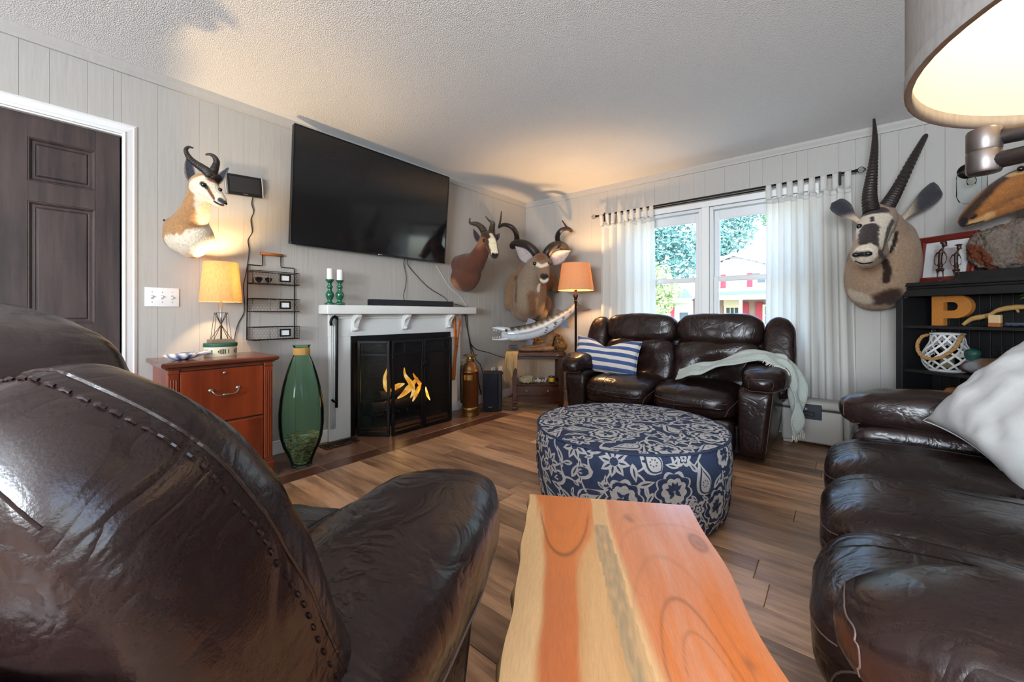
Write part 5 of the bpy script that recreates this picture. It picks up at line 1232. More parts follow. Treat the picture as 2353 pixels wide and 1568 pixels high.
ob('mouth', MB().tube(smoothline(L_((1964, 600, 2.455), (1982, 606, 2.44), (2004, 603, 2.465)), 5), .004, 6), M_NOSE, ory, True)

# ================================================================== ROOM CORNER
QZ = R(39.3)                       # the corner furniture faces the middle of the room
def cl(X, Z, z=0): return _r * X + _d * Z + Vector((0, 0, z))
M_TBL = wood('walnut_stain', (86, 48, 32), (50, 27, 19), 1.8, 0, .38, 9, .08, coat=.2, bump=.05)
tb = thing('side_table', 'dark wooden corner table with lower shelf and bow-front drawer', 'side table', cl(.275, 4.42), QZ)
# local: x right along the front, -y toward the room
wt, dt_ = .30, .22
tp = []
for sx, sy in ((-1, -1), (1, -1), (1, 1), (-1, 1)):
    for k in range(5):
        a = {(-1, -1): 180, (1, -1): 270, (1, 1): 0, (-1, 1): 90}[(sx, sy)] + k * 22.5; tp.append((sx * (wt - .05) + .05 * math.cos(R(a)), sy * (dt_ - .05) + .05 * math.sin(R(a))))
ob('top', MB().prism(tp, .575, .603), M_TBL, tb)
ob('top_edge', MB().tube([(x * .995, y * .995, .577) for x, y in tp], .009, 6, closed=True), M_TBL, tb, True)
for sx in (-1, 1):
    for sy in (-1, 1):
        x, y = sx * (wt - .055), sy * (dt_ - .045)
        lg = MB(); lg.span((x - .026, y - .026, .10), (x + .026, y + .026, .575), .003, 1); lg.span((x - .030, y - .030, .065), (x + .030, y + .030, .10), .006, 2); lg.span((x - .022, y - .022, .035), (x + .022, y + .022, .065), .003, 1); lg.span((x - .030, y - .030, .0006), (x + .030, y + .030, .035), .005, 2)
        ob('leg', lg, M_TBL, tb)
ap = MB(); ap.span((-wt + .08, -dt_ + .02, .535), (wt - .08, -dt_ + .035, .576), .002, 1); ap.span((-wt + .08, dt_ - .035, .535), (wt - .08, dt_ - .02, .576), .002, 1)
ob('apron', ap, M_TBL, tb)
for sx in (-1, 1): ob('side_panel', MB().span((sx * (wt - .055) - .008, -dt_ + .06, .14), (sx * (wt - .055) + .008, dt_ - .06, .575), .002, 1), M_TBL, tb)
bow = [(-wt + .08 + (2 * wt - .16) * k / 16, -dt_ + .02 - .03 * math.sin(math.pi * k / 16)) for k in range(17)]
ob('shelf', MB().prism(bow + [(wt - .08, dt_ - .03), (-wt + .08, dt_ - .03)], .262, .278), M_TBL, tb)
dr = ob('drawer', MB().prism(bow + [(wt - .08, dt_ - .06), (-wt + .08, dt_ - .06)], .155, .258), M_TBL, tb)
for x in (-.12, .10): ob('knob', MB().lathe([(.004, 0), (.005, .012), (.011, .018), (.012, .024), (.006, .03), (0, .031)], 14, M=Matrix.Translation((x, -dt_ - .004, .21)) @ Matrix.Rotation(R(90), 4, 'X')), M_PEWTER, dr, True)
ob('apron_rail', MB().prism([(x, y + .004) for x, y in bow] + [(wt - .08, -dt_ + .06), (-wt + .08, -dt_ + .06)], .085, .150), M_TBL, tb)
# things on the lower shelf
SH = .2785
def tl(x, y, z): return tb.location + Matrix.Rotation(QZ, 3, 'Z') @ Vector((x, y, z))
M_ROPEB = mat('pale_woven_rope', (190, 176, 140), .9, bump=(120, .4))
bw_ = thing('woven_bowl', 'small pale woven rope bowl on the lower shelf of the corner table', 'bowl', tl(-.115, -.13, SH))
ob('liner', MB().lathe([(.055, .002), (.072, .03), (.074, .055), (.068, .055), (.05, .008), (0, .008)], 28), M_ROPEB, bw_, True)
for k in range(9):
    for s in (-1, 1): ob('braid', MB().tube([(r * math.cos(a), r * math.sin(a), z) for r, z, a in [(interp([0, .5, 1], [.062, .08, .078], t), .006 + .052 * t, R(40 * k + s * 34 * t)) for t in [i / 6 for i in range(7)]]], .009, 6), M_ROPEB, bw_, True)
ob('rim', MB().tube([(.078 * math.cos(a * .2618), .078 * math.sin(a * .2618), .058) for a in range(24)], .008, 6, closed=True), M_ROPEB, bw_, True)
cr_ = MB(); rq = random.Random(9)
for k in range(46):
    p = Vector((rq.gauss(0, .035), rq.gauss(0, .018), .012 + abs(rq.gauss(0, .012)))); p.x = max(-.07, min(.07, p.x)); p.z = min(p.z, .045)
    cr_.soft(p, (rq.uniform(.012, .024), rq.uniform(.012, .022), min(.022, 2 * p.z - .001)), 2, 3, amp=.003, freq=90, seed=k)
tag(ob('coral_piece', cr_, mat('white_coral', (226, 216, 200), .8), loc=tl(.02, -.13, SH), rot=(0, 0, QZ), smooth=True), 'knobbly white coral piece on the lower shelf of the corner table', 'coral')
tn = thing('candle_tin', 'yellow and dark tin can candle on the lower shelf by the loveseat', 'tin', tl(.145, -.17, SH))
ob('can', MB().lathe([(.032, 0), (.033, .002), (.033, .074), (.034, .076), (.031, .077), (.031, .07), (0, .07)], 28), mat('dark_tin_label', (60, 66, 40), .35, metal=.4), tn, True, 40); ob('label_band', MB().lathe([(.0334, .02), (.0334, .062)], 28, cap0=False, cap1=False), mat('yellow_label', (214, 168, 40), .4), tn, True)
ob('gold_rim', MB().tube([(.033 * math.cos(a * .2618), .033 * math.sin(a * .2618), .0755) for a in range(24)], .0022, 5, closed=True), mat('gold', (200, 160, 80), .3, metal=1), tn, True)

# barracuda on driftwood
BX = cl(.30, 4.42, .6035)
M_FISH = mat('painted_fish', (150, 160, 172), .22, attr=True, coat=.5, vary=(40, .10)); M_FIN = mat('blue_fin', (88, 96, 122), .35, bump=(40, .3, (6, 1, 1))); M_FINB = mat('dark_fin', (62, 58, 60), .4, bump=(40, .3)); M_TOOTH = mat('teeth', (236, 232, 224), .3)
fish = thing('barracuda_mount', 'silver barracuda mount with open toothed jaws curving over the corner table', 'fish', BX, world=True)
FD = 4.36
st = [(1152, 767, 4, 3), (1158, 767, 9, 6), (1166, 767, 14, 9.5), (1180, 767.5, 16.5, 12), (1196, 766, 17, 13), (1212, 763.5, 17.5, 13.5), (1228, 759.5, 18, 13.5), (1244, 754, 18, 13), (1258, 747.5, 17, 12), (1272, 739.5, 15.5, 10.5), (1285, 732, 13, 9), (1297, 724.5, 10.5, 7), (1308, 716.5, 8.5, 5), (1316, 709, 7.5, 4), (1322, 702, 7, 3)]
cen = smoothline([spot(a, b, FD) for a, b, h, w_ in st], 4); n_ = len(cen)
hs_ = [interp(range(len(st)), [q[2] * FD / 920 for q in st], i / 4) for i in range(n_)]; ws_ = [interp(range(len(st)), [q[3] * FD / 920 for q in st], i / 4) for i in range(n_)]
fb_ = MB(); lay = fb_.bm.verts.layers.float_color.new('Col'); rings = []
for i, p in enumerate(cen):
    tn_ = (cen[min(i + 1, n_ - 1)] - cen[max(i - 1, 0)]).normalized(); up_ = (_d.cross(tn_)); up_ = -up_ if up_.z < 0 else up_; ring = []
    for k in range(24):
        a = 2 * math.pi * k / 24; v = fb_.bm.verts.new(p + up_ * (hs_[i] * math.cos(a)) + _d * (-ws_[i] * math.sin(a))); q = math.cos(a); f = i / n_
        c = Vector(s2l((206, 212, 220))) if q < -.15 else Vector(s2l((150, 160, 168))).lerp(Vector(s2l((70, 66, 60))), sstep(.45, .8, q))
        if .12 < q < .5: c = c.lerp(Vector(s2l((222, 226, 226))), .7)
        if q > .35 and f > .18 and math.sin(i * 1.75) > .1: c = c.lerp(Vector(s2l((48, 44, 42))), .7)
        if f > .5 and -.75 < q < -.25 and math.sin(i * 1.05 + k) > .72: c = Vector(s2l((44, 42, 44)))
        if .28 < f < .5 and -.25 < q < .12: c = c.lerp(Vector(s2l((92, 96, 98))), .6)
        c = c.lerp(Vector(s2l((176, 150, 118))), .45 * sstep(.55, .9, f) * (1 if q < .4 else .2)); v[lay] = (*c, 1); ring.append(v)
    rings.append(ring)
for a, b in zip(rings, rings[1:]):
    for k in range(24): fb_.bm.faces.new((a[k], a[(k + 1) % 24], b[(k + 1) % 24], b[k]))
fb_.bm.faces.new(rings[0]); fb_.bm.faces.new(rings[-1][::-1])
ob('body', fb_, M_FISH, fish, True)
M_JAW = mat('silver_jaw', (196, 200, 210), .25, coat=.4); M_MOUTH = mat('pale_mouth', (212, 200, 196), .4)
uj = MB().tube(smoothline([spot(1172, 761, FD), spot(1158, 757.5, FD), spot(1145, 755, FD), spot(1137, 754, FD), spot(1131, 754, FD)], 4), lambda f: .036 * (1 - f) ** 1.1 + .004, 12, flat=1.1)
ob('upper_jaw', uj, M_JAW, fish, True)
lj = MB().tube(smoothline([spot(1176, 776, FD), spot(1160, 779, FD), spot(1146, 780.5, FD), spot(1131, 780.5, FD)], 4), lambda f: .026 * (1 - f) ** 1.1 + .004, 12, flat=1.3)
ob('lower_jaw', lj, M_JAW, fish, True)
ob('gullet', MB().prism([tuple(q) for q in ((.055, 0), (.10, .03), (.11, -.03), (.06, -.06))], -.012, .012, 'y', Matrix.Translation(spot(1147, 763, FD)) @ Matrix.Rotation(QZ, 4, 'Z')), M_MOUTH, fish)
for k in range(9):
    t = k / 8
    ob('tooth', MB().tube([spot(lerp(1163, 1133, t), lerp(775, 778.5, t), FD - .012), spot(lerp(1162, 1132, t), lerp(770, 774, t), FD - .012)], [.005, .0008], 6), M_TOOTH, fish)
    if k % 2 == 0 or k > 5: ob('tooth', MB().tube([spot(lerp(1160, 1134, t), lerp(764, 757, t), FD - .012), spot(lerp(1160, 1134, t), lerp(768, 761, t), FD - .012)], [.005, .0008], 6), M_TOOTH, fish)
ob('eye', MB().soft(spot(1163.5, 760, FD - .052), (.026, .014, .026), 2, 5, M=None), M_EYE, fish, True); ob('eye_ring', MB().tube([spot(1163.5 + 3.6 * math.cos(a * .5236), 760 + 3.6 * math.sin(a * .5236), FD - .052) for a in range(12)], .003, 5, closed=True), mat('eye_gold', (170, 150, 100), .3), fish, True)
ob('gill_plate', MB().tube(smoothline([spot(1183, 754, FD - .052), spot(1190, 760, FD - .062), spot(1191.5, 768, FD - .062), spot(1187, 776, FD - .052), spot(1180, 781, FD - .03)], 4), .0032, 6), M_JAW, fish, True)
def fin(nm, pts, m, th=.008):
    c = sum((spot(a, b, FD) for a, b in pts), Vector()) / len(pts); mb = MB(); f = [mb.bm.verts.new(spot(a, b, FD) - _d * th * .5) for a, b in pts]; g = [mb.bm.verts.new(spot(a, b, FD) + _d * th * .5) for a, b in pts]
    mb.bm.faces.new(f); mb.bm.faces.new(g[::-1])
    for i in range(len(pts)): mb.bm.faces.new((f[i], f[(i + 1) % len(pts)], g[(i + 1) % len(pts)], g[i]))
    return ob(nm, mb, m, fish)
fin('tail_fin', [(1319, 704), (1318, 697), (1320, 686), (1325, 690), (1331, 699), (1336, 703), (1344, 708), (1352, 710), (1360, 711), (1352, 714), (1340, 716), (1326, 716), (1318, 712)], M_FINB, .012)
fin('dorsal_fin', [(1271, 723), (1274, 712), (1276, 704), (1280, 709), (1287, 713), (1294, 716), (1288, 721)], M_FINB); fin('first_dorsal_fin', [(1211, 746), (1211.5, 736), (1214, 732), (1218, 732), (1223, 734), (1231, 738), (1228, 742), (1220, 745)], M_FIN); fin('anal_fin', [(1285, 749), (1292, 742), (1304, 737), (1305, 745), (1308, 755), (1298, 753)], M_FIN); fin('pelvic_fin', [(1211, 781), (1220, 780), (1225, 782), (1223, 794), (1218, 791)], M_FIN)
# driftwood base
M_DRIFT = wood('driftwood', (158, 118, 82), (96, 64, 44), 2, 0, .8, 10, 0, bump=.6)
dwc = [(cl(.08, 4.40, .62), .018), (cl(.16, 4.40, .640), .034), (cl(.26, 4.40, .640), .034), (cl(.34, 4.42, .650), .044), (cl(.40, 4.42, .69), .05), (cl(.42, 4.42, .75), .045), (cl(.425, 4.42, .81), .036), (cl(.43, 4.42, .845), .026)]
dw2 = [(cl(.10, 4.36, .632), .028), (cl(.20, 4.34, .626), .021), (cl(.32, 4.35, .630), .025), (cl(.44, 4.37, .636), .03)]
dwm = blob([dwc, dw2], .009, 4)
drift = tag(ob('driftwood_base', dwm, M_DRIFT), 'brown driftwood stand holding the barracuda on the corner table', 'driftwood')
# rattan balls behind the fish
M_RATTAN = mat('rattan_vine', (128, 86, 44), .6, vary=(30, .3))
def ball(c, r, label, seed):
    rb = random.Random(seed); t = thing('rattan_ball', label, 'decorative ball', c - Vector((0, 0, r)), world=True, group='rattan balls on the corner table'); m = MB()
    for k in range(20):
        Mx = Matrix.Translation(c) @ Matrix.Rotation(rb.uniform(0, 6.28), 4, 'Z') @ Matrix.Rotation(rb.uniform(0, 3.14), 4, 'X')
        m.tube([(r * .95 * math.cos(a * .3491), r * .95 * math.sin(a * .3491), .012 * math.sin(a + k)) for a in range(18)], .0045, 5, M=Mx, closed=True)
    tag(ob('vines', m, M_RATTAN, t, True), kind='stuff')
ball(cl(.505, 4.56, .6035 + .098), .095, 'larger brown rattan ball behind the driftwood on the corner table', 1); ball(cl(.555, 4.42, .6035 + .058), .055, 'small brown rattan ball at the right end of the corner table', 2); ball(cl(.285, 4.56, .6035 + .072), .07, 'brown rattan ball half hidden under the barracuda', 3)
# draped hide cloth on the left corner of the table, little dark box
M_HIDE = fabric_glow('pale_hide', (188, 158, 112), .15)
hc = MB()
def hidef(u, v):
    X = lerp(-.07, .06, v); s = u * .42; n0 = .012 * math.sin(v * 11 + u * 3) + .007 * math.sin(v * 23)
    if s < .14: return cl(X + .03 * u, 4.40 - .20 * (s / .14) + .0, .6065 + .004 + abs(n0) * .3)
    q = s - .14
    return cl(X - .03 * q, 4.185 - n0 - .02 * min(1, q * 12), .606 - q * (1 - .45 * abs(math.sin(v * 5.3))))
hc.grid(22, 20, hidef)
h_o = ob('hide_cloth', hc, M_HIDE, smooth=True); h_o.modifiers.new('t', 'SOLIDIFY').thickness = .0025
tag(h_o, 'pale hide cloth hanging over the left front corner of the corner table', 'cloth')
sbx = thing('trinket_box', 'small dark wooden box behind the hide on the corner table', 'box', cl(.015, 4.47, .6035), QZ)
ob('body', MB().span((-.045, -.035, 0), (.045, .035, .062), .003, 1), M_TBL, sbx); ob('inset', MB().span((-.026, -.037, .014), (.03, -.034, .048), .001, 1), M_BLACK, sbx)

# floor lamp
fl_l = thing('floor_lamp', 'bronze floor lamp with tan tapered shade beside the loveseat, lit', 'lamp', cl(.672, 4.22, 0))
ob('base', MB().lathe([(.0, 0.0006), (.125, .0006), (.125, .012), (.11, .02), (.03, .03), (.02, .05), (.012, .06)], 36), M_BRONZE, fl_l, True, 40)
ob('pole', MB().lathe([(.012, .05), (.012, 1.14), (.020, 1.15), (.013, 1.16), (.017, 1.175), (.026, 1.20), (.022, 1.222), (.014, 1.235), (.014, 1.27)], 20), M_BRONZE, fl_l, True, 40)
ob('brass_ring', MB().lathe([(.018, 1.228), (.022, 1.232), (.018, 1.238)], 20), M_BRASS2, fl_l, True)
M_SHADE2 = fabric_glow('tan_linen_shade', (230, 192, 152), .5, weave=(140, .2, (1, 1, 1)))
shade('lamp_shade', fl_l, 1.262, 1.545, .188, .146, M_SHADE2)
lamp_core(fl_l, 1.37, 42, (1, .58, .24), .03, spider_r=.14, spider_z=1.52)
# black subwoofer and wall outlets
sw_ = thing('subwoofer', 'black box subwoofer on the floor left of the corner table', 'speaker', cl(-.205, 4.26, 0), QZ)
ob('cabinet', MB().span((-.098, -.10, .004), (.098, .12, .395), .004, 2), M_BLACK, sw_); ob('front_grille', MB().span((-.096, -.112, .006), (.06, -.098, .393), .004, 2), mat('navy_grille', (25, 28, 40), .8, bump=(400, .3)), sw_); ob('side_strip', MB().span((.062, -.108, .006), (.097, -.098, .393), .003, 1), M_BLACK, sw_); ob('badge', MB().span((-.04, -.1135, .045), (0, -.1115, .050)), M_STEEL, sw_)
for k, yy in enumerate((3.49, 3.62)):
    o_ = thing('wall_outlet', ('white wall outlet nearer the fireplace, behind the subwoofer', 'white wall outlet nearer the corner, behind the subwoofer')[k], 'outlet', (WEST, yy, .33))
    ob('plate', MB().span((.0002, -.036, -.058), (.006, .036, .058), .002, 1), M_WHITE, o_); ob('plug', MB().span((.006, -.014, -.036), (.035, .014, -.008), .003, 1), M_BLACK, o_)
W_ = WEST + .01
cord('power_cable', 'black cable hanging from the mantel end down behind the extinguisher', [(W_, 3.03, 1.06), (W_, 3.035, .95), (W_, 3.07, .82), (W_, 3.10, .70), (W_, 3.14, .52), (W_, 3.20, .42), (W_, 3.25, .2), (W_, 3.3, .05)], .004)
cord('power_cable', 'second black cable hanging beside it to the subwoofer', [(W_, 3.055, 1.06), (W_, 3.06, .94), (W_, 3.08, .8), (W_, 3.13, .64), (W_, 3.20, .5), (W_ + .03, 3.24, .44), (W_ + .06, 3.26, .3)], .004)
cord('power_cable', 'black cable sagging from the mantel cables across to the corner table', [(W_ + .002, 3.10, .70), (W_, 3.20, .62), (W_ + .04, 3.35, .575), (W_ + .12, 3.44, .53), (W_ + .22, 3.50, .50), (W_ + .30, 3.52, .43)], .004)

# ================================================================== CORNER BOOKCASE
BA = R(-38); B0 = Vector((.314, 3.86, 0)); BE = Vector((math.cos(BA), math.sin(BA), 0)); BN = Vector((-math.sin(BA), math.cos(BA), 0))
def bs(s, dp, z): return B0 + BE * s + BN * dp + Vector((0, 0, z))
M_BLK = mat('black_painted_wood', (34, 33, 34), .5, bump=(60, .08), vary=(8, .15))
bk = thing('bookcase', 'black painted bookcase with beadboard back standing across the right corner', 'bookcase', B0, BA)
BWD, BDP, BH = 1.25, .29, 1.165
for a, b in ((0, .022), (BWD - .022, BWD)): ob('side', MB().span((a, .006, .0006), (b, BDP, BH), .002, 1), M_BLK, bk)
for a, b in ((-.004, .034), (BWD - .034, BWD + .004)): ob('stile', MB().span((a, -.014, .0006), (b, .006, BH), .002, 1), M_BLK, bk)
tpm = MB(); tpm.span((-.03, -.045, 1.196), (BWD + .03, BDP + .004, 1.222), .004, 2); tpm.span((-.018, -.030, 1.180), (BWD + .018, BDP, 1.196), .006, 2); tpm.span((-.008, -.018, 1.130), (BWD + .008, .008, 1.180), .003, 1); tpm.span((.0, .008, 1.16), (BWD, BDP, 1.18))
ob('top_moulding', tpm, M_BLK, bk)
for z in (.917, .617, .317): ob('shelf', MB().span((.022, .012, z), (BWD - .022, BDP - .012, z + .020), .002, 1), M_BLK, bk)
ob('base_board', MB().span((.02, .004, .0006), (BWD - .02, BDP, .09), .002, 1), M_BLK, bk)
for k in range(24):
    a = .022 + (BWD - .044) * k / 24; b_ = .022 + (BWD - .044) * (k + 1) / 24
    ob('back_board', MB().span((a + .001, BDP - .011, .09), (b_ - .001, BDP, 1.16), .0028, 1), M_BLK, bk)
S1, S2, S3 = .9373, .6373, .3373
# cork letter P
M_CORK = mat('cork', (190, 122, 52), .85, vary=(120, .25), bump=(140, .3))
def letter_p():
    o = [(0, 0), (.062, 0), (.062, .048)] + [(.115 + .085 * math.cos(a), .124 + .076 * math.sin(a)) for a in [R(-90 + 180 * k / 14) for k in range(15)]] + [(0, .20)]
    i = [(.062, .098), (.062, .152)] + [(.108 + .026 * math.cos(a), .125 + .027 * math.sin(a)) for a in [R(90 - 180 * k / 10) for k in range(11)]]
    return o, i
po, pi = letter_p(); bm = bmesh.new(); th = .035
tri = geometry.tessellate_polygon([[Vector((x, y, 0)) for x, y in po], [Vector((x, y, 0)) for x, y in pi]]); pts = po + pi
f0 = [bm.verts.new((x, 0, z)) for x, z in pts]; f1 = [bm.verts.new((x, th, z)) for x, z in pts]
for t in tri: bm.faces.new([f0[i] for i in t]); bm.faces.new([f1[i] for i in t[::-1]])
for off, L in ((0, len(po)), (len(po), len(pi))):
    for i in range(L): bm.faces.new((f0[off + i], f0[off + (i + 1) % L], f1[off + (i + 1) % L], f1[off + i]))
bmesh.ops.recalc_face_normals(bm, faces=bm.faces[:]); pm = bpy.data.meshes.new('letter'); bm.to_mesh(pm); bm.free()
tag(ob('letter_block', pm, M_CORK, loc=bs(.135, .09, S1 + .0003), rot=(0, 0, BA)), 'large cork letter P on the top shelf of the bookcase', 'letter')
# twisted vine wood with a small block and net
M_VINE = mat('pale_vine_wood', (180, 142, 86), .7, vary=(20, .25), bump=(40, .3))
vn = thing('twisted_branch', 'pale twisted driftwood branch arching along the top shelf', 'branch', bs(.5, .12, S1), world=True)
ob('branch', MB().tube(smoothline([bs(.305, .07, S1 + .008), bs(.34, .08, S1 + .045), bs(.385, .09, S1 + .06), bs(.42, .09, S1 + .075), bs(.455, .09, S1 + .10), bs(.52, .10, S1 + .115), bs(.60, .11, S1 + .112), bs(.68, .12, S1 + .085), bs(.76, .13, S1 + .03), bs(.80, .13, S1 + .014)], 6), lambda f: .010 + .006 * math.sin(f * 9) ** 2, 10), M_VINE, vn, True)
ob('twig', MB().tube(smoothline([bs(.41, .09, S1 + .07), bs(.435, .085, S1 + .04), bs(.45, .09, S1 + .012)], 5), lambda f: .018 - .006 * f, 9), M_VINE, vn, True); ob('twig', MB().tube([bs(.52, .10, S1 + .11), bs(.53, .10, S1 + .085)], [.008, .005], 7), M_VINE, vn, True)
wb = thing('wooden_block', 'small pale wooden block with darker lower edge beside the branch', 'block', bs(.462, .045, S1 + .0003), BA)
ob('upper', MB().span((-.026, -.012, .022), (.026, .012, .070), .003, 1), mat('pale_block', (214, 184, 140), .6), wb); ob('lower', MB().span((-.026, -.012, 0), (.026, .012, .022), .002, 1), mat('tan_block', (168, 98, 48), .6), wb)
nm = MB(); rn_ = random.Random(4)
for k in range(16):
    y0 = .10 + rn_.uniform(-.03, .05); nm.tube([bs(.49 + .035 * i, y0 + .02 * math.sin(i * 1.3 + k), S1 + .006 + .018 * abs(math.sin(i * .9 + k * .7))) for i in range(10)], .0022, 4)
tag(ob('fishing_net', nm, mat('blue_grey_cord', (88, 100, 112), .9)), 'blue-grey net heaped on the top shelf behind the block', 'net')
# fern in a pot
fn = thing('potted_fern', 'green fern in a pot at the right of the top shelf', 'plant', bs(.74, .13, S1 + .0003))
ob('pot', MB().lathe([(.04, 0), (.052, .07), (.055, .075), (.050, .075), (.046, .06), (0, .06)], 24), mat('clay_pot', (120, 84, 60), .8), fn, True)
M_FERN = mat('fern_green', (86, 140, 52), .6, objrand=.15)
for k in range(15):
    a = R(100 + k * 24 + (9 if k % 2 else 0)); ln_ = .17 + .05 * ((k * 7) % 5) / 5; hh_ = .15 if k % 3 else .19; fm = MB(); stem = []
    for i in range(13):
        t = i / 12; r_ = .02 + ln_ * t; z = .07 + hh_ * math.sin(t * 2.2) * .75; stem.append(Vector((r_ * math.cos(a), r_ * math.sin(a) * .45 - (.05 * t), min(z, .2))))
    fm.tube(stem, .0018, 4)
    for i in range(1, 13):
        tn_ = (stem[i] - stem[i - 1]).normalized(); sd = tn_.cross(Vector((0, 0, 1))).normalized(); l_ = .045 * math.sin(math.pi * (i / 13) ** .7)
        for s in (-1, 1):
            p = stem[i]; q = p + sd * (s * l_) + tn_ * .018; fm.bm.faces.new([fm.bm.verts.new(v) for v in (p - tn_ * .006, p + (q - p) * .5 - tn_ * .005, q, p + (q - p) * .5 + tn_ * .007)])
    ob('frond', fm, M_FERN, fn)
# white lattice lantern with rope handle
M_LAT = mat('white_bent_wood', (228, 228, 228), .5); M_ROPE = mat('jute_rope', (186, 142, 88), .9, bump=(160, .6))
ln = thing('lattice_lantern', 'white lattice lantern with thick jute rope handle on the middle shelf', 'lantern', bs(.19, .135, S2 + .0003))
lpf = [(0, .085), (.02, .10), (.06, .122), (.10, .124), (.14, .108), (.18, .086), (.23, .078), (.25, .078)]
lr = lambda z: interp([q[0] for q in lpf], [q[1] for q in lpf], z)
for s in (-1, 1):
    for k in range(11):
        pts = []
        for i in range(15):
            t = i / 14; z = .012 + .232 * t; a = 2 * math.pi * k / 11 + s * 2.0 * t; pts.append(Vector((lr(z) * math.cos(a), lr(z) * math.sin(a), z)))
        mb = MB(); prev = None
        for i, p in enumerate(pts):
            tn_ = (pts[min(i + 1, 14)] - pts[max(i - 1, 0)]).normalized(); ot = Vector((p.x, p.y, 0)).normalized(); wd_ = tn_.cross(ot) * .0062
            cur = [mb.bm.verts.new(p + wd_ + ot * .001 * s), mb.bm.verts.new(p - wd_ + ot * .001 * s), mb.bm.verts.new(p - wd_ - ot * .003), mb.bm.verts.new(p + wd_ - ot * .003)]
            if prev:
                for q in range(4): mb.bm.faces.new((prev[q], prev[(q + 1) % 4], cur[(q + 1) % 4], cur[q]))
            prev = cur
        ob('lattice_strip', mb, M_LAT, ln)
ob('base_ring', MB().lathe([(0, 0), (.088, 0), (.090, .006), (.086, .014), (0, .014)], 32), M_LAT, ln, True); ob('top_ring', MB().tube([(.079 * math.cos(a * .2618), .079 * math.sin(a * .2618), .246) for a in range(24)], .006, 6, closed=True), M_LAT, ln, True)
ob('candle_glass', MB().lathe([(.05, .016), (.055, .02), (.055, .16), (.052, .16), (.052, .022), (0, .022)], 24), thin_glass('lantern_glass', (235, 235, 228), .12), ln, True); ob('candle', MB().lathe([(.035, .023), (.036, .10), (0, .10)], 20), mat('ivory_wax', (206, 196, 176), .5), ln, True)
rope = smoothline([Vector(q) for q in ((-.09, -.02, .235), (-.105, -.06, .215), (-.10, -.10, .16), (-.06, -.135, .105), (0, -.145, .085), (.055, -.135, .105), (.095, -.10, .16), (.10, -.06, .22), (.088, -.02, .24))], 8)
Mr = Matrix.Rotation(BA, 4, 'Z')
for k in range(3):
    tw_ = []
    for i, p in enumerate(rope):
        t = (rope[min(i + 1, len(rope) - 1)] - rope[max(i - 1, 0)]).normalized(); u = t.orthogonal().normalized(); v = t.cross(u); a = i * .75 + k * 2.094; tw_.append(Mr @ (p + (u * math.cos(a) + v * math.sin(a)) * .0055))
    ob('rope_strand', MB().tube(tw_, .0062, 6), M_ROPE, ln, True)
ob('hook', MB().tube([Mr @ Vector((-.06 + .010 * math.cos(a * .5236), -.02, .262 + .010 * math.sin(a * .5236))) for a in range(11)], .0018, 5), M_STEEL, ln, True)
# duck decoy
dk = thing('duck_decoy', 'painted wooden duck decoy with green head on the middle shelf', 'decoy', bs(.40, .11, S2), world=True)
body = blob([[(bs(.30, .10, S2 + .045), .035), (bs(.36, .11, S2 + .055), .052), (bs(.44, .12, S2 + .055), .056), (bs(.53, .13, S2 + .058), .042), (bs(.60, .14, S2 + .068), .018)]], .007, 4, 300)
zmin = min(v.co.z for v in body.vertices)
for v in body.vertices: v.co.z = max(v.co.z, S2 + .0005)
paint(body, (120, 116, 112), [([tuple(bs(.29, .08, S2 + .04)), tuple(bs(.31, .08, S2 + .06))], .05, (96, 66, 58), .2), ([tuple(bs(.345, .06, S2 + .05))], .035, (150, 156, 162), .3), ([tuple(bs(.42, .06, S2 + .09)), tuple(bs(.48, .07, S2 + .09))], .04, (118, 84, 58), .3), ([tuple(bs(.50, .08, S2 + .08)), tuple(bs(.56, .1, S2 + .08))], .05, (70, 110, 150), .3)])
M_DECOY = mat('decoy_paint', (120, 120, 120), .45, attr=True, vary=(30, .15))
ob('body', body, M_DECOY, dk)
hd = blob([[(bs(.335, .10, S2 + .075), .026), (bs(.335, .10, S2 + .105), .030), (bs(.330, .10, S2 + .128), .033), (bs(.345, .10, S2 + .130), .031)]], .005, 4, 300); paint(hd, (36, 84, 78), [([tuple(bs(.335, .10, S2 + .078))], .028, (200, 200, 196), .2)])
ob('head', hd, M_DECOY, dk); ob('bill', MB().tube(smoothline([bs(.305, .10, S2 + .125), bs(.28, .10, S2 + .112), bs(.245, .098, S2 + .107)], 4), lambda f: .018 - .004 * f, 10, flat=.55, up=(0, 0, 1)), mat('pale_bill', (196, 200, 190), .4), dk, True); eye(dk, bs(.322, .070, S2 + .135), .005)
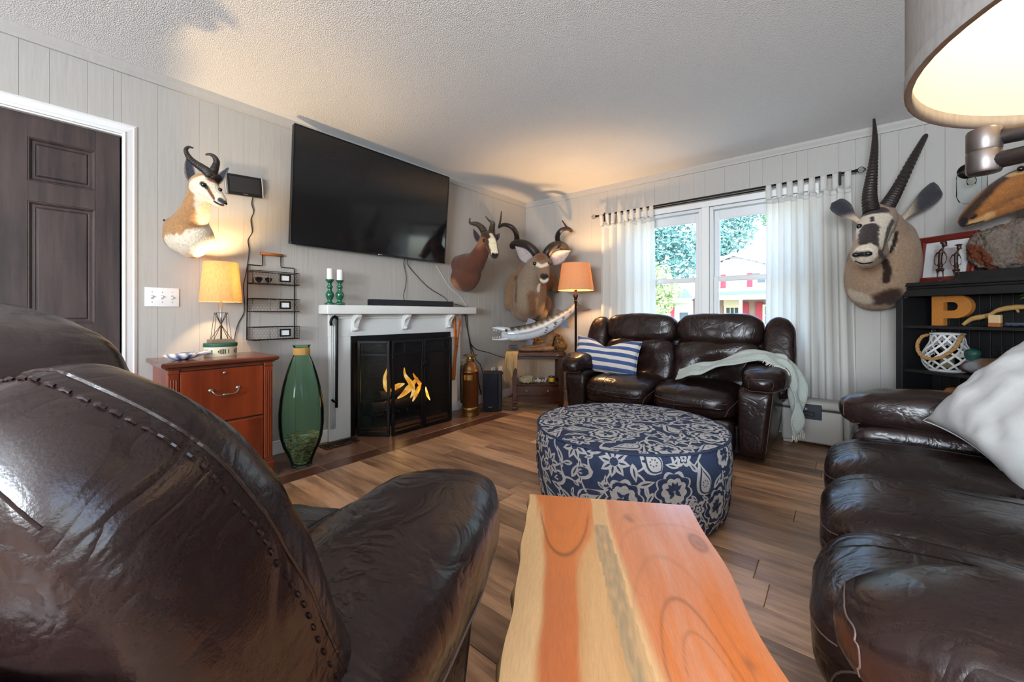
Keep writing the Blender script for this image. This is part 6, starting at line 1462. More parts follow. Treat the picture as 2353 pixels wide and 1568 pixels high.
# stacked books and magazines on the low shelf, leather strap
def book(name, label, cx, dp, z, wd_, dep, th_, rot, colr, paper=True):
    b = thing(name, label, 'book', bs(cx, dp, z), BA + R(rot), 'books on the low shelf'); m = mat('cover_%d_%d_%d' % colr, colr, .45, vary=(14, .25))
    ob('cover', MB().span((-wd_ / 2, -dep / 2, 0), (wd_ / 2, dep / 2, .002)).span((-wd_ / 2, -dep / 2, th_ - .002), (wd_ / 2, dep / 2, th_)).span((-wd_ / 2, dep / 2 - .002, .002), (wd_ / 2, dep / 2, th_ - .002)), m, b); ob('pages', MB().span((-wd_ / 2 + .003, -dep / 2 + .003, .002), (wd_ / 2 - .003, dep / 2 - .002, th_ - .002)), mat('paper_edge', (206, 202, 192), .8), b)
z = S3 + .0003
for th_, c_, lb, rt in ((.030, (40, 40, 46), 'thick black book at the bottom of the left low-shelf stack', 2), (.034, (70, 52, 44), 'brown book in the left low-shelf stack above the black one', -3), (.028, (44, 46, 54), 'charcoal book in the middle of the left low-shelf stack', 4), (.022, (60, 44, 40), 'dark maroon book second from top of the left stack', -2), (.018, (96, 92, 92), 'grey magazine on top of the left low-shelf stack', 5)):
    book('stacked_book', lb, .135, .14, z, .20, .22, th_, rt, c_); z += th_ + .0004
z = S3 + .0003
for th_, c_, lb, rt in ((.034, (52, 54, 60), 'dark book at the bottom of the right low-shelf stack', -2), (.030, (70, 92, 112), 'slate blue book in the right low-shelf stack', 2), (.026, (36, 62, 92), 'navy book in the middle of the right low-shelf stack', -4), (.024, (84, 124, 150), 'light blue book near the top of the right stack', 3), (.020, (104, 132, 142), 'pale blue magazine on top of the right low-shelf stack', -6)):
    book('stacked_book', lb, .395, .14, z, .25, .22, th_, rt, c_); z += th_ + .0004
st_ = MB(); P = smoothline([bs(.232, .03, S3 + .006), bs(.236, .035, S3 + .10), bs(.246, .05, S3 + .185), bs(.265, .09, S3 + .205), bs(.258, .15, S3 + .18), bs(.262, .19, S3 + .10), bs(.262, .20, S3 + .006)], 6)
prev = None
for i, p in enumerate(P):
    t = (P[min(i + 1, len(P) - 1)] - P[max(i - 1, 0)]).normalized(); u = BE * .020; nrm = t.cross(u).normalized() * .002
    cur = [st_.bm.verts.new(p + u + nrm), st_.bm.verts.new(p - u + nrm), st_.bm.verts.new(p - u - nrm), st_.bm.verts.new(p + u - nrm)]
    if prev:
        for q in range(4): st_.bm.faces.new((prev[q], prev[(q + 1) % 4], cur[(q + 1) % 4], cur[q]))
    else: st_.bm.faces.new(cur[::-1])
    prev = cur
st_.bm.faces.new(prev)
tag(ob('leather_strap', st_, mat('tan_leather', (178, 104, 48), .5, vary=(40, .2)), smooth=True, angle=40), 'tan leather strap looped over between the two book stacks', 'strap')
# framed picture leaning on the wall side, two carved figures
TT = 1.2225
M_FRAME = mat('mahogany_frame', (112, 36, 28), .3, coat=.4, vary=(12, .2)); M_MATB = mat('white_mat_board', (214, 216, 218), .6)
pc = thing('framed_picture', 'mahogany framed picture with white mat standing on the bookcase', 'picture', bs(.008, .13, TT), BA)
Mp = Matrix.Rotation(R(-9), 4, 'X'); pw_, ph_, fw_ = .31, .325, .042
fo = lambda i, y: [(i, y, i), (pw_ - i, y, i), (pw_ - i, y, ph_ - i), (i, y, ph_ - i)]
ob('frame', MB().rings([fo(0, .018), fo(0, -.002), fo(.008, -.008), fo(.020, -.002), fo(.032, -.004), fo(fw_, .006), fo(fw_, .016)], False, False, Mp), M_FRAME, pc); ob('mat_board', MB().span((fw_ - .004, .010, fw_ - .004), (pw_ - fw_ + .004, .013, ph_ - fw_ + .004), M=Mp), M_MATB, pc)
ob('print', MB().span((fw_ + .050, .008, fw_ + .045), (pw_ - fw_ - .045, .0105, ph_ - fw_ - .05), M=Mp), mat('pale_print', (182, 172, 176), .6, vary=(9, .12)), pc); ob('backing', MB().span((.004, .014, .004), (pw_ - .004, .02, ph_ - .004), M=Mp), M_BLK, pc)
M_CARV = mat('carved_dark_wood', (58, 36, 26), .4, vary=(40, .3))
def figure(label, s, hgt, lean, hat):
    t = thing('carved_figure', label, 'figurine', bs(s, .045, TT), world=True, group='carved figures on the bookcase'); k = hgt
    P = lambda a, z, d_=0: bs(s + a * k, .045 + d_ * k, TT + z * k)
    me = blob([[(P(.0, .30), .030 * k), (P(.01, .40), .050 * k), (P(.0, .50), .040 * k), (P(lean * .4, .62), .040 * k), (P(lean, .74), .048 * k), (P(lean + .02, .80), .025 * k), (P(lean + .05, .86), .022 * k)], [(P(lean + .06, .90), .048 * k), (P(lean + .07, .95), .050 * k)], [(P(lean + .10, .89), .022 * k), (P(lean + .12, .88), .016 * k)],
               [(P(-.04, .30), .028 * k), (P(-.05, .18), .017 * k), (P(-.055, .03), .016 * k)], [(P(.05, .30), .028 * k), (P(.06, .18), .017 * k), (P(.06, .03), .016 * k)], [(P(-.05, .30), .04 * k), (P(.055, .30), .04 * k)],
               [(P(lean - .07, .74), .022 * k), (P(lean - .13, .60), .016 * k), (P(-.10, .46), .015 * k), (P(-.02, .40, -.04), .014 * k)], [(P(lean + .06, .74), .022 * k), (P(lean + .11, .60), .016 * k), (P(.10, .46), .015 * k), (P(.03, .40, -.04), .014 * k)]], .004, 3, 700)
    for v in me.vertices: v.co.z = max(v.co.z, TT + .006)
    ob('body', me, M_CARV, t); ob('base', MB().lathe([(.10 * k, 0), (.10 * k, .006), (0, .007)], 16, c=tuple(bs(s, .045, TT + .0003))), M_CARV, t)
    if hat: ob('head_basket', MB().lathe([(.02 * k, 0), (.085 * k, .02 * k), (.05 * k, .05 * k), (0, .055 * k)], 16, c=tuple(P(lean + .06, .965))), M_CARV, t, True)
    else: ob('headdress', MB().lathe([(.05 * k, -.02 * k), (.062 * k, .01 * k), (.05 * k, .05 * k), (0, .06 * k)], 16, c=tuple(P(lean + .05, .955))), M_CARV, t, True)
figure('taller slender carved wooden figure standing before the framed picture', .205, .26, .02, False); figure('shorter carved wooden figure with flat head load at its right', .285, .225, .0, True)
# textured rock pedestal and brown antelope head
pdst = tag(ob('pedestal_board', MB().span((0, 0, 0), (.56, .20, .055), .004, 2), M_BLK, loc=bs(.27, .055, TT + .0003), rot=(0, 0, BA)), 'black board under the rock pedestal on the bookcase', 'board')
rk_ = MB().soft((0, 0, 0), (.50, .20, .30), 2.6, 34, None, None)
for v in rk_.bm.verts:
    p = v.co.copy(); n_ = p.normalized(); v.co += n_ * (.026 * noise.noise(p * 9 + Vector((3, 1, 0))) + .018 * noise.noise(p * 26) + .016 * abs(noise.noise(p * 60)))
for v in rk_.bm.verts: v.co.z = max(v.co.z, -.13)
rme = rk_.mesh('rock', True)
def rockcol(V, C):
    n1 = np.array([noise.noise(Vector(v) * 8 + Vector((5, 0, 0))) for v in V]); k = np.clip((n1 - .30) / .1, 0, 1)[:, None]; return C * (1 - k) + np.array(s2l((120, 64, 38))) * k
paint(rme, (126, 114, 104), [rockcol])
tag(ob('rock_pedestal', rme, mat('rough_bark_rock', (126, 114, 104), .95, attr=True, vary=(60, .5), bump=(70, 1.0)), loc=bs(.54, .155, TT + .0556 + .13), rot=(0, 0, BA)), 'rough grey rock pedestal with rusty patches on the bookcase', 'rock')
AB, AD = (164, 106, 58), (64, 44, 34)
ant = mount('antelope_mount', 'orange-brown antelope head with dark muzzle ridge at the right frame edge', tuple(bs(.62, .2, TT + .35)),
    [C_([(2213, 511, 2.44, .024), (2226, 499, 2.43, .038), (2246, 483, 2.41, .052), (2275, 460, 2.38, .064), (2310, 438, 2.35, .076), (2350, 420, 2.33, .086), (2385, 415, 2.32, .092)]), C_([(2216, 517, 2.44, .018), (2250, 502, 2.41, .034), (2300, 478, 2.37, .05), (2350, 455, 2.34, .07)]),
     C_([(2380, 425, 2.33, .095), (2410, 460, 2.36, .10), (2425, 510, 2.42, .11), (2430, 560, 2.48, .12)])],
    AB, [(L_((2216, 500, 2.43), (2232, 482, 2.41), (2255, 456, 2.39), (2285, 424, 2.37), (2320, 398, 2.35)), .026, AD, .45), (L_((2225, 516, 2.40), (2248, 510, 2.38), (2275, 495, 2.36)), .022, (206, 160, 104), .5), (L_((2208, 512, 2.43), (2216, 506, 2.42), (2212, 518, 2.43)), .018, (40, 34, 36), .3), (L_((2233, 503, 2.39), (2241, 496, 2.38)), .009, (34, 28, 28), .3), (L_((2214, 523, 2.43), (2235, 521, 2.40), (2262, 512, 2.38)), .007, (40, 30, 28), .3), (L_((2322, 402, 2.30), (2353, 392, 2.28)), .020, (206, 160, 110), .4)], .008, 5)
eye(ant, sp_(2346, 388, 2.265), .016)
ob('horn', horn(L_((2385, 395, 2.30), (2395, 340, 2.32), (2420, 280, 2.36), (2440, 220, 2.40)), .030, .006, 16), M_HORN, ant, True); ob('horn', horn(L_((2392, 395, 2.38), (2412, 340, 2.42), (2440, 280, 2.46), (2462, 220, 2.5)), .030, .006, 16), M_HORN, ant, True)
ob('ear', ear(sp_(2395, 410, 2.27), sp_(2440, 370, 2.22), CAMDIR, .045, (( 90, 70, 60), (180, 130, 90), (168, 110, 64))), M_FUR, ant)
# clear glass wall sconce above the bookcase
gs = thing('glass_sconce', 'clear glass jar wall sconce partly behind the drum lamp', 'sconce', (.68, NORTH, 1.995))
ob('back_plate', MB().lathe([(0, 0), (.05, 0), (.05, .012), (.02, .02), (.012, .022)], 24, M=Matrix.Rotation(R(90), 4, 'X')), M_BRONZE, gs, True); ob('arm', MB().tube(smoothline([(0, -.02, 0), (0, -.08, .01), (0, -.11, .02), (0, -.115, .0)], 4), .007, 8), M_BRONZE, gs, True); ob('cap', MB().lathe([(.03, -.03), (.032, -.01), (.02, .005), (0, .006)], 24, c=(0, -.115, 0)), M_BRONZE, gs, True)
ob('glass_jar', MB().lathe([(.034, -.02), (.062, -.03), (.070, -.06), (.070, -.185), (.058, -.225), (.03, -.242), (0, -.245)], 32, c=(0, -.115, 0), cap0=False), thin_glass('sconce_glass', (250, 252, 252), .05), gs, True); ob('bulb', MB().lathe([(.010, -.03), (.012, -.06), (.024, -.09), (.02, -.115), (0, -.122)], 18, c=(0, -.115, 0)), thin_glass('clear_bulb', (245, 245, 240), .15), gs, True)

# ================================================================== SWING-ARM DRUM LAMP AT THE RIGHT
dl = thing('swing_arm_lamp', 'large grey linen drum-shade swing-arm lamp at the upper right', 'lamp', (.45, .40, 0), world=True)
JT = Vector((.103, .562, 1.163)); SC = Vector((.272, .545, 0)); PO = Vector((.45, .40, 0)); ZS = 1.232; RS = .222
M_LIN = fabric_glow('grey_linen_drum', (150, 145, 142), .03, weave=(220, .18, (1, 1, .3)))
M_LINER = fabric_glow('cream_shade_liner', (255, 240, 214), .05)
M_GUN = mat('gunmetal', (104, 98, 97), .42, metal=.95)
def ring_(r, z): return [(SC.x + r * math.cos(2 * math.pi * i / 72), SC.y + r * math.sin(2 * math.pi * i / 72), z) for i in range(72)]
ob('shade_fabric', MB().rings([ring_(RS, ZS), ring_(RS, ZS + .27)], False, False), M_LIN, dl, True); ob('shade_liner', MB().rings([ring_(RS - .004, ZS + .27), ring_(RS - .004, ZS)], False, False), M_LINER, dl, True)
ob('rim_band', MB().rings([ring_(RS + .0008, ZS - .001), ring_(RS + .0008, ZS + .012), ring_(RS - .0048, ZS + .012), ring_(RS - .0048, ZS - .001), ring_(RS + .0008, ZS - .001)], False, False), M_LIN, dl, True)
jt = MB(); jt.lathe([(0, -.022), (.0105, -.020), (.0115, -.018), (.0115, -.001), (.011, 0), (.0115, .001), (.0115, .018), (.0105, .020), (0, .020)], 28, c=tuple(JT))
ob('elbow_joint', jt, M_GUN, dl, True, 40)
ob('upper_arm', MB().tube([JT + Vector((.006, -.0006, .011)), Vector((SC.x, SC.y, JT.z + .011))], .0075, 12), M_GUN, dl, True); ob('lower_arm', MB().tube([JT + Vector((.005, -.003, -.011)), Vector((PO.x, PO.y, JT.z - .011))], .0075, 12), M_GUN, dl, True)
ob('pole', MB().tube([(PO.x, PO.y, .02), (PO.x, PO.y, JT.z + .02)], .011, 14), M_GUN, dl, True); ob('base', MB().lathe([(0, .0006), (.13, .0006), (.13, .015), (.03, .028), (.012, .04)], 36, c=(PO.x, PO.y, 0)), M_GUN, dl, True, 40)
ob('socket', MB().lathe([(.014, JT.z), (.016, JT.z + .02), (.016, ZS + .07), (.012, ZS + .075)], 18, c=(SC.x, SC.y, 0)), M_GUN, dl, True)
ob('bulb', MB().lathe([(.012, .07), (.018, .085), (.030, .115), (.026, .14), (.010, .15), (0, .152)], 18, c=(SC.x, SC.y, ZS)), emitter('drum_bulb', (255, 226, 178), 8), dl, True)
sp2 = MB()
for a in (10, 130, 250): sp2.tube([(SC.x, SC.y, ZS + .23), (SC.x + (RS - .004) * math.cos(R(a)), SC.y + (RS - .004) * math.sin(R(a)), ZS + .23)], .0018, 5)
sp2.tube([(SC.x + .014, SC.y, ZS + .06), (SC.x + .05, SC.y, ZS + .12), (SC.x + .03, SC.y, ZS + .22), (SC.x, SC.y, ZS + .23)], .0018, 5)
ob('shade_spider', sp2, M_STEEL, dl)
ll = bpy.data.lights.new('drum_lamp_light', 'POINT'); ll.energy = 6; ll.color = (1, .78, .48); ll.shadow_soft_size = .04
o = bpy.data.objects.new('drum_lamp_light', ll); COL.objects.link(o); o.location = (SC.x, SC.y, ZS + .17)

# ================================================================== SOFT THINGS ON THE SEATS
def pillow(name, label, M, sx, sy, th, material, dent=0, seed=0, n=26, corner=.10):
    t = thing(name, label, 'pillow', M.translation, world=True); mb = MB()
    def f(u, v, sgn):
        a, b = 2 * u - 1, 2 * v - 1; edge = max(0, (1 - abs(a) ** 2.6)) ** .62 * max(0, (1 - abs(b) ** 2.6)) ** .62
        px = a * sx / 2 * (1 - corner * (1 - abs(b) ** 2) * .5 * abs(a) ** 3); pz = b * sy / 2 * (1 - corner * (1 - abs(a) ** 2) * .9 * abs(b) ** 3)
        dn = dent * max(0, b) ** 1.5 * math.exp(-(a / .35) ** 2); pz -= dn * sy
        wv = .010 * noise.noise(Vector((a * 3, b * 3, seed + sgn))) + .006 * noise.noise(Vector((a * 8, b * 6, seed)))
        return M @ Vector((px, sgn * (edge * th / 2 * (1 + 1.2 * wv / .05 * .3) + wv * edge), pz))
    mb.grid(n, n, lambda u, v: f(u, v, 1)); mb.grid(n, n, lambda u, v: f(u, v, -1)); bmesh.ops.remove_doubles(mb.bm, verts=mb.bm.verts[:], dist=1e-4)
    me = mb.mesh('cushion', True); me.transform(Matrix.Rotation(0, 4, 'X')); o = ob('cushion', me, material, t)
    ob('piping', MB().tube([f(u, v, 0) for u, v in [(i / 30, 0) for i in range(30)] + [(1, i / 30) for i in range(30)] + [(1 - i / 30, 1) for i in range(30)] + [(0, 1 - i / 30) for i in range(30)]], .0032, 6, closed=True), material, t, True)
    return t
def stripe_mat():
    m = bpy.data.materials.new('blue_white_stripes'); m.use_nodes = True; nt = m.node_tree; N = nt.nodes; L = nt.links; b = N['Principled BSDF']; b.inputs['Roughness'].default_value = .9
    g = N.new('ShaderNodeAttribute'); g.attribute_name = 'band'; fr_ = N.new('ShaderNodeMath'); fr_.operation = 'FRACT'; L.new(g.outputs['Fac'], fr_.inputs[0])
    gt = N.new('ShaderNodeMath'); gt.operation = 'GREATER_THAN'; L.new(fr_.outputs[0], gt.inputs[0]); gt.inputs[1].default_value = .5
    mx = N.new('ShaderNodeMix'); mx.data_type = 'RGBA'; L.new(gt.outputs[0], mx.inputs[0]); mx.inputs[6].default_value = (*s2l((226, 218, 208)), 1); mx.inputs[7].default_value = (*s2l((66, 88, 138)), 1)
    tc = N.new('ShaderNodeTexCoord'); nz = N.new('ShaderNodeTexNoise'); nz.inputs['Scale'].default_value = 300; L.new(tc.outputs['Object'], nz.inputs[0])
    bp = N.new('ShaderNodeBump'); bp.inputs['Strength'].default_value = .2; bp.inputs['Distance'].default_value = .004; L.new(nz.outputs[0], bp.inputs['Height']); L.new(bp.outputs[0], b.inputs['Normal'])
    L.new(mx.outputs[2], b.inputs['Base Color']); return m
Mpl = Matrix.Translation((-1.64, 3.34, .635)) @ Matrix.Rotation(R(8), 4, 'Z') @ Matrix.Rotation(R(-22), 4, 'X') @ Matrix.Rotation(R(4), 4, 'Y')
spw = pillow('throw_pillow', 'blue and white striped lumbar pillow on the left seat of the loveseat', Mpl, .60, .33, .15, stripe_mat(), .22, 3)
for c in spw.children:
    inv = Mpl.inverted(); at_ = c.data.attributes.new('band', 'FLOAT', 'POINT'); at_.data.foreach_set('value', [((inv @ v.co).z / .33 + .5) * 5.0 + .12 + .35 * max(0, (inv @ v.co).z / .165) * math.exp(-((inv @ v.co).x / .105) ** 2) * 1.2 for v in c.data.vertices])
M_WPIL = mat('white_cotton', (192, 191, 190), .9, bump=(14, .25), vary=(4, .04))
Mpw = Matrix.Translation((.50, 2.10, .685)) @ Matrix.Rotation(R(-52), 4, 'Z') @ Matrix.Rotation(R(-30), 4, 'X') @ Matrix.Rotation(R(24), 4, 'Y')
pillow('throw_pillow', 'plain off-white square pillow leaning at the far end of the right sofa', Mpw, .47, .47, .25, M_WPIL, .05, 8, corner=.20)
# sage throw over the loveseat arm
M_THROW = mat('sage_muslin', (178, 186, 178), .95, bump=(90, .5), vary=(8, .08), sheen=.3)
path = smoothline([Vector(q) for q in ((-.985, 0, .505), (-.90, 0, .53), (-.80, 0, .548), (-.70, 0, .60), (-.58, 0, .655), (-.46, 0, .672), (-.36, 0, .662), (-.275, 0, .615), (-.232, 0, .53), (-.222, 0, .42), (-.222, 0, .30), (-.224, 0, .19))], 6)
tm = MB(); npth = len(path)
def tf(u, v):
    i = u * (npth - 1); k = min(int(i), npth - 2); p = path[k].lerp(path[k + 1], i - k); w0 = interp([0, .12, .45, .62, 1], [3.20, 3.16, 3.22, 3.28, 3.30], u); w1 = interp([0, .15, .45, .62, 1], [3.45, 3.60, 3.70, 3.60, 3.50], u)
    nz = .020 * math.sin(v * 13 + u * 7) + .012 * math.sin(v * 27 + u * 3) + .05 * noise.noise(Vector((u * 7, v * 5, 2))); hang = sstep(.6, .75, u)
    return Vector((p.x + nz * hang + .03 * hang * (v - .5), lerp(w0, w1, v) + .02 * noise.noise(Vector((u * 6, v * 3, 7))), p.z + abs(nz) * (1 - hang) * .9 + (.05 * (1 - hang) * math.sin(v * math.pi)) * 1))
tm.grid(90, 34, tf)
th_ = thing('throw_blanket', 'sage green muslin throw draped over the loveseat arm', 'blanket', (-.45, 3.45, .5), world=True)
tc_ = ob('cloth', tm, M_THROW, th_, True); tc_.modifiers.new('t', 'SOLIDIFY').thickness = .006
fr2 = MB()
for k in range(34):
    p = tf(1, k / 33); fr2.tube([p, p + Vector((.004 * math.sin(k * 3), .003 * math.cos(k * 5), -.02)), p + Vector((.006 * math.sin(k * 2), .004, -.045))], [.0035, .003, .0015], 5)
for k in range(26):
    u = .50 + .16 * k / 25; p = tf(u, 0); fr2.tube([p, p + Vector((.01, -.02, .002)), p + Vector((.016 * math.sin(k), -.035, -.016))], [.004, .0035, .002], 5)
tag(ob('fringe', fr2, mat('cream_fringe', (220, 214, 204), .95), th_), kind='stuff')
# grey fire safe
M_SAFE = mat('putty_plastic', (186, 182, 174), .55, bump=(260, .15))
sf = thing('fire_safe', 'putty grey fire-safe chest with black latch behind the loveseat', 'safe', (-.17, 3.93, 0))
ob('body', MB().span((-.19, -.09, .018), (.19, .085, .275), .02, 3), M_SAFE, sf, True, 40); ob('lid', MB().span((-.192, -.093, .281), (.192, .087, .345), .022, 3), M_SAFE, sf, True, 40); ob('gap', MB().span((-.185, -.086, .27), (.185, .08, .285)), M_BLACK, sf)
ob('latch_plate', MB().span((-.095, -.103, .205), (.065, -.088, .318), .003, 1), mat('latch_navy_black', (40, 44, 56), .5), sf); ob('latch_grip', MB().span((-.075, -.110, .228), (.02, -.10, .262), .003, 1), M_BLACK, sf); ob('keyhole', MB().lathe([(0, 0), (.009, 0), (.009, .004), (.005, .005), (.005, .003), (0, .003)], 16, M=Matrix.Translation((-.03, -.103, .283)) @ Matrix.Rotation(R(90), 4, 'X')), M_STEEL, sf, True)
for x in (-.15, .15): ob('foot', MB().span((x - .03, -.08, .0006), (x + .03, .08, .02), .003, 1), M_SAFE, sf)

# ================================================================== CURTAINS
YR = 4.03
rod = thing('curtain_rod', 'black double curtain rod with wire cage finials over the window', 'curtain rod', (-1.0, YR, 2.1), world=True)
ob('rod', MB().tube([(-2.085, YR, 2.098), (.09, YR, 2.108)], .0085, 10), M_IRON, rod, True); ob('rear_rod', MB().tube([(-1.5, YR + .012, 2.084), (-.5, YR + .012, 2.086)], .006, 8), M_IRON, rod, True)
for x0, s in ((-2.085, -1), (.09, 1)):
    z = 2.098 if s < 0 else 2.108
    ob('collar', MB().tube([(x0, YR, z), (x0 + s * .014, YR, z)], .013, 12), M_IRON, rod, True)
    for k in range(6):
        a = k * math.pi / 3; ob('finial_wire', MB().tube([(x0 + s * (.012 + .052 * t), YR + .024 * math.sin(math.pi * t ** .85) * math.cos(a), z + .024 * math.sin(math.pi * t ** .85) * math.sin(a)) for t in [i / 10 for i in range(11)]], .0016, 5), M_IRON, rod, True)
for x in (-1.985, .0):
    b = MB(); b.span((x - .008, YR - .012, 2.085), (x + .008, NORTH - .0005, 2.097), .001, 1); b.span((x - .010, NORTH - .006, 2.04), (x + .010, NORTH - .0005, 2.12), .001, 1); b.span((x - .008, YR - .014, 2.02), (x + .008, YR - .010, 2.12), .001, 1)
    ob('bracket', b, M_IRON, rod)
M_CURT = fabric_glow('ivory_curtain', (252, 251, 248), .62, weave=(300, .05, (1, 1, .3)))
def curtain(label, x0, x1, xb0, xb1, folds, ntab, seed):
    t = thing('curtain', label, 'curtain', ((x0 + x1) / 2, YR, .02), world=True, group='tab-top curtains'); zt = 2.0
    def f(u, v):
        # v 0 top .. 1 bottom
        a = lerp(x0, xb0, v); b = lerp(x1, xb1, v); ph = seed; amp = lerp(.016, .032, min(1, v * 2.5))
        s = math.sin(u * folds * 2 * math.pi + ph + .5 * math.sin(v * 2 + seed)); s2 = math.sin(u * folds * 4.3 * math.pi + 1 + seed)
        dip = .018 * (.5 - .5 * math.cos(u * (ntab - 1) * 2 * math.pi)) * (1 - min(1, v * 12))
        return Vector((lerp(a, b, u) + .006 * s2, YR - .0 + amp * (s + .25 * s2), lerp(zt, .025, v) - dip))
    c = ob('panel', MB().grid(120, 40, f), M_CURT, t, True); c.modifiers.new('t', 'SOLIDIFY').thickness = .0015
    hm = ob('header_hem', MB().grid(120, 2, lambda u, v: f(u, v * .022) + Vector((0, -.0022, 0))), M_CURT, t, True); hm.modifiers.new('t', 'SOLIDIFY').thickness = .001
    zr = lambda x: 2.098 + .01 * (x + 2.085) / 2.175
    for k in range(ntab):
        u = (k + .0) / (ntab - 1) * .94 + .03; x = lerp(x0, x1, u); base = f(u, 0); w_ = .020; z_ = zr(x)
        pr = [(base.y - .004, base.z - .01), (YR - .0125, z_ - .012), (YR - .0115, z_ + .004), (YR - .006, z_ + .0112), (YR + .002, z_ + .0122), (YR + .010, z_ + .006), (YR + .0125, z_ - .006), (YR + .010, z_ - .03), (base.y + .004, base.z - .01)]
        m_ = MB(); pr2 = smoothline([Vector((0, *q)) for q in pr], 3); m_.grid(len(pr2) - 1, 2, lambda a, b: Vector((x + (b * 2 - 1) * w_, *pr2[round(a * (len(pr2) - 1))].yz)))
        o_ = ob('tab', m_, M_CURT, t, True); o_.modifiers.new('t', 'SOLIDIFY').thickness = .001
    return t
curtain('ivory tab-top curtain panel on the left side of the window', -2.045, -1.455, -2.06, -1.44, 6, 9, .7); curtain('ivory tab-top curtain panel on the right side of the window behind the safe', -.485, .065, -.50, .10, 6, 8, 2.1)

# ================================================================== OUTSIDE
GZ = -1.6
tag(ob('ground_lawn', MB().span((-60, NORTH + .6, GZ - .1), (40, 80, GZ)), mat('dry_lawn', (176, 178, 160), .95, vary=(3, .3))), kind='structure')
M_SID = mat('white_siding', (226, 228, 232), .6); M_ROOF = mat('grey_shingle', (120, 120, 128), .9, vary=(20, .3)); M_BRICK = mat('brown_brick', (150, 124, 112), .9, vary=(40, .3)); M_REDSH = mat('red_shutter', (158, 52, 66), .6); M_CREAMT = mat('cream_trim', (226, 214, 176), .6); M_DKWIN = mat('dark_window_glass', (60, 78, 88), .12); M_GREYBL = mat('blue_grey_gutter', (96, 112, 134), .6)
HY = 24.0
hs2 = thing('neighbour_house', 'white sided house with red shutters and brick porch across the street', 'house', (-5, HY, GZ), world=True)
for k in range(16):
    z = 2.2 + k * .125
    hw = 9 if z < 3.0 else 9
    half_l = lambda z: (-4.3 - max(0, (4.10 - z) / .36), -4.3 + max(0, (4.10 - z) / .36))
    a, b = half_l(z + .06); a, b = max(a, -5.9), min(b, 3.0)
    if b - a > .1: ob('siding_board', MB().span((a, HY - .03, z), (b, HY + .1, z + .118)).span((a, HY - .015, z + .118), (b, HY + .1, z + .125)), M_SID, hs2)
for s in (-1, 1):
    hl_ = 5.2 if s > 0 else 1.75; x_e = -4.3 + s * hl_; ze = 4.14 - hl_ * .36; rf = MB(); rf.rings([[(-4.3, HY - .45, 4.14), (-4.3, HY - .45, 4.26), (-4.3, HY + 9, 4.26), (-4.3, HY + 9, 4.14)], [(x_e, HY - .45, ze), (x_e, HY - .45, ze + .12), (x_e, HY + 9, ze + .12), (x_e, HY + 9, ze)]]); ob('roof', rf, M_ROOF, hs2)
    fa = MB(); fa.rings([[(-4.3, HY - .48, 4.06), (-4.3, HY - .48, 4.24), (-4.3, HY - .44, 4.24), (-4.3, HY - .44, 4.06)], [(x_e, HY - .48, ze - .08), (x_e, HY - .48, ze + .10), (x_e, HY - .44, ze + .10), (x_e, HY - .44, ze - .08)]]); ob('rake_board', fa, M_CREAMT, hs2)
def hwin(x0, x1, z0, z1, y, grid=True):
    f = MB(); f.span((x0 - .1, y - .06, z0 - .1), (x0, y, z1 + .1)); f.span((x1, y - .06, z0 - .1), (x1 + .1, y, z1 + .1)); f.span((x0, y - .06, z1), (x1, y, z1 + .1)); f.span((x0, y - .06, z0 - .1), (x1, y, z0))
    if grid:
        for k in (1, 2): f.span((lerp(x0, x1, k / 3) - .015, y - .05, z0), (lerp(x0, x1, k / 3) + .015, y - .02, z1))
        f.span((x0, y - .05, (z0 + z1) / 2 - .02), (x1, y - .02, (z0 + z1) / 2 + .02))
    w_ = ob('window', f, M_CREAMT, hs2); ob('pane', MB().span((x0, y - .04, z0), (x1, y - .03, z1)), M_DKWIN, w_)
hwin(-3.28, -2.2, 2.62, 3.05, HY); hwin(-6.0, -5.1, 2.55, 3.1, HY)
for x in (-5.0, -3.75): ob('shutter', MB().span((x, HY - .08, 2.42), (x + .26, HY - .03, 3.15)), M_REDSH, hs2)
ob('porch_roof', MB().prism([(HY - 1.7, 1.98), (HY, 2.22), (HY, 2.30), (HY - 1.7, 2.06)], -5.3, 4.0, 'x'), M_ROOF, hs2); ob('gutter', MB().span((-5.3, HY - 1.78, 1.97), (4.0, HY - 1.68, 2.13)), M_GREYBL, hs2); ob('fascia', MB().span((-5.3, HY - 1.7, 1.72), (4.0, HY - 1.6, 1.97)), M_CREAMT, hs2)
ob('brick_wall', MB().span((-9.5, HY + .02, GZ), (4.0, HY + .2, 2.2)), M_BRICK, hs2)
for x in (-3.82, -1.2): ob('porch_post', MB().span((x, HY - 1.7, GZ), (x + .12, HY - 1.58, 1.72)), M_SID, hs2)
hwin(-4.72, -4.15, .72, 1.35, HY, True); hwin(-2.95, -2.3, .5, 1.4, HY, True)
ob('transom_panel', MB().span((-4.85, HY - .05, 1.45), (-4.0, HY + .02, 1.9)), M_CREAMT, hs2)
for x in (-3.98, -3.35): ob('shutter', MB().span((x, HY - .07, .3), (x + .3, HY + .02, 1.6)), M_REDSH, hs2)
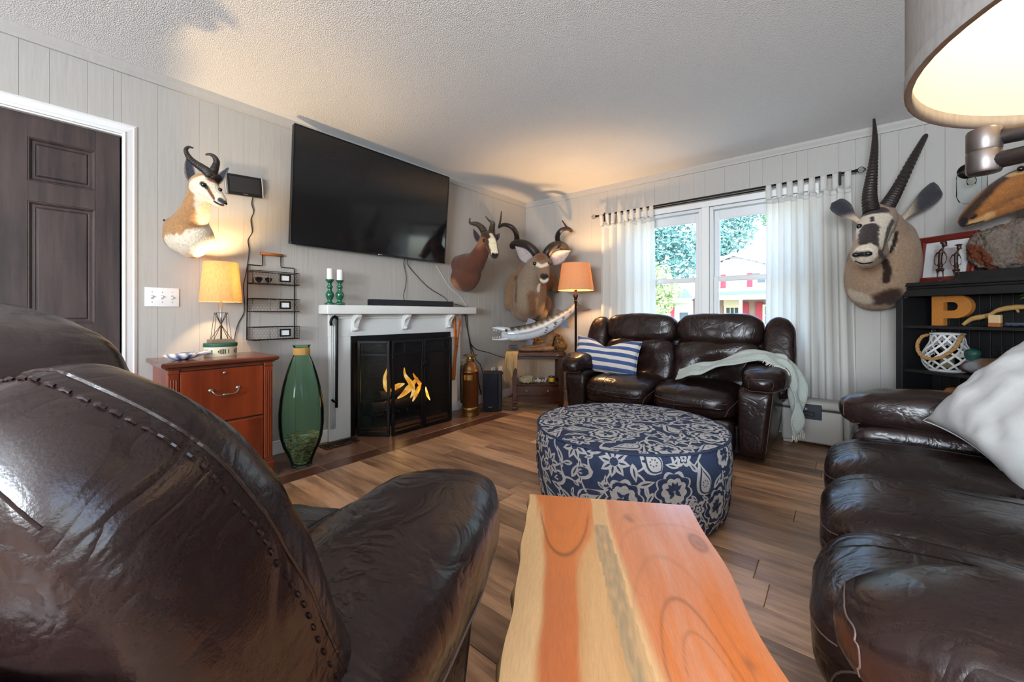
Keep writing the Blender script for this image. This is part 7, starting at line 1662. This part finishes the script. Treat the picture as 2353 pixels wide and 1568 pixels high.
# lower left wing
ob('wing_wall', MB().span((-13, HY - 2.0, GZ), (-5.9, HY - 1.9, 1.7)), mat('pale_green_wall', (190, 200, 180), .7), hs2)
ob('wing_roof', MB().rings([[(-13.3, HY - 2.5, 1.72), (-13.3, HY - 2.5, 1.84), (-13.3, HY + 2.4, 3.1), (-13.3, HY + 2.4, 2.98)], [(-5.8, HY - 2.5, 1.72), (-5.8, HY - 2.5, 1.84), (-5.8, HY + 2.4, 3.1), (-5.8, HY + 2.4, 2.98)]]), mat('pale_shingle', (200, 200, 204), .8), hs2)
ob('wing_fascia', MB().span((-13.3, HY - 2.56, 1.60), (-5.8, HY - 2.48, 1.84)), M_CREAMT, hs2)
hwin(-7.95, -7.25, .3, 1.45, HY - 2.0); hwin(-6.55, -6.1, .2, 1.1, HY - 2.0, False)
for x in (-7.12,): ob('shutter', MB().span((x, HY - 2.06, .2), (x + .3, HY - 1.99, 1.5)), M_REDSH, hs2)
ob('gable_vent', MB().prism([(-6.55, 1.86), (-5.75, 1.86), (-6.15, 2.35)], HY - 2.6, HY - 2.5, 'y'), M_GREYBL, hs2)
def tree(name, label, base, trunk_h, blobs, nleaf, size, colr, seed, group='trees outside the window'):
    t = thing(name, label, 'tree', base, world=True, group=group); rt = random.Random(seed); B = Vector(base); tm_ = MB()
    m = mat('leaf_%d_%d_%d' % colr, colr, .7); top = B + Vector((0, 0, trunk_h))
    tm_.tube(smoothline([B, B + Vector((.1, 0, trunk_h * .5)), top], 4), lambda f: .16 * (1 - .5 * f), 8)
    V = []; F = []
    for c, r in blobs:
        c = Vector(c); tm_.tube(smoothline([top - Vector((0, 0, .3)), (top + c) / 2 + Vector((.1, .1, .1)), c], 3), lambda f: .07 * (1 - .7 * f), 6)
        k = int(nleaf * r ** 2 / sum(q[1] ** 2 for q in blobs))
        for _ in range(k):
            d_ = Vector((rt.gauss(0, 1), rt.gauss(0, 1), rt.gauss(0, 1))).normalized() * (r * rt.random() ** .4); p = c + d_
            a = Vector((rt.gauss(0, 1), rt.gauss(0, 1), rt.gauss(0, .7))).normalized(); b = a.orthogonal().normalized(); s = size * rt.uniform(.6, 1.3); i0 = len(V)
            V += [p - a * s, p + b * s * .45, p + a * s, p - b * s * .45]; F.append((i0, i0 + 1, i0 + 2, i0 + 3))
    me = bpy.data.meshes.new('foliage'); me.from_pydata([tuple(v) for v in V], [], F); tag(ob('foliage', me, m, t), kind='stuff'); ob('trunk', tm_, mat('bark', (92, 76, 64), .9), t, True)
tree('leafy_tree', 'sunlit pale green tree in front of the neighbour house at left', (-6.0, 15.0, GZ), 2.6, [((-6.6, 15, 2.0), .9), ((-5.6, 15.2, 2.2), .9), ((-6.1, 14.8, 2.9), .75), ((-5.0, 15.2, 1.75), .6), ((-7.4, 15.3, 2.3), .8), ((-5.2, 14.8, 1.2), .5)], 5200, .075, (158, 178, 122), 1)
tree('leafy_tree', 'tall haze-tinted blue-green tree behind the left end of the house', (-15, 36, GZ), 4, [((-15, 36, 6.5), 3.0), ((-12.2, 36, 8.0), 2.8), ((-17, 36, 9), 2.6), ((-13, 37, 11), 2.6), ((-10.5, 36.5, 6.0), 2.2)], 6500, .24, (112, 156, 150), 2)  # distance haze put into the leaf colour as a blue tint
tree('leafy_tree', 'tall haze-tinted blue-green tree rising behind the gable', (-7.0, 38, GZ), 5, [((-7.5, 38, 8.2), 2.3), ((-6.3, 38, 10.5), 2.1), ((-8.8, 38, 11.2), 1.9), ((-8.6, 38, 6.5), 1.7)], 3800, .22, (120, 164, 158), 3)  # leaf colour carries the same painted haze
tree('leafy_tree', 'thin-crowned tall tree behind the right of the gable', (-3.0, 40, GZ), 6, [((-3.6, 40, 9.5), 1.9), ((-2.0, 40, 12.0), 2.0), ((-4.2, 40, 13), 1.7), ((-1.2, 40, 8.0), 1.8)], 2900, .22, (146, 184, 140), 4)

for o in bpy.data.objects:
    if '_w' in o: del o['_w']
